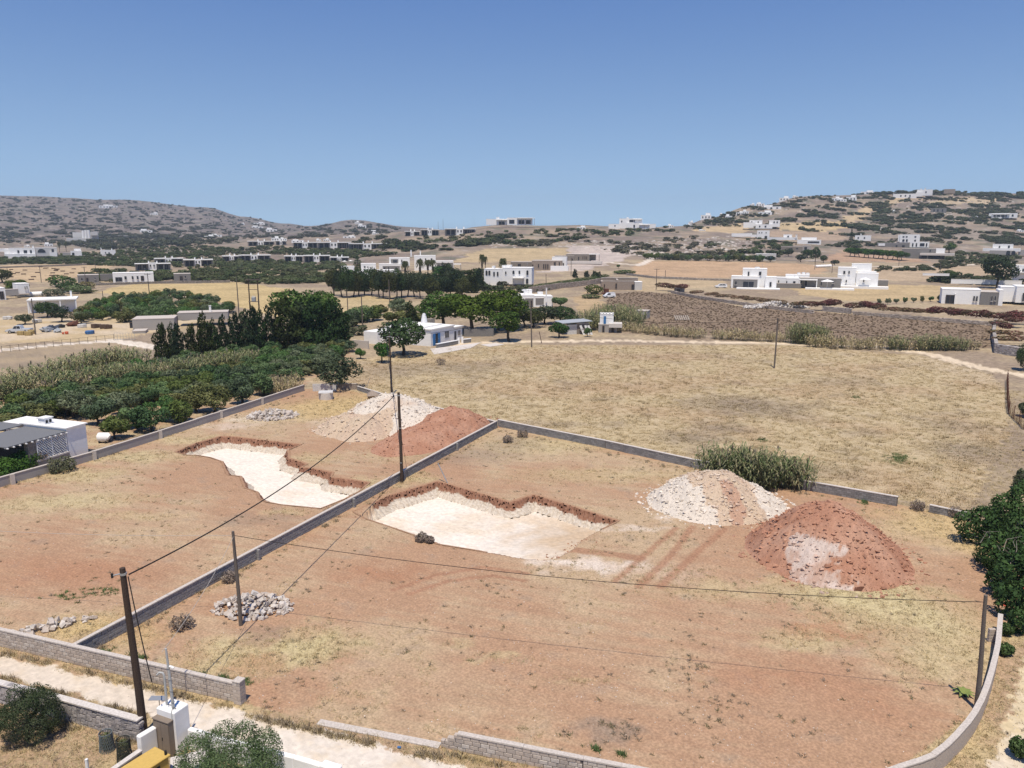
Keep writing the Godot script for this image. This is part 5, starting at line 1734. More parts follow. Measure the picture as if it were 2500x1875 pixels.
func build_yard_and_ruins() -> void:
	bld("block_tower", "tiny two-storey tower with a blue upper door over bare block walls", 1484, 812, 0, [["k", 1461, 1487, 793, 812, 0.0, 2.6], ["k", 1487.5, 1506, 791, 812, -0.2, 2.6], ["l", 1486, 1518, 789, 792, 0.9, 3.6], ["w", 1464, 1497, 768, 791, -0.2, 2.4], ["b", 1473, 1479, 772, 790, -0.15], ["d", 1470, 1476, 795, 811, 0.0], ["d", 1492, 1499, 794, 812, -0.1], ["w", 1464, 1467, 765, 768, -0.2, 0.4], ["w", 1471, 1474, 765, 768, -0.2, 0.4], ["w", 1478, 1481, 765, 768, -0.2, 0.4], ["w", 1486, 1489, 765, 768, -0.2, 0.4], ["w", 1494, 1497, 765, 768, -0.2, 0.4]])
	var sh := bld("grey_roofed_shed", "small shed with a slanting grey roof and pale leaning boards", 1408, 816, 22, [["o", 1384, 1408, 794, 816, 0.0, 4.0], ["s", 1408.5, 1440, 791, 815, 0.05, 4.2], ["v", 1417, 1421, 798, 806, 0.06]], "", "shed")
	part(sh, "roof_sheet", box_mesh(Vector3(7.2, 0.14, 5.2)), M.tarp_grey, Transform3D(Basis(Vector3(0, 0, 1), 0.04), Vector3(-0.1, 2.75, -2.0)))
	for q in [[1.0, 0.35, 0.5], [2.0, 0.25, 0.75], [2.7, 0.3, 0.6]]:
		var bd := thing("leaning_board", "pale wooden board leaning against the grey-roofed shed", "board", sh.position + Vector3(q[0] + 0.2, 0.0, 0.6), 0.2, "boards leaning on the shed")
		part(bd, "plank", box_mesh(Vector3(0.5, 2.3, 0.05)), M.white_old, Transform3D(Basis(Vector3(0, 0, 1), q[1]) * Basis(Vector3(1, 0, 0), -0.35), Vector3(0, 1.0, 0)))
		part(bd, "batten", box_mesh(Vector3(0.5, 0.1, 0.04)), M.wood_pale, Transform3D(Basis(Vector3(0, 0, 1), q[1]) * Basis(Vector3(1, 0, 0), -0.35), Vector3(0.02, 1.3, 0.06)))
	bld("ruined_stone_house", "long roofless ruin of pale stone walls with broken window openings", 1516, 708, 4, [["p", 1468, 1548, 687, 708, 0.0, 0.7], ["p", 1470, 1560, 681, 704, -6.0, 0.7], ["o", 1549, 1567, 689, 707, 0.1, 5.0], ["p", 1468, 1472, 688, 707, 0.0, 6.0], ["d", 1474, 1477, 694, 702, 0.0], ["d", 1502, 1506, 692, 704, 0.0], ["d", 1541, 1548, 694, 707, 0.05], ["p", 1505, 1509, 684, 706, -0.6, 5.6]], "", "ruin")
	bld("field_hut", "small weathered concrete hut at the edge of the fallow field", 1566, 778, -12, [["k", 1551, 1580, 760, 778, 0.0, 3.4], ["d", 1573, 1577, 764, 776, 0.0]], "", "hut")
	bld("metal_shelter", "low grey sheet-metal shelter beside the withered hedge", 1660, 714, 10, [["g", 1649, 1671, 704, 714, 0.0, 3.0], ["d", 1652, 1660, 706, 714, 0.0]], "", "shelter")
	var cf := thing("slatted_frame", "slanted slatted wooden frame lying on the fallow field", "frame", G(1664, 782))
	for k in 7:
		part(cf, "slat", box_mesh(Vector3(0.25, 0.06, 2.6)), M.wood_pale, Transform3D(Basis(Vector3(1, 0, 0), 0.35), Vector3(-1.6 + k * 0.55, 0.7, 0)))
	for z in [-1.1, 1.1]:
		part(cf, "rail", box_mesh(Vector3(4.0, 0.1, 0.1)), M.wood_dark, Transform3D(Basis.IDENTITY, Vector3(0.05, 0.62 - z * 0.36, z)))
	for x in [-1.5, 1.6]:
		part(cf, "leg", box_mesh(Vector3(0.1, 1.1, 0.1)), M.wood_dark, Transform3D(Basis.IDENTITY, Vector3(x, 0.45, -1.1)))
	# rusty farm machinery by the ruin
	var rm := thing("rusty_trailer", "rusty red farm trailer with machinery beside the round dark bush", "trailer", G(1484, 722))
	part(rm, "bed", box_mesh(Vector3(4.4, 0.5, 2.0)), M.rust, Transform3D(Basis.IDENTITY, Vector3(0, 0.9, 0)))
	part(rm, "hopper", box_mesh(Vector3(1.4, 1.4, 1.4)), M.rust, Transform3D(Basis(Vector3.UP, 0.3), Vector3(-0.6, 1.8, 0)))
	part(rm, "drawbar", box_mesh(Vector3(2.4, 0.15, 0.2)), M.rust, Transform3D(Basis.IDENTITY, Vector3(3.2, 0.7, 0)))
	for x in [-1.2, 1.2]:
		for z in [-1.0, 1.0]:
			part(rm, "wheel", tube_mesh([Vector3(x, 0.45, z - 0.12), Vector3(x, 0.45, z + 0.12)], [0.45, 0.45], 12), M.tyre)
	stone_wall("field_stone_wall", "pale dry-stone wall beside the vine plot leading to the villa", [T(1292, 716), T(1370, 704), T(1440, 696), T(1475, 690)], 2.0, 0.6, [Color(0.50, 0.42, 0.35), Color(0.44, 0.36, 0.30), Color(0.56, 0.48, 0.41)])
	stone_wall("field_stone_wall", "long low dry-stone wall along the tan field above the ruin", [T(1530, 672), T(1600, 680), T(1700, 684), T(1785, 686)], 0.9, 0.7, [Color(0.42, 0.37, 0.33), Color(0.50, 0.45, 0.40)])
	stone_wall("field_stone_wall", "long dry-stone wall carrying the brown hedge before the villas", [G(1640, 716), G(1698, 728), G(1850, 751), G(1984, 766)], 0.9, 0.6, [Color(0.58, 0.49, 0.40), Color(0.48, 0.40, 0.33), Color(0.66, 0.57, 0.48)])
	stone_wall("field_stone_wall", "whitewashed stone wall between the brown hedge and the magenta hedge", [G(2010, 760), G(2076, 766)], 1.5, 0.6, [Color(0.56, 0.50, 0.45), Color(0.48, 0.42, 0.38)])
	stone_wall("field_stone_wall", "long dry-stone wall under the magenta bougainvillea", [G(2084, 768), G(2250, 782), G(2428, 796)], 0.9, 0.6, [Color(0.58, 0.49, 0.40), Color(0.48, 0.40, 0.33), Color(0.66, 0.57, 0.48)])
	stone_wall("field_stone_wall", "dry-stone wall running down the side of the fallow field", [G(2429, 796), G(2424, 825), G(2431, 862)], 1.5, 0.6, [Color(0.55, 0.50, 0.45), Color(0.44, 0.40, 0.36)])
	stone_wall("field_stone_wall", "bright dry-stone wall end beside the bend of the farm track", [G(2432, 862), G(2490, 872), G(2560, 884)], 1.5, 0.7, [Color(0.62, 0.57, 0.52), Color(0.52, 0.46, 0.42), Color(0.68, 0.63, 0.58)])
	stone_wall("field_stone_wall", "low dark stone wall at the edge of the golden field", [T(235, 697), T(400, 692), T(560, 690)], 0.9, 0.6, [Color(0.30, 0.27, 0.24), Color(0.38, 0.34, 0.30)])
	stone_wall("field_stone_wall", "pale low wall along the hay field below the green belt", [T(0, 655), T(120, 651), T(285, 643)], 0.8, 0.6, [Color(0.50, 0.45, 0.38), Color(0.44, 0.39, 0.33)])
	var heap1 := thing("stone_heap", "long heap of white field stones below the brown hedge", "stone heap", G(1895, 752))
	var sm := MB.new()
	for k in 800:
		var x := rng.randf_range(-9.5, 9.5)
		var e := 1.0 - absf(x) / 11.0
		sm.tint = [Color(0.66, 0.62, 0.58), Color(0.56, 0.51, 0.47), Color(0.72, 0.69, 0.65)][rng.randi() % 3]
		sm.lump(Vector3(x, rng.randf() * 2.0 * e, rng.randfn() * 1.0), Vector3.ONE * rng.randf_range(0.3, 0.8), rng)
	var so := part(heap1, "stones", sm.mesh(true), M.stone_tint)
	so.set_meta("kind", "stuff")
	# farmyard
	bld("concrete_store", "bare concrete farm store with a flat roof behind the cypresses", 385, 806, -8, [["k", 330, 424, 779, 806, 0.0, 7.0], ["k", 338, 366, 801, 826, 5.5, 4.0], ["k", 425, 545, 773, 790, -6.0, 5.0], ["d", 322, 330, 786, 800, -1.0], ["c", 500, 505, 757, 772, -7.0]], "", "farm store")
	bld("farmhouse", "white flat-roofed farmhouse with a slim chimney above the cluttered yard", 80, 764, -6, [["w", 74, 172, 733, 762, 0.0, 7.0], ["t", 72, 178, 731, 762, 2.4, 9.6, 1], ["c", 161, 165, 717, 731, -5.0], ["d", 90, 112, 746, 762, 0.02], ["v", 124, 132, 746, 756, 0.02]])
	bld("annex_house", "small white house with a shaded porch beneath the flat-topped pine", 12, 732, 10, [["w", -30, 15, 704, 732, 0.0, 7.0], ["d", 2, 11, 711, 730, 0.0], ["w", 48, 76, 698, 722, -6.0, 6.0], ["v", 65, 67, 704, 711, -5.95], ["v", 69.5, 71.5, 703, 710, -5.9], ["k", 20, 48, 710, 724, -4.0, 2.0]])
	var gate := thing("mesh_gate", "grey steel mesh gate across the white farm drive", "gate", G(280, 830))
	for k in 8:
		part(gate, "upright", tube_mesh([Vector3(k * 0.62, 0, 0), Vector3(k * 0.62, 1.5, 0)], [0.03, 0.03], 5), M.metal)
	for hh in [0.1, 0.8, 1.5]:
		part(gate, "rail", tube_mesh([Vector3(0, hh, 0), Vector3(4.4, hh, 0)], [0.03, 0.03], 5), M.metal)
	var fn := thing("post_fence", "thin post-and-wire fence along the white farm drive", "fence", G(280, 830))
	for k in 14:
		var p := G(278 - k * 21.0, 831 + k * 2.3) - fn.position
		part(fn, "post", tube_mesh([p, p + Vector3(0, 1.3, 0)], [0.04, 0.04], 5), M.pole_grey)
	for hh in [0.5, 1.2]:
		part(fn, "wire", tube_mesh([Vector3(0, hh, 0), G(5, 861) - fn.position + Vector3(0, hh, 0)], [0.02, 0.02], 4), M.wire)
	# clutter of the yard
	for q in [[60, 812, 0], [52, 818, 0], [70, 819, 0], [78, 815, 0]]:
		var bl := thing("straw_bale", "golden straw bale in the stack beside the farmyard pole", "bale", G(q[0], q[1]), rng.randf_range(-0.2, 0.2), "straw bales in the yard")
		var bm := MB.new()
		bm.chamfer(Vector3(0, 0.45, 0), Vector3(1.5, 0.9, 0.9), 0.1)
		part(bl, "straw", bm.mesh(), M.straw_bale)
		for x in [-0.4, 0.4]:
			part(bl, "twine", box_mesh(Vector3(0.03, 0.92, 0.92)), M.wood_dark, Transform3D(Basis.IDENTITY, Vector3(x, 0.45, 0)))
	var clutter := [[118, 810, M.tarp_grey, 1.6, "crumpled grey tarpaulin over yard materials"], [128, 806, M.tarp_dark, 1.5, "dark blue tarpaulin heap in the farmyard"], [140, 811, M.tarp_grey, 1.3, "pale sacks piled next to the dark tarpaulin"], [196, 800, M.white_old, 1.3, "white bulk bag standing alone in the farmyard"], [217, 816, M.tarp_blue, 1.1, "bright blue plastic crate by the farm drive"], [163, 816, M.red_plastic, 0.9, "orange-red plastic sheet on the yard ground"], [180, 796, M.rust, 1.5, "rusty drum and scrap pile in the farmyard"], [20, 780, M.white_old, 1.3, "white appliance dumped under the yard trees"], [92, 788, M.white_old, 1.5, "white masonry tub in front of the farmhouse"], [235, 800, M.wood_dark, 1.4, "stack of old timber behind the yard"], [150, 800, M.dark, 1.2, "black water drums in the farmyard"], [260, 802, M.wood_dark, 1.5, "brushwood pile at the back of the yard"]]
	for q in clutter:
		var yt := thing("yard_clutter", q[4], "yard clutter", G(q[0], q[1]), rng.randf() * 3.0)
		for k in 4:
			var ym := MB.new()
			if q[2] == M.tarp_grey or q[2] == M.tarp_dark or q[2] == M.rust:
				ym.lump(Vector3.ZERO, Vector3(1.2, 0.8, 1.0) * q[3], rng)
			else:
				ym.chamfer(Vector3.ZERO, Vector3(0.9, 0.75, 0.8) * q[3] * rng.randf_range(0.6, 1.0), 0.08)
			part(yt, "piece", ym.mesh(), q[2], Transform3D(Basis(Vector3.UP, rng.randf() * 3.0), Vector3(rng.randf_range(-0.8, 0.8), 0.35 * q[3], rng.randf_range(-0.7, 0.7)) if k > 0 else Vector3(0, 0.3 * q[3], 0)))
	for q in [[80, 724, "white wrapped bale in the row beside the small white house", 4], [1995, 654, "white wrapped bale in the row on the tan field", 6]]:
		for k in q[3]:
			var at := T(q[0] + k * 6.2, q[1] - k * 0.3)
			var wb := thing("wrapped_bale", q[2], "bale", at, 0.2, "wrapped bales by the white house" if q[3] == 4 else "wrapped bales on the tan field")
			part(wb, "wrapped_roll", tube_mesh([Vector3(-0.75, 0.8, 0), Vector3(-0.65, 0.8, 0), Vector3(0.65, 0.8, 0), Vector3(0.75, 0.8, 0)], [0.5, 0.85, 0.85, 0.5], 12), M.white)
	for k in 26:
		var at := T(rng.randf_range(25, 185), rng.randf_range(652, 684))
		var hb := thing("hay_row", "small dark hay bale lying on the stubble field", "bale", at, rng.randf_range(-0.3, 0.3), "hay bales on the stubble field")
		part(hb, "straw", box_mesh(Vector3(2.2, 0.5, 0.7), Vector3(0, 0.25, 0)), M.wood_dark)

func build_villas() -> void:
	# cluster with palms
	bld("white_villa", "upper white block villa with a grey-walled wing behind the palms", 1040, 660, 0, [["w", 1012, 1064, 625, 660, 0.0, 8.0], ["w", 1064, 1107, 638, 658, 1.0, 7.0], ["g", 1066, 1106, 642, 658, 1.06, 6.5], ["v", 1069, 1074, 645, 655, 1.1], ["v", 1078, 1083, 645, 655, 1.1], ["v", 1095, 1098, 646, 653, 1.1], ["v", 1025, 1029, 631, 637, 0.0], ["v", 1038, 1041, 631, 637, 0.0], ["v", 1052, 1056, 631, 637, 0.0], ["t", 1107, 1126, 645, 658, 0.8, 5.0], ["c", 1003, 1006, 612, 628, -5.0], ["c", 1026, 1028, 614, 625, -5.0]])
	bld("white_villa", "middle white villa with a recessed terrace above its wide porch", 950, 664, 0, [["w", 951, 1001, 631, 650, -3.0, 7.0], ["g", 955, 973, 634, 643, -2.9, 0.3], ["v", 960, 970, 635, 643, -2.6], ["v", 980, 983, 635, 641, -3.0], ["w", 926, 978, 645, 664, 0.0, 6.0], ["g", 935, 976, 650, 664, 0.05, 0.3], ["v", 937, 942, 652, 658, 0.35], ["v", 947, 951, 652, 658, 0.35], ["v", 964, 969, 652, 660, 0.35]])
	bld("white_villa", "flat white villa half hidden by the tiered conifer", 876, 672, 0, [["w", 882, 918, 645, 668, -1.0, 7.0], ["w", 835, 866, 651, 672, 0.0, 6.0], ["v", 889, 893, 650, 656, -1.0], ["v", 897, 900, 651, 655, -1.0], ["w", 830, 922, 664, 674, 1.0, 2.0]])
	bld("white_villa", "lowest white villa of the cluster with small arched windows", 930, 692, 0, [["w", 891, 969, 661, 692, 0.0, 8.0], ["w", 965, 987, 676, 692, 0.6, 5.0], ["d", 904, 910, 668, 679, 0.0], ["a", 923, 926, 669, 677, 0.0], ["a", 938, 942, 670, 674, 0.0], ["v", 956, 961, 666, 673, 0.0], ["w", 891, 912, 657, 662, -2.0, 4.0]])
	bld("arched_villa", "two-storey white villa with arched windows and a leafy pergola", 1240, 698, -8, [["w", 1181, 1226, 658, 698, 0.0, 8.0], ["w", 1226, 1298, 655, 694, -0.6, 8.5], ["a", 1185, 1190, 661, 672, 0.0], ["a", 1192, 1197, 661, 672, 0.0], ["a", 1204, 1208, 664, 674, 0.0], ["a", 1213, 1217, 664, 674, 0.0], ["a", 1233, 1236, 663, 670, -0.55], ["a", 1251, 1256, 661, 669, -0.5], ["a", 1266, 1270, 661, 669, -0.5], ["a", 1285, 1290, 660, 671, -0.5], ["a", 1284, 1290, 680, 692, -0.5], ["t", 1253, 1280, 677, 696, 2.5, 3.0], ["w", 1199, 1205, 652, 658, -2.0, 3.0], ["w", 1222, 1244, 650, 656, -4.0, 4.0]])
	bld("solar_villa", "low white villa with a rooftop solar heater and tall slim chimney", 1300, 750, 6, [["w", 1256, 1304, 722, 750, 0.0, 8.0], ["g", 1282, 1302, 729, 748, 0.04, 0.3], ["d", 1285, 1290, 733, 747, 0.3], ["d", 1295, 1299, 733, 747, 0.3], ["w", 1304, 1330, 724, 748, -0.5, 7.0], ["g", 1308, 1328, 729, 744, -0.42, 0.3], ["w", 1329, 1350, 725, 748, -0.2, 6.0], ["c", 1332, 1335, 704, 738, 0.35], ["w", 1284, 1303, 712, 722, -5.0, 3.0], ["r", 1276, 1288, 708, 712, -3.2], ["w", 1318, 1330, 718, 724, -5.0, 2.0]])
	bld("stone_villa", "long low villa of pale stone with a row of narrow doors", 1340, 660, -6, [["p", 1298, 1371, 637, 659, 0.0, 9.0], ["s", 1244, 1300, 641, 657, -2.0, 6.0], ["w", 1345, 1381, 629, 655, -5.0, 5.0], ["l", 1345, 1388, 649, 660, 2.2, 2.4, 1], ["d", 1299, 1302, 646, 657, 0.0], ["d", 1313, 1316, 645, 653, 0.0], ["d", 1326, 1329, 645, 656, 0.0], ["d", 1331, 1334, 645, 656, 0.0], ["d", 1336, 1339, 645, 656, 0.0], ["d", 1352, 1357, 640, 650, 0.0], ["d", 1364, 1367, 640, 649, 0.0], ["d", 1372, 1375, 643, 649, -4.9], ["d", 1262, 1270, 645, 654, -2.0]])
	bld("stone_villa", "upper stone villa with a corner pergola over the pale terrace", 1410, 644, -6, [["s", 1382, 1440, 621, 643, 0.0, 8.0], ["s", 1354, 1402, 625, 642, 1.2, 5.0], ["s", 1440, 1452, 620, 636, -2.0, 6.0], ["t", 1438, 1464, 620, 634, 2.0, 4.0], ["d", 1396, 1399, 631, 640, 1.2], ["d", 1411, 1414, 627, 635, 0.0], ["d", 1422, 1424, 626, 633, 0.0], ["d", 1427, 1429, 626, 633, 0.0], ["d", 1431, 1433, 626, 633, 0.0], ["l", 1385, 1470, 637, 641, 4.0, 4.0]])
	# three big villas behind the brown hedge
	bld("white_villa", "white villa with a tower block and a stone garage opening", 1838, 704, 0, [["w", 1812, 1869, 658, 703, -2.0, 8.0], ["w", 1786, 1852, 676, 703, 0.0, 7.0], ["g", 1791, 1848, 683, 703, 0.1, 6.0], ["v", 1814, 1840, 687, 702, 0.2], ["v", 1795, 1800, 687, 696, 0.2], ["w", 1866, 1892, 677, 703, -0.6, 7.0], ["v", 1876, 1881, 688, 700, -0.6], ["v", 1824, 1828, 664, 677, -2.0], ["v", 1850, 1856, 664, 673, -2.0], ["r", 1840, 1852, 653, 657, -5.0], ["l", 1800, 1900, 702, 710, 5.0, 5.5, 1]])
	bld("white_villa", "long low white and stone villa with a slatted porch and a square parasol", 1970, 704, 0, [["w", 1893, 1951, 680, 700, -0.4, 6.0], ["w", 1918, 1974, 674, 690, -5.0, 5.0], ["g", 1950, 2046, 680, 701, -1.2, 6.0], ["w", 1922, 1952, 682, 701, 0.3, 4.0], ["v", 1902, 1905, 686, 692, -0.4], ["v", 1921, 1924, 687, 693, 0.4], ["v", 1937, 1943, 687, 694, 0.45], ["t", 1951, 1993, 682, 700, 1.8, 3.4, 1], ["v", 1954, 1958, 686, 698, -1.1], ["v", 1964, 1970, 685, 699, -1.1], ["v", 2000, 2004, 686, 698, -1.1], ["v", 2026, 2031, 685, 691, -1.1], ["u", 2015, 15, 680, 700, 2.4], ["g", 1889, 1956, 693, 703, 2.0, 0.4], ["r", 1944, 1953, 668, 674, -7.0], ["r", 1955, 1964, 667, 674, -7.0], ["r", 1965, 1974, 668, 674, -7.0], ["l", 1966, 2075, 701, 710, 5.0, 5.0, 1]])
	bld("white_villa", "tall stepped white villa with an outside stair and upper terrace", 2086, 702, 0, [["w", 2046, 2087, 655, 698, 0.0, 7.0], ["w", 2076, 2121, 647, 690, -5.0, 6.0], ["w", 2088, 2137, 668, 698, 0.6, 7.0], ["w", 2046, 2062, 673, 698, 0.9, 1.0], ["v", 2058, 2063, 662, 670, 0.0], ["v", 2069.5, 2073, 662, 669, 0.0], ["v", 2053, 2056, 682, 686, 0.95], ["v", 2065, 2068, 684, 690, 0.0], ["v", 2104, 2107, 680, 688, 0.6], ["g", 2132, 2160, 684, 697, -2.0, 3.0], ["u", 2108, 13, 676, 698, 3.5], ["l", 2040, 2160, 697, 705, 5.5, 5.0, 1], ["w", 2090, 2132, 664, 669, -2.0, 4.0]])
	bld("white_villa", "flat-roofed white villa with stone panels beside the magenta hedge", 2390, 744, 6, [["w", 2308, 2392, 709, 744, 0.0, 9.0], ["g", 2391, 2430, 713, 743, 0.5, 8.0], ["w", 2429, 2438, 708, 743, 0.7, 8.0], ["w", 2438, 2486, 703, 738, -6.0, 8.0], ["w", 2469, 2540, 700, 738, -4.0, 9.0], ["d", 2317, 2336, 722, 743, 0.0], ["v", 2376, 2380, 723, 736, 0.0], ["v", 2382, 2386, 723, 736, 0.0], ["v", 2413, 2417, 721, 734, 0.5], ["v", 2420, 2424, 721, 733, 0.5], ["v", 2482, 2490, 714, 735, -3.9], ["w", 2336, 2338, 720, 744, 0.8, 0.9]])
	bld("white_villa", "white villa corner glimpsed beside the huge dark tree", 2490, 686, 0, [["w", 2472, 2540, 649, 686, 0.0, 8.0], ["v", 2480, 2486, 656, 664, 0.0], ["v", 2492, 2498, 656, 664, 0.0], ["t", 2472, 2530, 664, 684, 2.0, 3.0, 1]])
	bld("garden_wall", "white retaining wall along the green hedge behind the villas", 2400, 700, 8, [["w", 2270, 2330, 673, 678, -8.0, 0.4], ["w", 2330, 2480, 684, 694, 0.0, 0.4]], "", "wall")
	# stone huts and white house by the golden field
	bld("stone_hut", "square grey stone hut with a flat white roof by the stubble field", 218, 691, 0, [["g", 194, 240, 672, 691, 0.0, 7.0], ["d", 212, 217, 678, 689, 0.0], ["v", 201, 205, 678, 685, 0.0], ["v", 230, 233, 677, 683, 0.0], ["g", 243, 283, 672, 687, -4.0, 0.5]], "", "hut")
	bld("long_white_house", "long unfinished white house with a garage opening beside the stone hut", 327, 690, 0, [["w", 282, 372, 667, 689, 0.0, 8.0], ["v", 287, 302, 676, 687, 0.0], ["v", 307, 312, 674, 682, 0.0], ["v", 323, 327, 674, 682, 0.0], ["v", 334, 338, 674, 682, 0.0], ["d", 343, 350, 674, 686, 0.0]])
	bld("stone_hut", "lone small grey stone hut with a dark doorway past the white house", 446, 688, 0, [["g", 427, 465, 669, 687, 0.0, 6.0], ["d", 440, 447, 674, 684, 0.0], ["v", 451, 455, 673, 679, 0.0]], "", "hut")
	# terrace villas of the valley
	var lows := [
		[334, 415, 642, 660, "low terrace villa with a white awning nearest the stone huts"], [380, 446, 630, 645, "terrace villa tucked behind the awning villa"], [451, 519, 633, 650, "terrace villa with twin chimneys and a dark loggia"], [544, 590, 624, 638, "white-ended terrace villa at the start of the lower row"], [585, 660, 622, 638, "long terrace villa with three chimneys in the lower row"], [695, 740, 624, 640, "dark-porched half of the lower double villa"], [742, 806, 623, 640, "white-ended half of the lower double villa with two chimneys"], [806, 852, 627, 638, "open pergola villa at the end of the lower row"],
		[606, 670, 588, 600, "angular white villa at the start of the upper row"], [673, 700, 587, 598, "dark framed villa between the angular villa and the upper row"], [716, 776, 591, 606, "creeper-grown terrace villa of the upper row"], [776, 857, 591, 607, "widest terrace villa of the upper row"], [852, 945, 594, 610, "terrace villa with two white chimneys ending the upper row"],
		[988, 1026, 564, 576, "small ridge villa beside the twin one below the ridge"], [1027, 1073, 560, 575, "ridge villa with white end wall beside the cypress"], [1085, 1162, 558, 573, "ridge villa with a long dark veranda below the twin-pole mast"]]
	for q in lows:
		var w: float = q[1] - q[0]
		var x: float = q[0]
		bld("terrace_villa", q[4], (q[0] + q[1]) * 0.5, q[3], 0, [["g", x + 2, q[1] - 2, q[2] + 2, q[3], -1.5, 6.0], ["w", x + w * 0.36, x + w * 0.60, q[2] + 1, q[3] + 1, 0.6, 6.5], ["t", x, x + w * 0.38, q[2] + 1, q[3], 1.6, 6.4], ["t", x + w * 0.585, q[1], q[2] + 1.2, q[3], 1.5, 6.2], ["v", x + w * 0.08, x + w * 0.18, q[2] + 4, q[3] - 1, -1.45], ["v", x + w * 0.22, x + w * 0.32, q[2] + 4, q[3] - 1, -1.45], ["v", x + w * 0.66, x + w * 0.78, q[2] + 4, q[3] - 1, -1.45], ["v", x + w * 0.82, x + w * 0.93, q[2] + 4, q[3] - 1, -1.45], ["v", x + w * 0.41, x + w * 0.45, q[2] + 4, q[2] + 9, 0.6], ["v", x + w * 0.51, x + w * 0.55, q[2] + 4, q[2] + 9, 0.6], ["c", x + w * 0.37, x + w * 0.37 + 2.6, q[2] - 4, q[2] + 2, -2.0], ["c", x + w * 0.6, x + w * 0.6 + 2.6, q[2] - 4, q[2] + 2, -2.0]])
	for q in [[841, 638], [856, 637]]:
		bld("garden_parasol", "white square garden parasol beside the open pergola villa", q[0], q[1] + 1, 0, [["u", q[0], 6, q[1] - 2, q[1] + 2, 0.0]], "parasols by the pergola villa", "parasol")
	bld("ridge_villa", "long white villa with a deep veranda on the ridge crest", 1245, 556, 0, [["w", 1187, 1240, 535, 549, -2.0, 8.0], ["w", 1238, 1300, 532, 549, -1.0, 8.0], ["t", 1212, 1238, 537, 549, 1.0, 4.0], ["t", 1262, 1305, 533, 548, 2.0, 4.0], ["v", 1218, 1232, 541, 549, -1.9], ["v", 1243, 1256, 537, 546, -1.0], ["v", 1266, 1280, 538, 547, -0.9], ["v", 1284, 1296, 538, 547, -0.9], ["c", 1212, 1215, 530, 535, -4.0], ["c", 1216, 1219, 530, 535, -4.0]])
	bld("ridge_villa", "stepped two-storey white villa on the ridge with a wide terrace", 1540, 560, 0, [["w", 1486, 1513, 547, 561, 1.0, 6.0], ["w", 1512, 1566, 534, 558, -2.0, 8.0], ["w", 1530, 1568, 545, 558, 0.5, 4.0], ["t", 1546, 1568, 536, 546, 0.0, 4.0, 1], ["w", 1566, 1600, 547, 557, -1.0, 6.0], ["v", 1536, 1549, 537, 543, -2.0], ["v", 1500, 1503, 550, 553, 1.0], ["v", 1516, 1519, 539, 543, -2.0], ["v", 1546, 1550, 549, 556, 0.5], ["t", 1560, 1585, 549, 558, 2.0, 3.0], ["w", 1529, 1534, 531, 535, -4.0, 2.0]])
	bld("two_winged_house", "two-winged white house with a big arched window behind the green belt", 76, 630, 0, [["w", 33, 86, 606, 628, 0.0, 8.0], ["o", 87, 133, 606, 626, -1.0, 8.0], ["w", 22, 86, 620, 629, 2.4, 3.0], ["v", 49, 53, 611, 618, 0.0], ["v", 62, 69, 611, 618, 0.0], ["v", 75, 79, 611, 618, 0.0], ["a", 91, 108, 608, 617, -1.0], ["v", 121, 126, 609, 617, -1.0], ["w", -20, 32, 607, 614, -4.0, 5.0], ["w", 22, 34, 609, 620, -1.0, 5.0], ["w", 116, 132, 617, 627, 1.0, 3.0], ["c", 81, 84, 601, 606, -3.0]])
	bld("white_cottage", "little white cottage with a dark porch beyond the palms", 188, 627, 0, [["w", 175, 199, 613, 626, 0.0, 6.0], ["k", 158, 175, 617, 626, -2.0, 4.0], ["w", 183, 198, 608, 614, -3.0, 4.0], ["v", 178, 183, 617, 624, 0.0]])
	bld("white_cottage", "isolated white cottage with a chimney in the green scrub", 264, 624, 0, [["w", 248, 281, 611, 624, 0.0, 6.0], ["c", 249, 251, 605, 611, -1.0], ["c", 272, 274, 607, 611, -2.0], ["v", 258, 260, 615, 619, 0.0], ["v", 265, 268, 616, 620, 0.0]])

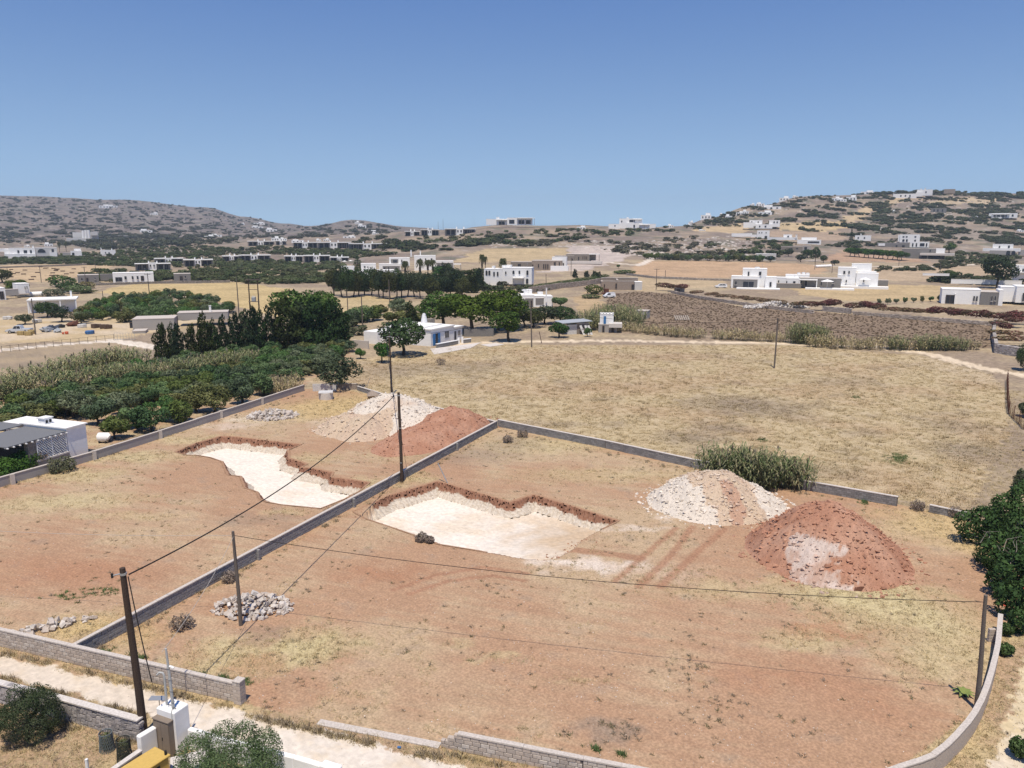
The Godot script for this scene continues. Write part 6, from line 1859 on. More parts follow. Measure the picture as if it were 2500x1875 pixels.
func build_far_houses() -> void:
	# hillside: stone villa group, three-storey house and others with their own look
	bld("hill_house", "three-storey white house with rows of arched windows on the hillside", 2220, 594, 0, [["w", 2198, 2242, 573, 592, 0.0, 8.0], ["v", 2204, 2208, 577, 580, 0.0], ["v", 2211, 2215, 577, 580, 0.0], ["v", 2230, 2234, 577, 580, 0.0], ["a", 2204, 2209, 584, 590, 0.0], ["a", 2212, 2216, 584, 590, 0.0], ["a", 2230, 2234, 585, 590, 0.0], ["w", 2194, 2198, 574, 590, -1.0, 6.0]])
	bld("hill_house", "white glass-fronted block above the stone terraces", 2245, 606, 0, [["w", 2223, 2265, 591, 604, 0.0, 7.0], ["v", 2228, 2231, 594, 602, 0.0], ["v", 2236, 2239, 594, 602, 0.0], ["v", 2245, 2255, 594, 601, 0.0], ["v", 2258, 2261, 594, 602, 0.0], ["g", 2150, 2222, 594, 607, 1.0, 5.0], ["v", 2192, 2196, 599, 605, 1.0], ["v", 2206, 2212, 599, 606, 1.0], ["w", 2153, 2168, 595, 601, 1.6, 4.0]])
	bld("hill_house", "low stone villa with a broad slab roof over dark glass", 2255, 632, 0, [["g", 2206, 2300, 608, 630, -2.0, 8.0], ["l", 2246, 2320, 618, 621, 4.0, 8.0], ["v", 2250, 2290, 621, 629, -1.8], ["g", 2262, 2264, 620, 630, 3.4, 0.6], ["w", 2280, 2299, 607, 618, -1.5, 5.0], ["v", 2266, 2269, 610, 615, -1.9]])
	bld("hill_house", "white house with dark porch arches beside the hillside hedge", 2450, 624, 0, [["w", 2425, 2468, 597, 612, -2.0, 7.0], ["w", 2405, 2484, 607, 614, 0.0, 7.0], ["k", 2420, 2470, 612, 622, 0.5, 5.0], ["a", 2455, 2463, 612, 622, 0.6], ["a", 2466, 2474, 612, 622, 0.6], ["v", 2438, 2441, 601, 606, -2.0], ["v", 2457, 2461, 600, 606, -2.0], ["k", 2480, 2510, 610, 622, -1.0, 6.0]])
	bld("hill_house", "unfinished brown stone house with a blank window above the garden trees", 1945, 616, 0, [["s", 1908, 1958, 602, 615, 0.0, 7.0], ["k", 1958, 1977, 600, 612, -1.0, 5.0], ["d", 1928, 1935, 606, 613, 0.0], ["v", 1943, 1948, 606, 608, 0.0], ["d", 1962, 1968, 603, 609, -0.9]])
	bld("hill_house", "little white house with a blue door beside the olive row", 1872, 636, 0, [["o", 1846, 1893, 620, 634, 0.0, 6.0], ["b", 1876, 1884, 626, 634, 0.0], ["v", 1857, 1861, 624, 628, 0.0]])
	bld("hill_house", "white cube house standing over its long white wall", 1860, 584, 0, [["w", 1848, 1877, 563, 582, 0.0, 7.0], ["w", 1788, 1836, 570, 578, -2.0, 6.0], ["w", 1834, 1850, 573, 579, -1.0, 5.0], ["v", 1852, 1854, 567, 570, 0.0], ["v", 1858, 1860, 567, 570, 0.0], ["v", 1868, 1870, 567, 570, 0.0], ["d", 1866, 1872, 576, 582, 0.0]])
	bld("hill_house", "white villa with a conical chimney beside the cube house", 1940, 594, 0, [["w", 1913, 1933, 573, 584, -2.0, 6.0], ["w", 1876, 1946, 580, 586, 0.0, 6.0], ["c", 1941, 1945, 573, 582, 0.5], ["v", 1922, 1926, 576, 580, -2.0], ["w", 1946, 2000, 586, 594, 1.0, 7.0], ["w", 1955, 1990, 580, 588, -2.0, 6.0], ["v", 1970, 1996, 589, 593, 1.0]])
	bld("hill_house", "wide complex of joined white houses on the golden slope", 1858, 560, 0, [["w", 1830, 1860, 538, 552, -2.0, 7.0], ["w", 1816, 1840, 543, 556, 0.0, 7.0], ["w", 1845, 1884, 548, 558, 1.0, 6.0], ["w", 1876, 1901, 538, 554, -1.0, 7.0], ["v", 1833, 1837, 541, 544, -2.0], ["v", 1849, 1852, 541, 544, -2.0], ["v", 1886, 1889, 541, 545, -1.0], ["v", 1893, 1896, 541, 545, -1.0], ["v", 1853, 1856, 551, 555, 1.0], ["v", 1866, 1870, 551, 555, 1.0]])
	bld("hill_house", "white house with a dark wall and hidden courtyard below the skyline", 2106, 590, 0, [["w", 2088, 2124, 575, 588, 0.0, 7.0], ["v", 2094, 2097, 579, 583, 0.0], ["v", 2108, 2111, 579, 583, 0.0], ["c", 2100, 2102, 571, 575, -2.0]])
	bld("hill_house", "long white hilltop house stepping up to a higher block", 2225, 484, 0, [["w", 2184, 2236, 473, 483, 0.0, 9.0], ["w", 2236, 2270, 464, 478, -2.0, 9.0], ["w", 2234, 2248, 470, 480, 0.0, 6.0], ["c", 2243, 2246, 461, 466, -3.0], ["c", 2252, 2255, 460, 465, -3.0], ["v", 2200, 2203, 476, 480, 0.0], ["v", 2210, 2213, 476, 480, 0.0], ["v", 2220, 2223, 476, 480, 0.0], ["v", 2254, 2257, 468, 472, -2.0], ["p", 2294, 2318, 464, 474, -4.0, 7.0]])
	bld("hill_house", "white house with a pale veranda among the hillside shrubs", 2450, 536, 0, [["w", 2418, 2478, 521, 532, 0.0, 8.0], ["t", 2424, 2462, 523, 532, 2.0, 3.0, 1], ["v", 2428, 2456, 525, 531, 0.05], ["v", 2466, 2470, 524, 529, 0.0], ["w", 2426, 2446, 530, 536, 3.0, 3.0]])
	bld("hill_house", "grey roofless farm ruin amid dark hillside scrub", 2292, 519, 0, [["g", 2274, 2308, 509, 518, 0.0, 6.0], ["d", 2280, 2283, 511, 517, 0.0], ["d", 2288, 2291, 511, 517, 0.0], ["d", 2298, 2301, 511, 517, 0.0]], "", "ruin")
	bld("factory", "pale industrial plant with white silos at the foot of the mountain", 205, 590, 0, [["o", 182, 238, 568, 584, -10.0, 20.0], ["r", 202, 208, 563, 582, 4.0], ["r", 208, 214, 562, 582, 4.0], ["r", 214, 220, 562, 582, 4.0], ["o", 168, 210, 582, 590, 6.0, 12.0], ["o", 222, 236, 566, 575, 0.0, 14.0]], "", "factory")
	bld("hill_house", "low greenish-roofed hall beside the industrial plant", 306, 582, 0, [["k", 290, 322, 575, 581, 0.0, 14.0], ["v", 294, 318, 577, 580, 0.0]], "", "hall")
	# the rest: white houses too small to show more than a block, an upper storey and a few windows
	var k := 0
	for q in [
		["small white house dotting the long bare mountain", "white houses on the mountain", [[243, 266, 499, 508], [264, 286, 500, 507], [368, 385, 518, 525], [343, 371, 559, 568], [584, 597, 544, 549], [615, 642, 551, 557], [620, 646, 542, 548], [650, 676, 556, 566], [500, 522, 573, 582], [515, 541, 571, 578], [663, 682, 577, 588], [684, 700, 580, 588], [866, 877, 539, 547], [874, 894, 546, 557], [895, 920, 562, 567], [908, 924, 567, 572], [838, 868, 575, 581], [772, 784, 583, 590], [790, 804, 582, 589], [712, 742, 585, 592], [60, 72, 598, 604], [110, 128, 592, 602]]],
		["small white house scattered on the hillside of dark scrub", "white houses on the hillside", [[1831, 1842, 487, 494], [1846, 1866, 483, 492], [1903, 1926, 477, 488], [1935, 1948, 475, 480], [2031, 2050, 480, 491], [2046, 2066, 483, 492], [2066, 2090, 476, 490], [1861, 1906, 501, 511], [1852, 1884, 514, 525], [1813, 1827, 512, 524], [1797, 1815, 516, 524], [1771, 1787, 523, 535], [1711, 1736, 520, 535], [1757, 1767, 520, 527], [1681, 1692, 533, 541], [1678, 1690, 546, 552], [2102, 2132, 461, 470], [2179, 2188, 513, 520], [2373, 2387, 528, 534], [2483, 2500, 560, 566], [1408, 1430, 551, 560], [1630, 1644, 547, 556], [2142, 2162, 556, 561], [1706, 1722, 560, 564]]]]:
		for h in q[2]:
			k += 1
			var w: float = h[1] - h[0]
			var hh: float = h[3] - h[2]
			var parts := [["w", h[0], h[1], h[2] + hh * 0.35, h[3], 0.0, 8.0], ["w", h[0] + w * (0.1 + 0.35 * (k % 2)), h[0] + w * (0.55 + 0.35 * (k % 2)), h[2], h[3] - 1, -2.5, 7.0]]
			for j in 3:
				parts.append(["v", h[0] + w * (0.14 + j * 0.3), h[0] + w * (0.24 + j * 0.3), h[2] + hh * 0.55, h[3] - hh * 0.15, 0.0])
			bld("small_white_house", q[0], (h[0] + h[1]) * 0.5, h[3], 0, parts, q[1])

# ---------------------------------------------------------------- vehicles
func wheel(t: Node3D, at: Vector3, r: float) -> void:
	var o := part(t, "wheel", tube_mesh([at - Vector3(0, 0, 0.11), at + Vector3(0, 0, 0.11)], [r, r], 14), M.tyre)
	part(o, "rim", tube_mesh([at - Vector3(0, 0, 0.118), at + Vector3(0, 0, 0.118)], [r * 0.58, r * 0.58], 12), M.metal)

func car(n: String, label: String, at: Vector3, turn: float, body: Array, cabin: Array, glass: Array, width: float, m: Material, wheels: Array) -> void:
	var t := thing(n, label, "car", at, turn)
	var bm := MB.new()
	var pb := PackedVector2Array()
	for p in body:
		pb.append(Vector2(p[0], p[1]))
	bm.prism(pb, -width * 0.5, width * 0.5)
	part(t, "body", bm.mesh(), m)
	var cm := MB.new()
	var pc := PackedVector2Array()
	for p in cabin:
		pc.append(Vector2(p[0], p[1]))
	cm.prism(pc, -width * 0.43, width * 0.43)
	part(t, "cabin", cm.mesh(), m)
	for g in glass:
		var gm := MB.new()
		var pg := PackedVector2Array()
		for p in g:
			pg.append(Vector2(p[0], p[1]))
		gm.prism(pg, -width * 0.445, width * 0.445)
		part(t, "side_window", gm.mesh(), M.pane)
	for w in wheels:
		for s in [-1, 1]:
			wheel(t, Vector3(w, 0.36, s * width * 0.44), 0.36)
	for s in [-1, 1]:
		part(t, "headlight", box_mesh(Vector3(0.06, 0.16, 0.3)), M.roof_white, Transform3D(Basis.IDENTITY, Vector3(body[0][0] - 0.01, 0.72, s * width * 0.36)))
	part(t, "bumper", box_mesh(Vector3(0.12, 0.22, width * 0.98)), M.dark, Transform3D(Basis.IDENTITY, Vector3(body[0][0] - 0.02, 0.48, 0)))

func build_vehicles() -> void:
	car("pickup_truck", "silver double-cab pickup truck parked in the farmyard", G(48, 813), 0.12,
		[[-2.6, 0.45], [2.6, 0.45], [2.62, 1.05], [0.75, 1.05], [0.75, 0.98], [-1.2, 0.98], [-2.4, 0.88], [-2.6, 0.75]],
		[[-1.25, 0.95], [0.78, 0.95], [0.72, 1.2], [0.55, 1.72], [-0.5, 1.74], [-0.75, 1.68]],
		[[[-1.0, 1.08], [-0.62, 1.62], [-0.25, 1.64], [-0.25, 1.08]], [[-0.15, 1.08], [-0.15, 1.64], [0.42, 1.62], [0.58, 1.08]]], 1.8, M.car_silver, [-1.65, 1.6])
	car("white_car", "white estate car parked beside the villa with the stone garage", T(1760, 703), -0.1,
		[[-2.3, 0.4], [2.3, 0.4], [2.32, 1.0], [-1.2, 0.98], [-2.2, 0.86], [-2.3, 0.7]],
		[[-1.3, 0.95], [2.25, 0.95], [2.0, 1.6], [0.0, 1.66], [-0.6, 1.58]],
		[[[-1.05, 1.05], [-0.5, 1.5], [0.3, 1.56], [0.3, 1.05]], [[0.4, 1.05], [0.4, 1.56], [1.5, 1.54], [1.75, 1.05]]], 1.85, M.car_white, [-1.45, 1.4])
	car("white_car", "old white van parked by the rusty trailer near the ruin", G(1487, 727), 0.3,
		[[-2.1, 0.4], [2.1, 0.4], [2.1, 1.0], [-1.4, 0.98], [-2.0, 0.86]],
		[[-1.5, 0.95], [2.05, 0.95], [1.95, 1.75], [-0.6, 1.75]],
		[[[-1.2, 1.05], [-0.6, 1.6], [0.2, 1.6], [0.2, 1.05]]], 1.7, M.car_white, [-1.3, 1.3])

# ---------------------------------------------------------------- plants
func leaf_mesh(lobes: Array, n: int, size: float, tones: Array, aspect := 1.4) -> ArrayMesh:
	var v := PackedVector3Array()
	var nn := PackedVector3Array()
	var c := PackedColorArray()
	var ix := PackedInt32Array()
	var weights := []
	var total := 0.0
	for l in lobes:
		var r: Vector3 = l[1]
		total += pow(r.x * r.y + r.y * r.z + r.x * r.z, 1.0)
		weights.append(total)
	var lobe_tone := []
	for l in lobes:
		lobe_tone.append(tones[rng.randi() % tones.size()])
	var made := 0
	var tries := 0
	while made < n and tries < n * 3:
		tries += 1
		var pick := rng.randf() * total
		var k := 0
		while weights[k] < pick:
			k += 1
		var o: Vector3 = lobes[k][0]
		var r: Vector3 = lobes[k][1]
		var d := Vector3(rng.randfn(), rng.randfn(), rng.randfn()).normalized()
		var p := o + d * r * (1.08 - 0.42 * pow(rng.randf(), 1.6))
		var hidden := false
		for j in lobes.size():
			if j != k:
				var q: Vector3 = (p - lobes[j][0]) / lobes[j][1]
				if q.length_squared() < 0.42:
					hidden = true
					break
		if hidden or p.y < 0.0:
			continue
		var out := (d / r).normalized()
		var face := (out * 0.7 + Vector3(rng.randfn(), rng.randfn(), rng.randfn()) * 0.62).normalized()
		var a := face.cross(Vector3(rng.randfn(), rng.randfn(), rng.randfn())).normalized()
		var b := face.cross(a)
		var s := size * rng.randf_range(0.6, 1.3)
		a *= s * 0.5 * aspect
		b *= s * 0.5
		var tone: Color = lobe_tone[k].lerp(tones[rng.randi() % tones.size()], 0.5) * rng.randf_range(0.75, 1.25) * 1.65
		tone.a = 1.0
		var m := v.size()
		v.append(p - a); v.append(p + b * 0.8); v.append(p + a); v.append(p - b * 0.8)
		var shade := (out * 0.55 + face * 0.6).normalized()
		for j in 4:
			nn.append(shade)
			c.append(tone)
		ix.append_array(PackedInt32Array([m, m + 1, m + 2, m, m + 2, m + 3]))
		made += 1
	var arr := []
	arr.resize(Mesh.ARRAY_MAX)
	arr[Mesh.ARRAY_VERTEX] = v
	arr[Mesh.ARRAY_NORMAL] = nn
	arr[Mesh.ARRAY_COLOR] = c
	arr[Mesh.ARRAY_INDEX] = ix
	var mesh := ArrayMesh.new()
	mesh.add_surface_from_arrays(Mesh.PRIMITIVE_TRIANGLES, arr)
	return mesh

func round_lobes(count: int, at: Vector3, spread: Vector3, lobe: float, flat := 0.8) -> Array:
	var out := []
	for k in count:
		var d := Vector3(rng.randfn(), rng.randfn() * 0.8, rng.randfn()).normalized()
		var r := lobe * rng.randf_range(0.7, 1.25)
		out.append([at + d * spread * rng.randf_range(0.55, 1.0), Vector3(r, r * flat, r)])
	return out

func limbs(trunk_h: float, r: float, lobes: Array, lean := 0.03) -> ArrayMesh:
	var m := MB.new()
	var top := Vector3(rng.randf_range(-lean, lean), trunk_h, rng.randf_range(-lean, lean))
	m.tube([Vector3(0, -0.06, 0), Vector3(0, 0.02, 0), top * 0.5 + Vector3(lean * 0.5, 0, 0), top], [r * 1.6, r * 1.25, r, r * 0.85], 7)
	var k := 0
	for l in lobes:
		k += 1
		if k > 6:
			break
		var e: Vector3 = l[0]
		m.tube([top * 0.85, top.lerp(e, 0.5) + Vector3(0, 0.02, 0), e], [r * 0.6, r * 0.42, r * 0.15], 5)
	return m.mesh()

func reed_mesh(stalks: int, spread: Vector2, h: Vector2, tones: Array, leaf := 0.6, plume := 0.0) -> ArrayMesh:
	var m := MB.new()
	for k in stalks:
		var f := rng.randf() * TAU
		var q := sqrt(rng.randf())
		var p := Vector3(cos(f) * q * spread.x, -0.05, sin(f) * q * spread.y)
		var hh := rng.randf_range(h.x, h.y) * (1.0 - 0.25 * q)
		var lean := Vector3(cos(f) * q * 0.25 + rng.randfn() * 0.12, 1.0, sin(f) * q * 0.25 + rng.randfn() * 0.12) * hh
		var tone: Color = tones[rng.randi() % tones.size()] * rng.randf_range(0.75, 1.25)
		tone.a = 1.0
		m.tint = tone
		m.tube([p, p + lean], [0.022, 0.012], 3)
		var cnt := int(hh / 0.28)
		for j in cnt:
			var y := (j + 0.7) / cnt
			if y < 0.18:
				continue
			var a := rng.randf() * TAU
			var dirn := Vector3(cos(a), 0, sin(a))
			var l := leaf * rng.randf_range(0.6, 1.2)
			var side := Vector3(-sin(a), 0, cos(a)) * 0.045
			var b0 := p + lean * y
			var b1 := b0 + dirn * l * 0.55 + Vector3(0, l * 0.38, 0)
			var b2 := b0 + dirn * l + Vector3(0, l * rng.randf_range(-0.25, 0.25), 0)
			var n0 := (Vector3(-dirn.x * 0.55, 0.8, -dirn.z * 0.55)).normalized()
			m.quad(b0 - side * 0.6, b0 + side * 0.6, b1 + side, b1 - side, n0)
			m.tri(b1 - side, b1 + side, b2, (Vector3(dirn.x * 0.4, 0.9, dirn.z * 0.4)).normalized())
		if rng.randf() < plume:
			var top := p + lean
			m.tint = Color(0.30, 0.25, 0.19)
			for j in 3:
				var a := rng.randf() * TAU
				m.quad(top, top + Vector3(cos(a) * 0.1, 0.12, sin(a) * 0.1), top + Vector3(cos(a) * 0.06, 0.5, sin(a) * 0.06), top + Vector3(0, 0.3, 0), Vector3(-sin(a), 0.2, cos(a)).normalized())
	return m.mesh(true)

func tuft_mesh(blades: int, spread: float, h: Vector2, w: float, lean: float) -> ArrayMesh:
	var m := MB.new()
	for k in blades:
		var f := rng.randf() * TAU
		var q := rng.randf() * spread
		var p := Vector3(cos(f) * q, -0.01, sin(f) * q)
		var a := rng.randf() * TAU
		var tip := p + Vector3(cos(a) * lean * rng.randf(), 1.0, sin(a) * lean * rng.randf()) * rng.randf_range(h.x, h.y)
		var side := Vector3(-sin(a + 0.6), 0, cos(a + 0.6)) * w
		var g := rng.randf_range(0.75, 1.2)
		m.tint = Color(g, g, g)
		m.tri(p - side, p + side, tip, Vector3(rng.randfn() * 0.3, 1.0, rng.randfn() * 0.3).normalized())
	return m.mesh(true)

func build_meshes_of_plants() -> void:
	var olive := [Color(0.085, 0.105, 0.062), Color(0.125, 0.145, 0.09), Color(0.06, 0.078, 0.046)]
	var leafy := [Color(0.072, 0.11, 0.05), Color(0.105, 0.145, 0.07), Color(0.052, 0.082, 0.036)]
	for k in 7:
		var lb := round_lobes(8 + k, Vector3(rng.randf_range(-0.06, 0.06), 0.50, rng.randf_range(-0.06, 0.06)), Vector3(0.36, 0.30, 0.36), rng.randf_range(0.13, 0.2), rng.randf_range(0.8, 1.2))
		P["olive_crown_%d" % k] = leaf_mesh(lb, 2000, rng.randf_range(0.042, 0.052), olive if k % 2 == 0 else leafy, 2.5)
		P["olive_trunk_%d" % k] = limbs(0.24, 0.03, lb, 0.06)
	var dark := [Color(0.018, 0.03, 0.016), Color(0.032, 0.045, 0.024), Color(0.024, 0.036, 0.018)]
	for k in 3:
		var lb := []
		for j in 13:
			var y := 0.10 + 0.82 * j / 12.0
			var r := 0.44 * pow(clampf(1.08 - y, 0.0, 1.0), 0.7) * minf(1.0, 0.6 + y * 2.0)
			lb.append([Vector3(rng.randf_range(-0.12, 0.12), y, rng.randf_range(-0.12, 0.12)), Vector3(r, 0.13, r) * rng.randf_range(0.8, 1.1)])
		P["cypress_crown_%d" % k] = leaf_mesh(lb, 2600, 0.05, dark, 1.7)
		P["cypress_trunk_%d" % k] = limbs(0.3, 0.04, [], 0.01)
	var pine := [Color(0.05, 0.088, 0.024), Color(0.072, 0.115, 0.032), Color(0.034, 0.062, 0.018)]
	for k in 2:
		var lb := []
		for j in 22:
			var f := rng.randf() * TAU
			var q := sqrt(rng.randf()) * 0.40
			lb.append([Vector3(cos(f) * q, 0.84 - q * 0.5 - rng.randf() * 0.28, sin(f) * q), Vector3(0.16, 0.12, 0.16) * rng.randf_range(0.8, 1.25)])
		P["pine_crown_%d" % k] = leaf_mesh(lb, 5200, 0.034, pine, 1.6)
		P["pine_trunk_%d" % k] = limbs(0.55, 0.024, lb, 0.08)
	var citrus := [Color(0.042, 0.085, 0.026), Color(0.06, 0.105, 0.034), Color(0.028, 0.058, 0.018)]
	for k in 2:
		var lb := round_lobes(8, Vector3(0, 0.60, 0), Vector3(0.28, 0.20, 0.28), 0.22)
		P["citrus_crown_%d" % k] = leaf_mesh(lb, 1700, 0.055, citrus, 1.4)
		P["citrus_trunk_%d" % k] = limbs(0.34, 0.03, lb, 0.03)
	var sombre := [Color(0.038, 0.05, 0.03), Color(0.055, 0.068, 0.04), Color(0.026, 0.036, 0.02)]
	for k in 3:
		var lb := round_lobes(11, Vector3(0, 0.58, 0), Vector3(0.30, 0.28, 0.30), 0.22, 0.95)
		P["dark_crown_%d" % k] = leaf_mesh(lb, 2100, 0.05, sombre, 1.5)
		P["dark_trunk_%d" % k] = limbs(0.3, 0.03, lb, 0.04)
	var greens := [Color(0.052, 0.078, 0.03), Color(0.075, 0.095, 0.04), Color(0.038, 0.058, 0.024)]
	for k in 3:
		var lb := round_lobes(8, Vector3(0, 0.38, 0), Vector3(0.30, 0.18, 0.30), 0.27, 0.9)
		P["bush_crown_%d" % k] = leaf_mesh(lb, 800, 0.075, greens, 1.4)
	var greys := [Color(0.105, 0.115, 0.075), Color(0.085, 0.09, 0.065), Color(0.13, 0.125, 0.09)]
	for k in 2:
		var lb := round_lobes(7, Vector3(0, 0.38, 0), Vector3(0.30, 0.18, 0.30), 0.26, 0.9)
		P["greybush_crown_%d" % k] = leaf_mesh(lb, 700, 0.075, greys, 1.4)
	# small far scrub, a few hundred faces
	for k in 3:
		var lb := round_lobes(5, Vector3(0, 0.34, 0), Vector3(0.26, 0.12, 0.26), 0.27, 0.8)
		P["scrub_%d" % k] = leaf_mesh(lb, 170, 0.17, [Color(1, 1, 1), Color(0.75, 0.78, 0.75), Color(1.15, 1.15, 1.05)], 1.2)
	# conifer with tiers
	var tl := []
	for j in 9:
		var y := 0.15 + 0.8 * j / 8.0
		for s in 5:
			var f := TAU * s / 5.0 + j
			var q := 0.30 * (1.05 - y)
			tl.append([Vector3(cos(f) * q, y, sin(f) * q), Vector3(0.16 * (1.1 - y) + 0.02, 0.03, 0.16 * (1.1 - y) + 0.02)])
	P["conifer_crown_0"] = leaf_mesh(tl, 1800, 0.045, sombre, 1.8)
	P["conifer_trunk_0"] = tube_mesh([Vector3(0, -0.05, 0), Vector3(0, 0.98, 0)], [0.03, 0.006], 6)
	# palm: trunk, dry skirt, fronds
	var pm := MB.new()
	for k in 34:
		var a := TAU * k * 0.382
		var up := 0.9 - 1.5 * (k / 34.0)
		var dirn := Vector3(cos(a), 0, sin(a))
		var side := Vector3(-sin(a), 0, cos(a))
		var prev := Vector3(0, 0.84, 0)
		var g := rng.randf_range(0.8, 1.2)
		pm.tint = Color(0.075 * g, 0.085 * g, 0.04 * g)
		for s in 5:
			var t := (s + 1) / 5.0
			var q := Vector3(0, 0.84, 0) + dirn * 0.34 * t * (0.75 + 0.25 * (1.0 - absf(up))) + Vector3(0, up * 0.22 * t - 0.20 * t * t, 0)
			var w := 0.06 * (1.0 - absf(t - 0.55)) 
			pm.quad(prev - side * w, prev, q, q - side * w * 0.8 - Vector3(0, 0.03, 0), (Vector3(0, 1, 0) - side * 0.6).normalized())
			pm.quad(prev + side * w, prev, q, q + side * w * 0.8 - Vector3(0, 0.03, 0), (Vector3(0, 1, 0) + side * 0.6).normalized())
			prev = q
	P["palm_crown"] = pm.mesh(true)
	P["palm_trunk"] = tube_mesh([Vector3(0, -0.03, 0), Vector3(0, 0.3, 0), Vector3(0.01, 0.84, 0)], [0.045, 0.035, 0.035], 8)
	var sk := MB.new()
	for k in 70:
		var a := rng.randf() * TAU
		var y := rng.randf_range(0.50, 0.82)
		var g := rng.randf_range(0.7, 1.2)
		sk.tint = Color(0.16 * g, 0.125 * g, 0.085 * g)
		var dirn := Vector3(cos(a), 0, sin(a))
		var side := Vector3(-sin(a), 0, cos(a)) * 0.035
		sk.quad(dirn * 0.03 + Vector3(0, y, 0) - side, dirn * 0.03 + Vector3(0, y, 0) + side, dirn * 0.085 + Vector3(0, y - 0.16, 0) + side, dirn * 0.085 + Vector3(0, y - 0.16, 0) - side, (dirn + Vector3(0, 0.4, 0)).normalized())
	P["palm_skirt"] = sk.mesh(true)
	# reeds
	var rg := [Color(0.18, 0.21, 0.11), Color(0.26, 0.26, 0.14), Color(0.13, 0.17, 0.08), Color(0.34, 0.31, 0.18)]
	var rd := [Color(0.46, 0.38, 0.23), Color(0.36, 0.29, 0.18), Color(0.27, 0.26, 0.14), Color(0.52, 0.44, 0.28)]
	for k in 3:
		P["reed_green_%d" % k] = reed_mesh(75, Vector2(1.3, 1.3), Vector2(2.0, 3.0), rg, 0.65, 0.1)
		P["reed_dry_%d" % k] = reed_mesh(65, Vector2(1.5, 1.3), Vector2(1.3, 2.4), rd, 0.6, 0.3)
	for k in 3:
		P["tuft_%d" % k] = tuft_mesh(14, 0.2, Vector2(0.03, 0.12), 0.009, 1.8)
		P["tall_tuft_%d" % k] = tuft_mesh(22, 0.45, Vector2(0.05, 0.16), 0.02, 1.6)
		P["weed_%d" % k] = tuft_mesh(30, 0.2, Vector2(0.05, 0.2), 0.018, 1.5)

func plant(species: String, px: float, py: float, w: float, h: float, n: String, label: String, cat: String, group := "", level := false) -> Node3D:
	var at := G(px, py) if level else T(px, py)
	return plant_at(species, at, 1.12 * w * scale_at(at), 1.06 * h * scale_at(at), n, label, cat, group)

func plant_at(species: String, at: Vector3, wm: float, hm: float, n: String, label: String, cat: String, group := "") -> Node3D:
	var t := thing(n, label, cat, at, rng.randf() * TAU, group)
	var cnt := 0
	while P.has("%s_crown_%d" % [species, cnt]):
		cnt += 1
	var k := rng.randi() % maxi(cnt, 1)
	t.scale = Vector3(wm, hm, wm)
	if species == "palm":
		part(t, "trunk", P.palm_trunk, M.bark)
		part(t, "crown", P.palm_crown, M.leaf)
		part(t, "dry_skirt", P.palm_skirt, M.dry)
		return t
	part(t, "crown", P["%s_crown_%d" % [species, k]], [M.leaf, M.leaf_a, M.leaf_b, M.leaf_c][rng.randi() % 4])
	if P.has("%s_trunk_%d" % [species, k]):
		part(t, "trunk", P["%s_trunk_%d" % [species, k]], M.bark_pine if species == "pine" else M.bark)
	return t

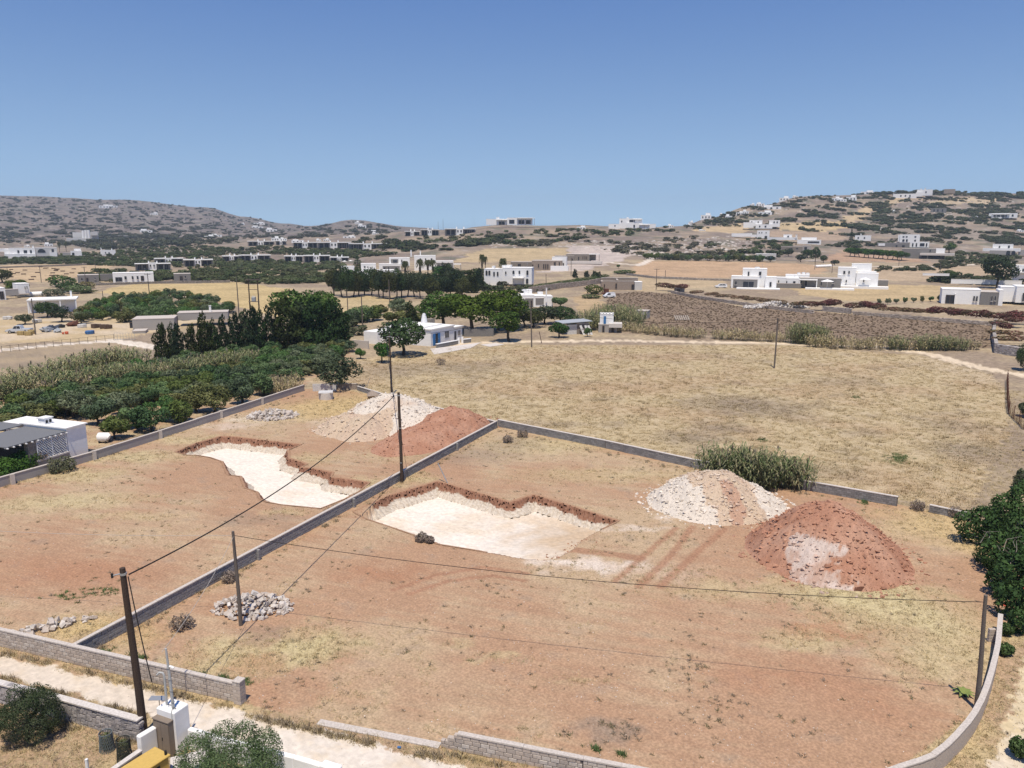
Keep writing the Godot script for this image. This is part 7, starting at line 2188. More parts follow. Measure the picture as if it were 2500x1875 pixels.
func build_trees() -> void:
	var q := "olive_tree"
	# walled grove: the row along the wall, then the rest of the grove
	var lab := "grey-green olive tree in the front row along the rendered grove wall"
	for a in [[240, 1036, 84, 78], [280, 1072, 70, 62], [332, 1046, 70, 70], [367, 1054, 84, 66], [437, 1033, 82, 66], [395, 1030, 70, 62], [525, 1008, 92, 78], [592, 986, 78, 74], [480, 1006, 74, 70], [640, 966, 70, 66], [300, 1015, 80, 74], [180, 1020, 84, 74]]:
		plant("olive", a[0], a[1], a[2], a[3], q, lab, "olive tree", "olive trees along the grove wall", true)
	lab = "dense olive tree among the close rows inside the walled grove"
	var k := 0
	var inner := PackedVector2Array([Vector2(-40, 1060), Vector2(40, 1000), Vector2(120, 950), Vector2(370, 905), Vector2(600, 868), Vector2(850, 858), Vector2(800, 905), Vector2(700, 930), Vector2(620, 955), Vector2(450, 985), Vector2(200, 1010), Vector2(60, 1040)])
	var taken := []
	for tries in 7000:
		var px := rng.randf_range(-60, 860)
		var py := rng.randf_range(858, 1060)
		if not Geometry2D.is_point_in_polygon(Vector2(px, py), inner):
			continue
		var p := G(px, py)
		var ok := true
		for o in taken:
			if o.distance_to(p) < 2.25:
				ok = false
				break
		# the strip of reeds through the middle of the grove
		var strip := 960.0 - (px - 130.0) * 0.135
		if px < 640.0 and px > -60.0 and absf(py - strip) < 11.0:
			ok = false
		if ok and k < 230:
			taken.append(p)
			k += 1
			plant_at("olive", p, rng.randf_range(3.0, 5.0), rng.randf_range(1.9, 3.1), q, lab, "olive tree", "olive trees inside the walled grove")
	# silvery grove by the farmyard
	lab = "silvery olive tree in the dense grove behind the farmyard"
	taken = []
	var grove2 := PackedVector2Array([Vector2(180, 790), Vector2(200, 765), Vector2(300, 735), Vector2(420, 722), Vector2(500, 735), Vector2(570, 765), Vector2(560, 775), Vector2(400, 785), Vector2(330, 790)])
	k = 0
	for tries in 500:
		var px := rng.randf_range(180, 575)
		var py := rng.randf_range(722, 792)
		if not Geometry2D.is_point_in_polygon(Vector2(px, py), grove2):
			continue
		var p := G(px, py)
		var ok := true
		for o in taken:
			if o.distance_to(p) < 3.6:
				ok = false
				break
		if ok and k < 70:
			taken.append(p)
			k += 1
			plant_at("olive", p, rng.randf_range(4.2, 5.6), rng.randf_range(3.0, 4.0), q, lab, "olive tree", "olive trees behind the farmyard")
	# row below the rocky ridge
	for i in 26:
		plant("olive", 1575 + i * 11.5 + rng.randf_range(-3, 3), 633 + i * 0.25 + rng.randf_range(-1.5, 1.5), 19, 17, q, "small olive tree in the straight row below the rocky hillside", "olive tree", "olive row below the rocky hillside")
	# dark cypresses by the walled grove
	for a in [[397, 893, 46, 98], [425, 890, 34, 94], [440, 886, 36, 92], [503, 876, 52, 104], [548, 872, 34, 96], [600, 868, 48, 104], [632, 862, 48, 104], [662, 858, 46, 104], [575, 870, 44, 100], [470, 882, 36, 86], [525, 874, 36, 88], [618, 864, 44, 108]]:
		plant("cypress", a[0], a[1], a[2], a[3], "cypress_tree", "dark clipped cypress in the broken row above the walled grove", "cypress", "cypresses above the walled grove")
	for a in [[705, 855, 96, 118], [770, 852, 92, 112], [822, 850, 82, 108], [745, 848, 90, 105]]:
		plant("cypress", a[0], a[1], a[2], a[3], "cypress_tree", "broad dark cypress in the big clump below the umbrella pine", "cypress", "big cypress clump")
	plant("pine", 742, 820, 136, 128, "umbrella_pine", "bright green umbrella pine rising over the dark cypress clump", "pine tree")
	plant("pine", 1085, 806, 138, 100, "umbrella_pine", "umbrella pine with low spreading crown behind the blue-doored house", "pine tree")
	plant("pine", 1154, 812, 150, 106, "umbrella_pine", "umbrella pine showing its leaning dark trunk beside the house yard wall", "pine tree")
	plant("pine", 1216, 806, 124, 106, "umbrella_pine", "umbrella pine nearest the low white villa with the solar heater", "pine tree")
	plant("pine", 38, 722, 52, 42, "umbrella_pine", "small flat-topped pine leaning over the white house by the bales", "pine tree")
	plant("cypress", 1003, 800, 42, 60, "cypress_tree", "narrow dark cypress beside the first umbrella pine", "cypress")
	# garden of the blue-doored house
	plant("dark", 985, 868, 112, 88, "garden_tree", "large leafy mulberry-like tree hiding part of the blue-doored house", "tree")
	plant("citrus", 932, 886, 50, 50, "citrus_tree", "small round citrus tree beside the utility pole near the house", "citrus tree")
	plant("citrus", 880, 876, 30, 28, "citrus_tree", "tiny citrus tree standing apart on the bare orchard ground", "citrus tree")
	plant("citrus", 1242, 834, 92, 74, "citrus_tree", "dense round green tree casting shade beside the farm track", "tree")
	plant("citrus", 1365, 824, 54, 40, "citrus_tree", "low umbrella-shaped green tree before the grey-roofed shed", "citrus tree")
	plant("citrus", 1434, 822, 22, 22, "citrus_tree", "tiny round citrus tree by the leaning white boards", "citrus tree")
	plant("dark", 828, 948, 112, 72, "fig_bush", "big dark round fig bush behind the white wall panel", "fig bush")
	for a in [[880, 786, 70, 40], [910, 782, 60, 36], [960, 790, 64, 40], [975, 772, 60, 48], [855, 796, 50, 40], [1010, 792, 60, 34], [930, 770, 44, 34]]:
		plant("olive", a[0], a[1], a[2], a[3], "olive_tree", "loose olive tree in the orchard behind the blue-doored house", "olive tree", "orchard olives behind the blue-doored house")
	for a in [[1330, 792, 66, 46], [1370, 790, 70, 44], [1300, 800, 60, 44], [1282, 796, 60, 50], [1395, 806, 44, 40]]:
		plant("dark", a[0], a[1], a[2], a[3], "garden_tree", "dusky green tree in the thicket behind the grey-roofed shed", "tree", "thicket behind the grey-roofed shed")
	plant("olive", 1368, 750, 40, 32, "olive_tree", "round olive tree right beside the low white villa with the solar heater", "olive tree")
	plant("bush", 1449, 718, 46, 30, "round_bush", "round dark green bush at the corner of the ruined stone house", "bush")
	plant("bush", 1442, 728, 44, 12, "low_bush", "flat green creeper patch below the round bush by the ruin", "bush")
	plant("bush", 1525, 669, 52, 13, "low_bush", "long low green bush on the tan field above the ruin", "bush")
	plant("citrus", 1510, 655, 12, 9, "small_tree", "tiny round tree alone on the pale track", "tree")
	# tall clipped screen below the white villa cluster
	for i in 22:
		plant("dark", 818 + i * 15.0 + rng.randf_range(-4, 4), 722 + sin(i * 0.9) * 4.0 + i * 0.5, 42, rng.randf_range(52, 72), "screen_tree", "dark shaggy tree in the long screen below the white villa cluster", "tree", "tree screen below the white villa cluster")
	for a in [[1100, 712, 42, 64], [1085, 706, 34, 60], [1152, 715, 44, 54], [1168, 702, 28, 44]]:
		plant("cypress", a[0], a[1], a[2], a[3], "cypress_tree", "tall dark cypress between the villa cluster and the arched villa", "cypress", "cypresses beside the arched villa")
	plant("citrus", 1074, 690, 62, 40, "round_tree", "bright rounded tree crown in front of the villa terrace", "tree")
	plant("citrus", 860, 690, 40, 34, "round_tree", "bright green round tree in the dark tree screen", "tree")
	plant("conifer", 874, 668, 40, 40, "araucaria_tree", "tiered dark conifer in front of the flat white villa", "conifer")
	plant("conifer", 2077, 596, 12, 40, "araucaria_tree", "slender tiered conifer beside the white hillside house", "conifer")
	for a in [[990, 690, 22, 56, "feathery palm at the villa cluster terrace"], [1026, 686, 24, 56, "second palm of the villa cluster, thick with dead fronds"], [1045, 676, 22, 44, "palm standing close to its twin at the villa cluster"], [1057, 676, 22, 44, "shorter palm beside its twin at the villa cluster"], [1177, 676, 18, 58, "tall palm on the bare slope above the arched villa"], [1185, 660, 14, 36, "small palm hugging the tall palm above the arched villa"], [1228, 695, 24, 68, "tall palm with a shaggy trunk before the arched villa"], [146, 616, 9, 26, "palm beside the two-winged white house with the arch"], [162, 614, 10, 24, "stout palm beyond the two-winged white house"]]:
		plant("palm", a[0], a[1], a[2] * 1.25, a[3], "palm_tree", a[4], "palm tree")
	for a in [[1404, 678, 14, 20], [1452, 676, 18, 14], [1432, 676, 16, 14], [1462, 680, 16, 16]]:
		plant("cypress", a[0], a[1], a[2], a[3], "cypress_tree", "small dark cypress at the end of the vineyard", "cypress", "small cypresses by the vineyard")
	# to the side of the big villas
	plant("dark", 2434, 704, 80, 78, "broad_tree", "huge dark rounded tree behind the flat white villa", "tree")
	plant("dark", 2312, 690, 44, 30, "round_bush", "dark round shrub at the end of the green hedge", "bush")
	plant("citrus", 2317, 618, 34, 26, "round_tree", "round clipped tree in front of the stone villa terrace", "tree")
	for i in 12:
		plant("pine", 2075 + i * 11.5, 626 + i * 0.9, 30, 24, "hedge_pine", "low pine in the clipped row below the stone villa", "pine tree", "pine row below the stone villa")
	for i in 8:
		plant("olive", 2146 + i * 21.0, 745 - i * 1.4, 13, 17, "young_olive", "young olive in the planted row before the flat white villa", "olive tree", "young olives before the flat white villa")
	plant("olive", 2467, 738, 34, 32, "olive_tree", "old olive with bare trunk in the courtyard of the flat white villa", "olive tree")
	for a in [[1990, 640, 26, 34], [2010, 642, 18, 20], [1955, 640, 24, 20], [1972, 630, 30, 22], [1925, 626, 22, 18], [1880, 640, 26, 16], [2038, 648, 22, 14]]:
		plant("dark", a[0], a[1], a[2], a[3], "garden_tree", "dark garden tree around the unfinished stone house", "tree", "trees around the unfinished stone house")
	# farmyard and left houses
	for a in [[115, 775, 54, 40], [60, 792, 40, 26], [200, 790, 40, 26], [150, 786, 50, 36]]:
		plant("dark", a[0], a[1], a[2], a[3], "yard_tree", "scruffy dark tree shading the cluttered farmyard", "tree", "farmyard trees")
	for a in [[150, 700, 60, 36], [175, 712, 60, 30], [135, 724, 50, 26], [195, 716, 60, 26], [215, 705, 36, 24]]:
		plant("greybush" if a[0] < 140 or a[0] > 190 else "bush", a[0], a[1], a[2], a[3], "thicket_bush", "tangled bush in the thicket above the farmyard house", "bush", "thicket above the farmyard house")
	plant("dark", 6, 690, 50, 34, "grey_tree", "leafless-looking grey tree at the corner of the hay field", "tree")
	plant("bush", 215, 716, 40, 10, "low_bush", "low bright green patch of creeper in the golden field", "bush")
	# near things by the lane
	near_bush("clipped_bush", "dense rounded dark green bush in front of the rough grey wall", G(66, 1806), 3.1, 2.35, 26000, 0.045, [Color(0.045, 0.06, 0.032), Color(0.065, 0.075, 0.045), Color(0.03, 0.045, 0.022)], 1.5, "bush")
	near_bush("young_olive_tree", "leafy young olive tree spreading in front of the white garden wall", G(575, 1982), 4.5, 3.5, 42000, 0.042, [Color(0.07, 0.10, 0.045), Color(0.11, 0.145, 0.075), Color(0.045, 0.07, 0.03)], 2.2, "olive tree")
	var big := thing("flowering_shrub", "huge dark green shrub with red flowers spreading beside the curved wall", "shrub", G(2500, 1440))
	var lobes := []
	for a in [[2400, 1330, 2.3], [2450, 1300, 2.6], [2520, 1290, 3.0], [2600, 1300, 3.2], [2420, 1392, 1.9], [2480, 1370, 2.6], [2560, 1370, 3.0], [2660, 1380, 3.2], [2450, 1455, 1.7], [2510, 1440, 2.4], [2600, 1440, 2.8], [2470, 1505, 1.5], [2530, 1510, 2.0], [2620, 1510, 2.2], [2480, 1540, 1.1]]:
		var o := G(a[0], a[1]) - big.position
		for s in 6:
			lobes.append([o + Vector3(rng.randf_range(-0.5, 0.5) * a[2], a[2] * rng.randf_range(0.15, 1.05), rng.randf_range(-0.5, 0.5) * a[2]), Vector3.ONE * a[2] * rng.randf_range(0.28, 0.5)])
	part(big, "foliage", leaf_mesh(lobes, 42000, 0.17, [Color(0.024, 0.048, 0.018), Color(0.04, 0.072, 0.024), Color(0.018, 0.034, 0.014), Color(0.05, 0.085, 0.03)], 1.5), M.leaf)
	var tw := MB.new()
	for i in 14:
		var p := Vector3(rng.randf_range(-1.0, 2.5), rng.randf_range(2.0, 2.7), rng.randf_range(-4.0, 0.0))
		tw.tube([p - Vector3(rng.randf_range(-0.8, 0.8), 0.8, rng.randf_range(-0.5, 0.5)), p, p + Vector3(rng.randf_range(-0.9, 0.9), rng.randf_range(0.1, 0.6), rng.randf_range(-0.4, 0.6))], [0.03, 0.018, 0.006], 4)
	part(big, "bare_twigs", tw.mesh(), M.twig)
	for i in 12:
		var l: Array = lobes[48 + rng.randi() % 36]
		var d := Vector3(rng.randfn() - 0.6, 0.4, rng.randf() + 0.3).normalized()
		var fm := MB.new()
		for s in 5:
			var f := TAU * s / 5.0
			fm.tri(Vector3.ZERO, Vector3(cos(f) * 0.12, 0.05, sin(f) * 0.12), Vector3(cos(f + 0.9) * 0.12, 0.05, sin(f + 0.9) * 0.12), Vector3(0, 1, 0.2).normalized())
		part(big, "flower", fm.mesh(), M.flower, Transform3D(Basis.IDENTITY, l[0] + d * l[1] * 1.1))
	part(big, "trunk", limbs(1.5, 0.16, lobes.slice(20, 26), 0.2), M.bark)
	for a in [[2505, 905, 4.0, 4.6, "dark tree at the edge of the meadow track casting striped shade"], [2545, 1110, 3.2, 2.6, "dark shrub on the bank beyond the meadow edge"], [2525, 1205, 3.2, 2.2, "greyish shrub on the bank between the meadow and the flowering shrub"], [2514, 1020, 2.6, 2.2, "leafy sapling overgrowing the rusty wire fence"]]:
		near_bush("bank_shrub", a[4], G(a[0], a[1]), a[2], a[3], 5000, 0.17, [Color(0.035, 0.055, 0.025), Color(0.055, 0.075, 0.035), Color(0.08, 0.085, 0.055)] if a[1] < 1200 else [Color(0.09, 0.09, 0.065), Color(0.06, 0.075, 0.04)], 1.4, "shrub")
	near_bush("lane_shrub", "small green shrub at the roadside below the curved wall", G(2492, 1850), 1.1, 0.9, 1800, 0.09, [Color(0.05, 0.08, 0.03), Color(0.07, 0.10, 0.04)], 1.5, "shrub")
	for a in [[2456, 1552, 0.7, 0.8], [2455, 1600, 0.8, 0.7]]:
		near_bush("lane_shrub", "green shoots growing against the outer face of the curved wall", G(a[0], a[1]), a[2], a[3], 1500, 0.09, [Color(0.045, 0.075, 0.028), Color(0.06, 0.09, 0.035)], 1.6, "shrub", "shoots outside the curved wall")
	near_bush("wall_weed", "dusty green shrub leaning on the grove wall below the lattice", G(152, 1150), 2.6, 1.3, 1500, 0.14, [Color(0.08, 0.09, 0.055), Color(0.11, 0.11, 0.07)], 1.5, "shrub")

func near_bush(n: String, label: String, at: Vector3, w: float, h: float, leaves: int, size: float, tones: Array, aspect: float, cat: String, group := "") -> void:
	var t := thing(n, label, cat, at, 0.0, group)
	var lobes := []
	for k in 44:
		var d := Vector3(rng.randfn(), rng.randf_range(-0.35, 1.0) * 1.3, rng.randfn()).normalized()
		var r := w * rng.randf_range(0.07, 0.17)
		var far := rng.randf_range(0.75, 1.2)
		lobes.append([Vector3(0, h * 0.48, 0) + d * Vector3(w * 0.35, h * 0.36, w * 0.35) * far, Vector3(r, r * rng.randf_range(0.8, 1.7), r)])
	lobes.append([Vector3(0, h * 0.45, 0), Vector3(w * 0.34, h * 0.36, w * 0.34)])
	part(t, "crown", leaf_mesh(lobes, leaves, size, tones, aspect), M.leaf)
	part(t, "stem", limbs(h * 0.4, 0.05 + w * 0.012, lobes, 0.1), M.bark)

func build_reeds_and_hedges() -> void:
	# reed clump behind the white rock heap
	var t := thing("giant_reeds", "thick clump of tall green giant reeds behind the white rock heap", "reeds", G(1835, 1188))
	var tones := [Color(0.17, 0.20, 0.10), Color(0.24, 0.25, 0.14), Color(0.12, 0.16, 0.07), Color(0.34, 0.31, 0.19)]
	for k in 9:
		var o := part(t, "stems", reed_mesh(55, Vector2(1.0, 0.9), Vector2(3.0, 4.3) if k < 6 else Vector2(2.2, 3.4), tones, 0.85, 0.1), M.leaf, Transform3D(Basis.IDENTITY, Vector3(-3.5 + k * 0.95, 0, (k % 3) * 0.6 - 0.6)))
		o.name = "stems" if k == 0 else "stems_%03d" % k
	# strip of dry reeds along the far edge of the meadow
	var i := 0
	for a in [[1660, 822, 0], [1700, 825, 0], [1560, 812, 0], [1590, 815, 0], [1625, 818, 0], [1530, 808, 0], [2000, 846, 0], [2030, 848, 0], [2075, 850, 0], [2110, 852, 0], [2150, 852, 0], [2190, 853, 1], [2225, 854, 0], [2260, 854, 1], [2295, 854, 1], [2330, 854, 1], [2365, 852, 0], [1760, 828, 0], [1800, 830, 0], [1850, 832, 0], [1895, 834, 0], [1500, 806, 0]]:
		var at := G(a[0], a[1])
		var r := thing("dry_reeds", "withered reed clump in the ragged strip along the farm track", "reeds", at, rng.randf() * TAU, "dry reeds along the farm track")
		r.scale = Vector3(1.7, 1.15, 1.4) * rng.randf_range(0.8, 1.1)
		part(r, "stems", P["reed_%s_%d" % ["green" if a[2] == 1 else "dry", i % 3]], M.leaf)
		i += 1
	for a in [[1960, 838, 3.4, 4.6, "tall rounded clump of green reeds at the edge of the fallow field"], [1990, 836, 2.5, 3.8, "second reed clump leaning on the tall rounded one"]]:
		var r := thing("green_reeds", a[4], "reeds", G(a[0], a[1]))
		for k in 4:
			part(r, "stems", P["reed_green_%d" % (k % 3)], M.leaf, Transform3D(Basis(Vector3.UP, k * 1.5).scaled(Vector3(1.3, a[3] / 2.6 * 0.9, 1.3)), Vector3(cos(k * 1.6) * a[2] * 0.4, 0, sin(k * 1.6) * a[2] * 0.3)))
	# big reed thicket behind the blue and white tower
	for a in [[1450, 800], [1480, 795], [1510, 795], [1545, 800], [1430, 806], [1470, 785], [1505, 782], [1535, 788]]:
		var r := thing("green_reeds", "tall green reeds in the thicket behind the small blue-doored tower", "reeds", G(a[0], a[1]), rng.randf() * TAU, "reed thicket behind the tower")
		r.scale = Vector3(1.8, 1.7, 1.8)
		part(r, "stems", P["reed_green_%d" % (rng.randi() % 3)], M.leaf)
	# reeds through the middle of the walled grove
	for k in 20:
		var px := -40.0 + k * 34.0
		var at := G(px + rng.randf_range(-8, 8), 960.0 - (px - 130.0) * 0.135 + rng.randf_range(-6, 6))
		var r := thing("grove_reeds", "yellowing reed clump in the strip through the olive grove", "reeds", at, rng.randf() * TAU, "reed strip in the olive grove")
		r.scale = Vector3(1.3, 1.2, 1.3)
		part(r, "stems", P["reed_%s_%d" % ["dry" if rng.randf() < 0.15 else "green", k % 3]], M.leaf)
	for a in [[230, 905], [262, 898], [195, 915], [160, 925], [290, 893], [330, 900], [130, 935], [60, 950], [20, 958]]:
		var r := thing("grove_reeds", "pale green maize-like stand at the grove edge beside the brown field", "reeds", G(a[0], a[1]), rng.randf() * TAU, "tall stand beside the brown field")
		r.scale = Vector3(1.6, 1.3, 1.6)
		part(r, "stems", P["reed_%s_%d" % ["green" if a[0] > 40 else "dry", rng.randi() % 3]], M.leaf)
	for a in [[690, 958], [668, 950], [715, 946], [650, 962]]:
		var r := thing("grove_reeds", "straw-coloured reed clump at the corner of the grove wall", "reeds", G(a[0], a[1]), rng.randf() * TAU, "reeds at the grove corner")
		part(r, "stems", P["reed_dry_%d" % (rng.randi() % 3)], M.leaf)
	# bougainvillea on the stone walls
	var mag := [Color(0.105, 0.045, 0.045), Color(0.085, 0.05, 0.04), Color(0.06, 0.06, 0.03), Color(0.13, 0.045, 0.05)]
	var brn := [Color(0.12, 0.085, 0.05), Color(0.085, 0.08, 0.04), Color(0.15, 0.10, 0.07), Color(0.13, 0.05, 0.05)]
	for k in 3:
		P["bougain_%d" % k] = leaf_mesh(round_lobes(8, Vector3(0, 0.5, 0), Vector3(0.36, 0.18, 0.25), 0.26), 900, 0.075, mag, 1.3)
		P["brownhedge_%d" % k] = leaf_mesh(round_lobes(8, Vector3(0, 0.45, 0), Vector3(0.36, 0.16, 0.25), 0.26), 800, 0.075, brn, 1.3)
	var line := [[1620, 710, 0], [1640, 712, 0], [1662, 714, 0], [1700, 724, 1], [1735, 729, 1], [1770, 734, 1], [1805, 738, 1], [1840, 742, 1], [1875, 746, 1], [1910, 750, 1], [1945, 754, 1], [1975, 757, 0], [2008, 758, 0], [2036, 758, 0], [2085, 762, 0], [2112, 764, 0], [2140, 766, 0], [2168, 768, 1], [2196, 770, 1], [2224, 772, 1], [2252, 774, 1], [2290, 778, 0], [2318, 780, 0], [2346, 782, 0], [2374, 785, 0], [2402, 788, 0], [2430, 790, 0], [2460, 792, 0], [2488, 792, 0], [2440, 812, 0], [2450, 830, 1], [2460, 845, 1], [2470, 800, 0]]
	for a in line:
		var at := G(a[0], a[1])
		var h := thing("bougainvillea_bush", "dull magenta bougainvillea spilling over the long dry-stone wall" if a[2] == 0 else "brownish hedge bush growing along the long dry-stone wall", "hedge bush", at + Vector3(0, 0.75, 0.5), 0.0, "bougainvillea along the stone wall" if a[2] == 0 else "brown hedge along the stone wall")
		h.scale = Vector3(7.0, rng.randf_range(2.4, 3.2) if a[2] == 0 else 2.0, 3.4)
		h.rotation.y = rng.randf() * TAU if rng.randf() < 0.3 else 0.1
		part(h, "foliage", P["%s_%d" % ["bougain" if a[2] == 0 else "brownhedge", rng.randi() % 3]], M.leaf)
	# clipped green hedge beside the shed
	for a in [[-20, 1182], [10, 1176], [38, 1166], [62, 1156]]:
		var at := G(a[0], a[1]) + Vector3(-0.6, 0, -1.3)
		var h := thing("clipped_hedge", "bright green clipped hedge behind the grove wall beside the lattice shed", "hedge", at, 0.0, "clipped hedge beside the lattice shed")
		part(h, "foliage", leaf_mesh(round_lobes(14, Vector3(0, 1.0, 0), Vector3(1.0, 0.55, 0.9), 0.75), 1800, 0.15, [Color(0.05, 0.10, 0.022), Color(0.07, 0.13, 0.03), Color(0.035, 0.07, 0.018)], 1.3), M.leaf)
	near_bush("dead_bush", "dry purplish bush between the clipped hedge and the lattice", G(84, 1150) + Vector3(-0.3, 0, -1.2), 1.9, 2.0, 900, 0.12, [Color(0.13, 0.10, 0.085), Color(0.17, 0.13, 0.11)], 1.6, "bush")
	# vineyard rows below the arched villa
	for r in 3:
		for k in 13:
			var at := T(1285 + k * 15.0 + r * 6.0, 716 - k * 2.4 - r * 5.5)
			var h := thing("vine_bush", "low dark vine bush in the plot behind the pale stone wall", "vine", at, 0.0, "vines behind the pale stone wall")
			h.scale = Vector3(4.6, 1.8, 2.4)
			part(h, "foliage", P["bush_crown_%d" % (k % 3)], M.leaf)

# ---------------------------------------------------------------- grass, pebbles, scrub
func build_grass() -> void:
	var xf := [[], [], [], [], [], [], [], [], []]
	var cl := [[], [], [], [], [], [], [], [], []]
	var straw := [Color(0.50, 0.41, 0.23), Color(0.44, 0.35, 0.19), Color(0.56, 0.47, 0.29), Color(0.36, 0.28, 0.17)]
	# dry grass on the plots and the verges: thick where the ground is straw coloured
	for k in 110000:
		var d := 27.0 + 85.0 * pow(rng.randf(), 1.25)
		var x := rng.randf_range(-0.78, 0.78) * d
		var kd := kind_of_ground(x, -d)
		if kd == LANE or kd == PIT or kd == TRACK or kd == MEADOW:
			continue
		var want := 1.0
		if kd == PLOT:
			var s := straw_at(x, -d)
			want = clampf(s * 1.3 - 0.75, 0.0, 0.4) * 0.6
			var p := Vector2(x, -d)
			for q in blots:
				if q[4].has_point(p) and q[2].g > 0.33 and q[2].b < 0.3:
					want = maxf(want, clampf(1.5 - ((p - q[0]) * q[1]).length(), 0.0, 1.0) * q[3] * 0.95)
			if pit_inside(x, -d) > -0.3:
				continue
		elif kd == SIDE:
			want = 0.06
		elif kd == GROVE:
			want = 0.3
		if rng.randf() > want:
			continue
		var i := rng.randi() % 3
		var s2 := rng.randf_range(0.6, 1.5) * (1.0 + d * 0.004)
		xf[i].append(Transform3D(Basis(Vector3.UP, rng.randf() * TAU).scaled(Vector3(s2, s2 * rng.randf_range(0.6, 1.3), s2)), Vector3(x, height(x, -d), -d)))
		cl[i].append(straw[rng.randi() % 4] * rng.randf_range(0.85, 1.15))
	# rank grass and dead stalks along the foot of the walls
	for a in [[[178, 1618], [1213, 1050], 520], [[150, 1590], [1190, 1035], 260], [[0, 1590], [560, 1722], 420], [[0, 1550], [560, 1690], 300], [[-100, 1222], [742, 960], 420], [[1216, 1047], [1690, 1148], 300], [[1690, 1148], [2190, 1244], 200], [[1090, 1836], [1400, 1904], 300], [[600, 1745], [1080, 1850], 500], [[2440, 1640], [2470, 1560], 120], [[0, 1652], [340, 1745], 420], [[150, 1766], [330, 1815], 200]]:
		for k in a[2]:
			var f := rng.randf()
			var p := G(lerpf(a[0][0], a[1][0], f) + rng.randfn() * 3.0, lerpf(a[0][1], a[1][1], f) + absf(rng.randfn()) * 5.0)
			if n_mid.get_noise_2d(p.x * 0.6, p.z * 0.6) < -0.12 or pit_inside(p.x, p.z) > -0.4:
				continue
			var dead := rng.randf() < 0.12
			var i := (6 if dead else 0) + rng.randi() % 3
			var s2 := rng.randf_range(0.7, 1.4)
			xf[i].append(Transform3D(Basis(Vector3.UP, rng.randf() * TAU).scaled(Vector3(s2, s2 * rng.randf_range(0.8, 1.8), s2)), Vector3(p.x, height(p.x, p.z), p.z)))
			cl[i].append((Color(0.27, 0.22, 0.16) if dead else straw[rng.randi() % 4]) * rng.randf_range(0.8, 1.15))
	# meadow
	for k in 70000:
		var d := 62.0 + 120.0 * rng.randf()
		var x := rng.randf_range(-0.3, 0.75) * d
		if kind_of_ground(x, -d) != MEADOW:
			continue
		var b := n_big.get_noise_2d(x, -d)
		var i := 3 + rng.randi() % 3
		var s2 := rng.randf_range(0.6, 1.4)
		xf[i].append(Transform3D(Basis(Vector3.UP, rng.randf() * TAU).scaled(Vector3(s2, s2 * rng.randf_range(0.5, 1.1), s2)), Vector3(x, 0.0, -d)))
		var tone: Color = straw[rng.randi() % 4].lerp(ground_color(x, -d, 0.0, MEADOW) * 1.2, 0.85)
		cl[i].append(tone * rng.randf_range(0.85, 1.12))
	for k in 9000:
		var d := 64.0 + 110.0 * rng.randf()
		var x := rng.randf_range(-0.3, 0.75) * d
		if kind_of_ground(x, -d) != MEADOW or n_mid.get_noise_2d(x * 0.6, -d * 0.6) < 0.05:
			continue
		var i := 3 + rng.randi() % 3
		var s2 := rng.randf_range(0.7, 1.3)
		xf[i].append(Transform3D(Basis(Vector3.UP, rng.randf() * TAU).scaled(Vector3(s2, s2 * 2.2, s2)), Vector3(x, 0.0, -d)))
		cl[i].append([Color(0.36, 0.28, 0.18), Color(0.52, 0.43, 0.27), Color(0.30, 0.24, 0.15)][rng.randi() % 3])
	# weeds: grey-brown, some green
	var weeds := [Color(0.20, 0.165, 0.13), Color(0.17, 0.15, 0.115), Color(0.13, 0.13, 0.07), Color(0.25, 0.20, 0.145)]
	for k in 26000:
		var d := 28.0 + 95.0 * pow(rng.randf(), 1.3)
		var x := rng.randf_range(-0.76, 0.76) * d
		var kd := kind_of_ground(x, -d)
		if kd == LANE or kd == PIT or kd == TRACK or pit_inside(x, -d) > -0.3:
			continue
		var patch := n_mid.get_noise_2d(x * 0.5 + 70.0, -d * 0.5)
		var want := clampf(patch * 1.8 - 0.25, 0.0, 0.7) * 0.5 + 0.035
		var p := Vector2(x, -d)
		for q in blots:
			if q[4].has_point(p) and q[2].g < 0.2 and q[2].r < 0.25:
				want = maxf(want, clampf(1.3 - ((p - q[0]) * q[1]).length(), 0.0, 1.0) * q[3])
		if rng.randf() > want:
			continue
		var i := 6 + rng.randi() % 3
		var s2 := rng.randf_range(0.35, 1.0)
		xf[i].append(Transform3D(Basis(Vector3.UP, rng.randf() * TAU).scaled(Vector3(s2, s2 * 0.7, s2)), Vector3(x, height(x, -d), -d)))
		cl[i].append((weeds[rng.randi() % 4] if kd != MEADOW or rng.randf() < 0.8 else Color(0.10, 0.14, 0.05)) * rng.randf_range(0.8, 1.2))
	# green weeds in a few places
	for a in [[250, 1600, 26, 12, 60], [330, 1612, 30, 10, 40], [475, 1650, 20, 8, 25], [545, 1660, 16, 8, 22], [600, 1662, 10, 6, 12], [2192, 1120, 30, 12, 120], [2110, 1225, 18, 8, 30], [1560, 1100, 26, 6, 40], [255, 1445, 60, 10, 20], [160, 1455, 50, 10, 20], [2090, 970, 12, 6, 20], [1860, 1075, 16, 6, 20], [1520, 1840, 10, 6, 10], [1455, 1830, 8, 5, 8]]:
		for k in a[4]:
			var p := G(a[0] + rng.randfn() * a[2] * 0.5, a[1] + rng.randfn() * a[3] * 0.5)
			var i := 6 + rng.randi() % 3
			var s2 := rng.randf_range(0.5, 1.2)
			xf[i].append(Transform3D(Basis(Vector3.UP, rng.randf() * TAU).scaled(Vector3(s2, s2, s2)), Vector3(p.x, height(p.x, p.z), p.z)))
			cl[i].append(Color(0.10, 0.15, 0.06) * rng.randf_range(0.7, 1.3))
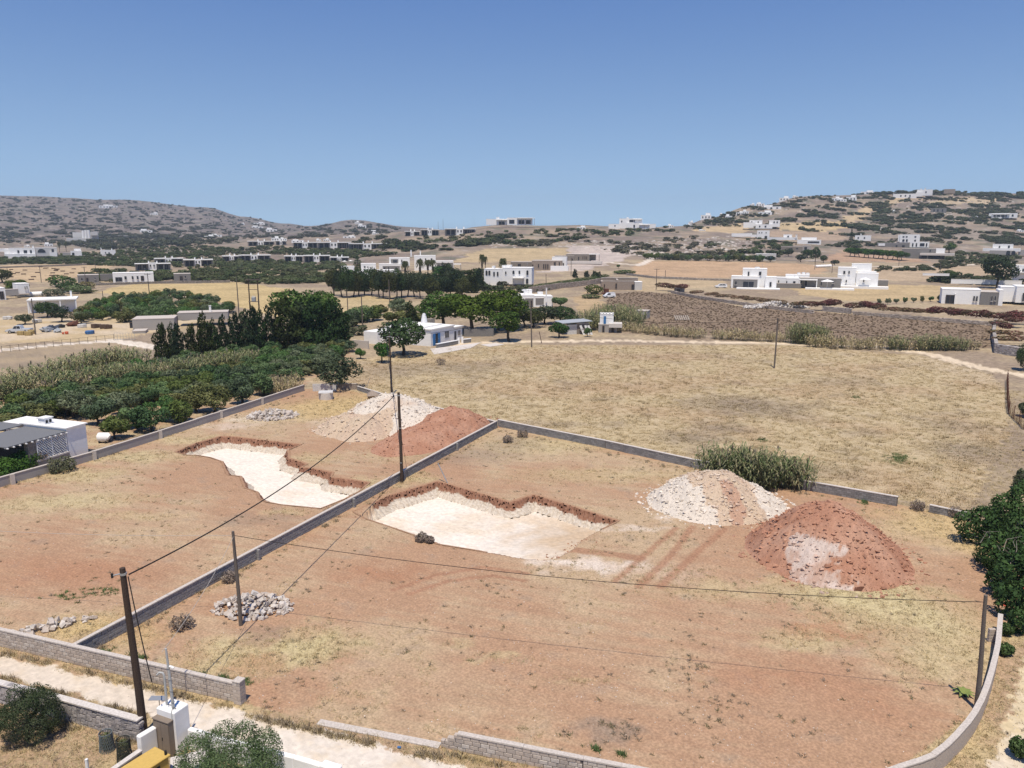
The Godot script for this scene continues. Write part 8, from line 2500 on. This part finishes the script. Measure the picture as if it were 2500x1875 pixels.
	for i in 9:
		var n: String = ["dry_grass", "meadow_grass", "dry_weeds"][int(i / 3)]
		var src: String = ["tuft_%d", "tall_tuft_%d", "weed_%d"][int(i / 3)] % (i % 3)
		var o := stuff_copies(self, n, P[src], M.dry, xf[i], cl[i])
		tag(o, ["short bleached dry grass scattered over the earth plots and verges", "dry standing grass covering the wide meadow", "grey-brown and green weeds dotting the earth plots"][int(i / 3)], ["grass", "grass", "weeds"][int(i / 3)])
	# shrubby dead weeds that stand out
	for a in [[445, 1535, 1.3, "grey-purple dead thistle bush beside the rubble and the thin pole"], [1030, 1322, 1.0, "dead grey bush at the near edge of the white pit"], [1050, 1325, 0.7, "small dead bush next to the other at the pit edge"], [1075, 891, 1.8, "dead brown shrub on the orchard ground near the house"], [2330, 1262, 1.3, "grey dead shrub on the earth bank near the flowering shrub"], [2240, 1245, 1.2, "low dead shrub on the earth bank behind the cone-shaped heap"], [1275, 1068, 1.4, "dead brush piled at the corner of the two walls"], [1240, 1080, 1.2, "low dead brush beside the corner of the two walls"], [560, 1420, 1.1, "brown dry weeds tucked under the dividing wall"]]:
		near_bush("dead_shrub", a[3], G(a[0], a[1]), a[2], a[2] * 0.62, 700, 0.075, [Color(0.17, 0.135, 0.12), Color(0.13, 0.11, 0.10), Color(0.22, 0.18, 0.14)], 2.2, "dead shrub")
	# pebbles and crumbs of pale stone on the red earth and the lane
	var pm := MB.new()
	pm.lump(Vector3.ZERO, Vector3(1.0, 0.7, 0.9), rng)
	var peb := pm.mesh()
	var px := []
	var pc := []
	for k in 26000:
		var d := 28.0 + 70.0 * pow(rng.randf(), 1.5)
		var x := rng.randf_range(-0.74, 0.74) * d
		var kd := kind_of_ground(x, -d)
		if kd != PLOT and kd != LANE and kd != SIDE:
			continue
		if kd == PLOT and rng.randf() > 0.25 + clampf(n_big.get_noise_2d(x + 200.0, -d) * 2.0, 0.0, 0.6):
			continue
		var s := lerpf(0.015, 0.09, pow(rng.randf(), 4.0)) * (0.6 if kd == LANE else 1.0)
		px.append(Transform3D(Basis.from_euler(Vector3(0, rng.randf() * TAU, 0)).scaled(Vector3.ONE * s), Vector3(x, height(x, -d) + s * 0.2, -d)))
		pc.append(Color(0.66, 0.58, 0.50) * rng.randf_range(0.6, 1.1))
	# broken edge of the pits: red clods above, pale rock below
	for o in [pit_a, pit_b]:
		for k in 800:
			var e: int = rng.randi() % o.size()
			var q: Vector2 = o[e].lerp(o[(e + 1) % o.size()], rng.randf()) + Vector2(rng.randfn(), rng.randfn()) * 0.45
			var h := height(q.x, q.y)
			if h > -0.08:
				if rng.randf() > 0.12:
					continue
			var s := lerpf(0.05, 0.22, pow(rng.randf(), 2.5))
			px.append(Transform3D(Basis.from_euler(Vector3(rng.randf(), rng.randf() * TAU, rng.randf())).scaled(Vector3.ONE * s), Vector3(q.x, h + s * 0.15, q.y)))
			var red := h > -0.62
			pc.append((Color(0.37, 0.21, 0.14) if red else Color(0.50, 0.44, 0.37)) * rng.randf_range(0.7, 1.15))
	var o := stuff_copies(self, "pebbles", peb, M.scatter, px, pc)
	tag(o, "pale pebbles and crumbled clods strewn over the earth plots, pits and lane", "pebbles")
	# tussocks of the fallow field
	var tx := []
	var tc := []
	var box := outline_box(tussock)
	for k in 8000:
		var p := Vector2(rng.randf_range(box.position.x, box.end.x), rng.randf_range(box.position.y, box.end.y))
		if not Geometry2D.is_point_in_polygon(p, tussock):
			continue
		var s := rng.randf_range(0.25, 0.6)
		tx.append(Transform3D(Basis(Vector3.UP, rng.randf() * TAU).scaled(Vector3(s, s * 0.55, s)), Vector3(p.x, 0, p.y)))
		tc.append([Color(0.155, 0.113, 0.08), Color(0.18, 0.133, 0.092), Color(0.205, 0.155, 0.105)][rng.randi() % 3] * rng.randf_range(0.8, 1.2))
	var o2 := stuff_copies(self, "thorn_tussocks", P.scrub_0, M.leaf, tx, tc)
	tag(o2, "brown thorny tussocks covering the fallow field", "tussocks")

func scatter_scrub(n: String, label: String, areas: Array) -> void:
	var xf := [[], [], []]
	var cl := [[], [], []]
	for a in areas:      # outline in the photograph, count, least and most size, tone, how patchy
		var o := PackedVector2Array()
		for q in a[0]:
			o.append(Vector2(q[0], q[1]))
		var r := outline_box(o)
		var made := 0
		var tries := 0
		while made < a[1] and tries < a[1] * 14:
			tries += 1
			var q := Vector2(rng.randf_range(r.position.x, r.end.x), rng.randf_range(r.position.y, r.end.y))
			if not Geometry2D.is_point_in_polygon(q, o):
				continue
			var p := T(q.x, q.y)
			if p.z < -3500.0:
				continue
			if a[5] > 0.0 and n_big.get_noise_2d(p.x * 0.35 + 500.0, p.z * 0.35) < a[5] - 0.22 + rng.randfn() * 0.07:
				continue
			made += 1
			var s := lerpf(a[2] * 0.6, a[3] * 1.25, pow(rng.randf(), 1.8))
			var i := rng.randi() % 3
			xf[i].append(Transform3D(Basis(Vector3.UP, rng.randf() * TAU).scaled(Vector3(s * rng.randf_range(0.9, 1.5), s * rng.randf_range(0.5, 0.85), s)), p - Vector3(0, 0.1, 0)))
			cl[i].append(a[4].lerp(Color(0.13, 0.115, 0.075), rng.randf() * 0.5) * rng.randf_range(0.65, 1.35))
	for i in 3:
		var o := stuff_copies(self, n, P["scrub_%d" % i], M.leaf, xf[i], cl[i])
		tag(o, label, "scrub")

func build_scrub() -> void:
	var green := Color(0.075, 0.105, 0.045)
	var deep := Color(0.062, 0.085, 0.045)
	var grey := Color(0.11, 0.115, 0.08)
	scatter_scrub("valley_scrub", "dense green scrub filling the gardens and slopes around the white villas", [
		[[[0, 645], [0, 628], [150, 622], [300, 634], [360, 640], [350, 652], [150, 646]], 650, 2.5, 4.5, Color(0.07, 0.105, 0.045), 0.0],
		[[[180, 622], [260, 612], [480, 600], [600, 610], [560, 622], [420, 628], [300, 632]], 560, 2.5, 5.0, green, 0.0],
		[[[190, 675], [240, 660], [340, 668], [520, 662], [700, 668], [820, 665], [830, 690], [620, 695], [560, 686], [380, 688], [300, 690], [210, 684]], 760, 2.2, 4.5, green, 0.0],
		[[[540, 640], [640, 642], [820, 642], [850, 655], [720, 665], [540, 664]], 520, 2.5, 4.5, Color(0.085, 0.115, 0.055), 0.0],
		[[[560, 618], [700, 612], [860, 612], [960, 622], [860, 632], [700, 622]], 330, 3.0, 5.0, green, 0.0],
		[[[590, 612], [640, 600], [720, 606], [950, 612], [880, 616], [700, 616]], 240, 2.5, 4.0, deep, 0.0],
		[[[850, 590], [930, 575], [960, 590], [1060, 600], [1170, 585], [1240, 570], [1240, 590], [1100, 612], [960, 616]], 240, 4.0, 7.0, Color(0.045, 0.068, 0.032), 0.2],
		[[[1000, 580], [1160, 575], [1240, 560], [1480, 562], [1650, 556], [1660, 570], [1500, 578], [1250, 600], [1080, 608]], 260, 3.0, 6.0, green, 0.25],
		[[[1200, 590], [1560, 590], [1700, 580], [1760, 600], [1760, 630], [1560, 625], [1380, 600], [1210, 606]], 240, 2.5, 5.5, grey, 0.25],
		[[[1720, 600], [1850, 580], [1960, 600], [1900, 630], [1760, 630]], 130, 3.0, 6.0, green, 0.2],
		[[[2270, 655], [2300, 640], [2360, 648], [2300, 660], [2140, 664], [2150, 656]], 80, 3.0, 4.5, Color(0.05, 0.07, 0.035), 0.0],
		[[[2270, 690], [2300, 672], [2400, 678], [2500, 690], [2500, 702], [2350, 695]], 150, 2.5, 4.5, Color(0.05, 0.07, 0.035), 0.0],
		[[[2300, 640], [2340, 618], [2480, 620], [2500, 640], [2420, 650]], 160, 3.0, 5.0, green, 0.0],
		[[[2010, 600], [2080, 590], [2200, 596], [2080, 606]], 90, 3.0, 5.5, deep, 0.0],
		[[[700, 772], [800, 760], [870, 795], [900, 812], [800, 850], [780, 800]], 60, 2.0, 3.5, Color(0.07, 0.09, 0.05), 0.0],
		[[[-40, 1050], [120, 965], [370, 915], [640, 880], [850, 862], [800, 905], [640, 945], [450, 975], [200, 1005], [40, 1035]], 420, 1.6, 2.8, Color(0.095, 0.125, 0.06), 0.0],
		[[[290, 632], [420, 620], [560, 612], [700, 640], [700, 655], [540, 668], [440, 655], [330, 650]], 420, 2.5, 5.0, green, 0.0],
		[[[820, 655], [960, 690], [1180, 695], [1290, 700], [1290, 716], [1100, 712], [820, 712]], 260, 2.5, 4.5, deep, 0.0],
		[[[1120, 668], [1180, 660], [1185, 690], [1130, 690]], 60, 2.5, 4.0, green, 0.0],
		[[[1410, 800], [1460, 770], [1560, 772], [1560, 800]], 50, 2.0, 3.0, Color(0.07, 0.085, 0.05), 0.0]])
	scatter_scrub("hillside_scrub", "dark evergreen scrub spotting the hillside of white houses", [
		[[[1660, 560], [1740, 520], [1860, 480], [2000, 468], [2200, 462], [2500, 470], [2500, 600], [2300, 590], [2100, 580], [1900, 560]], 3400, 1.6, 6.0, deep, 0.36],
		[[[2100, 470], [2500, 468], [2500, 486], [2330, 478], [2100, 474]], 260, 5.0, 9.0, deep, 0.0],
		[[[2060, 590], [2500, 560], [2500, 596], [2300, 596]], 200, 2.0, 4.0, grey, 0.2],
		[[[2130, 500], [2500, 500], [2500, 540], [2130, 548]], 620, 2.0, 6.5, deep, 0.15]])
	scatter_scrub("mountain_scrub", "dark scrub speckling the long bare mountain in the haze", [
		[[[0, 478], [300, 488], [500, 505], [680, 545], [760, 556], [860, 538], [980, 556], [960, 572], [700, 584], [300, 600], [0, 598]], 3800, 2.5, 8.0, Color(0.085, 0.095, 0.07), 0.45],
		[[[150, 600], [240, 575], [420, 570], [560, 580], [600, 592], [420, 604], [260, 612]], 420, 5.0, 10.0, Color(0.075, 0.09, 0.06), 0.0]])
	# rocks on the ridge
	var rx := []
	var rc := []
	var rm := MB.new()
	rm.lump(Vector3.ZERO, Vector3(1.0, 0.6, 0.9), rng)
	var rock := rm.mesh()
	for a in [[[[1180, 590], [1400, 585], [1560, 590], [1760, 575], [1900, 600], [1880, 630], [1560, 628], [1380, 602], [1200, 606]], 900], [[[1700, 545], [1860, 488], [2000, 480], [1960, 520], [1760, 550]], 320], [[[2120, 490], [2480, 490], [2480, 545], [2150, 550]], 420]]:
		var o := PackedVector2Array()
		for q in a[0]:
			o.append(Vector2(q[0], q[1]))
		var r := outline_box(o)
		for k in a[1]:
			var q := Vector2(rng.randf_range(r.position.x, r.end.x), rng.randf_range(r.position.y, r.end.y))
			if Geometry2D.is_point_in_polygon(q, o):
				var s := rng.randf_range(0.8, 3.4)
				rx.append(Transform3D(Basis(Vector3.UP, rng.randf() * TAU).scaled(Vector3(s * 1.4, s * 0.8, s)), T(q.x, q.y)))
				rc.append([Color(0.44, 0.40, 0.36), Color(0.38, 0.33, 0.29), Color(0.50, 0.45, 0.40)][rng.randi() % 3] * rng.randf_range(0.8, 1.1))
	var o3 := stuff_copies(self, "ridge_rocks", rock, M.scatter, rx, rc)
	tag(o3, "grey limestone rocks breaking through the hillside scrub", "rocks")
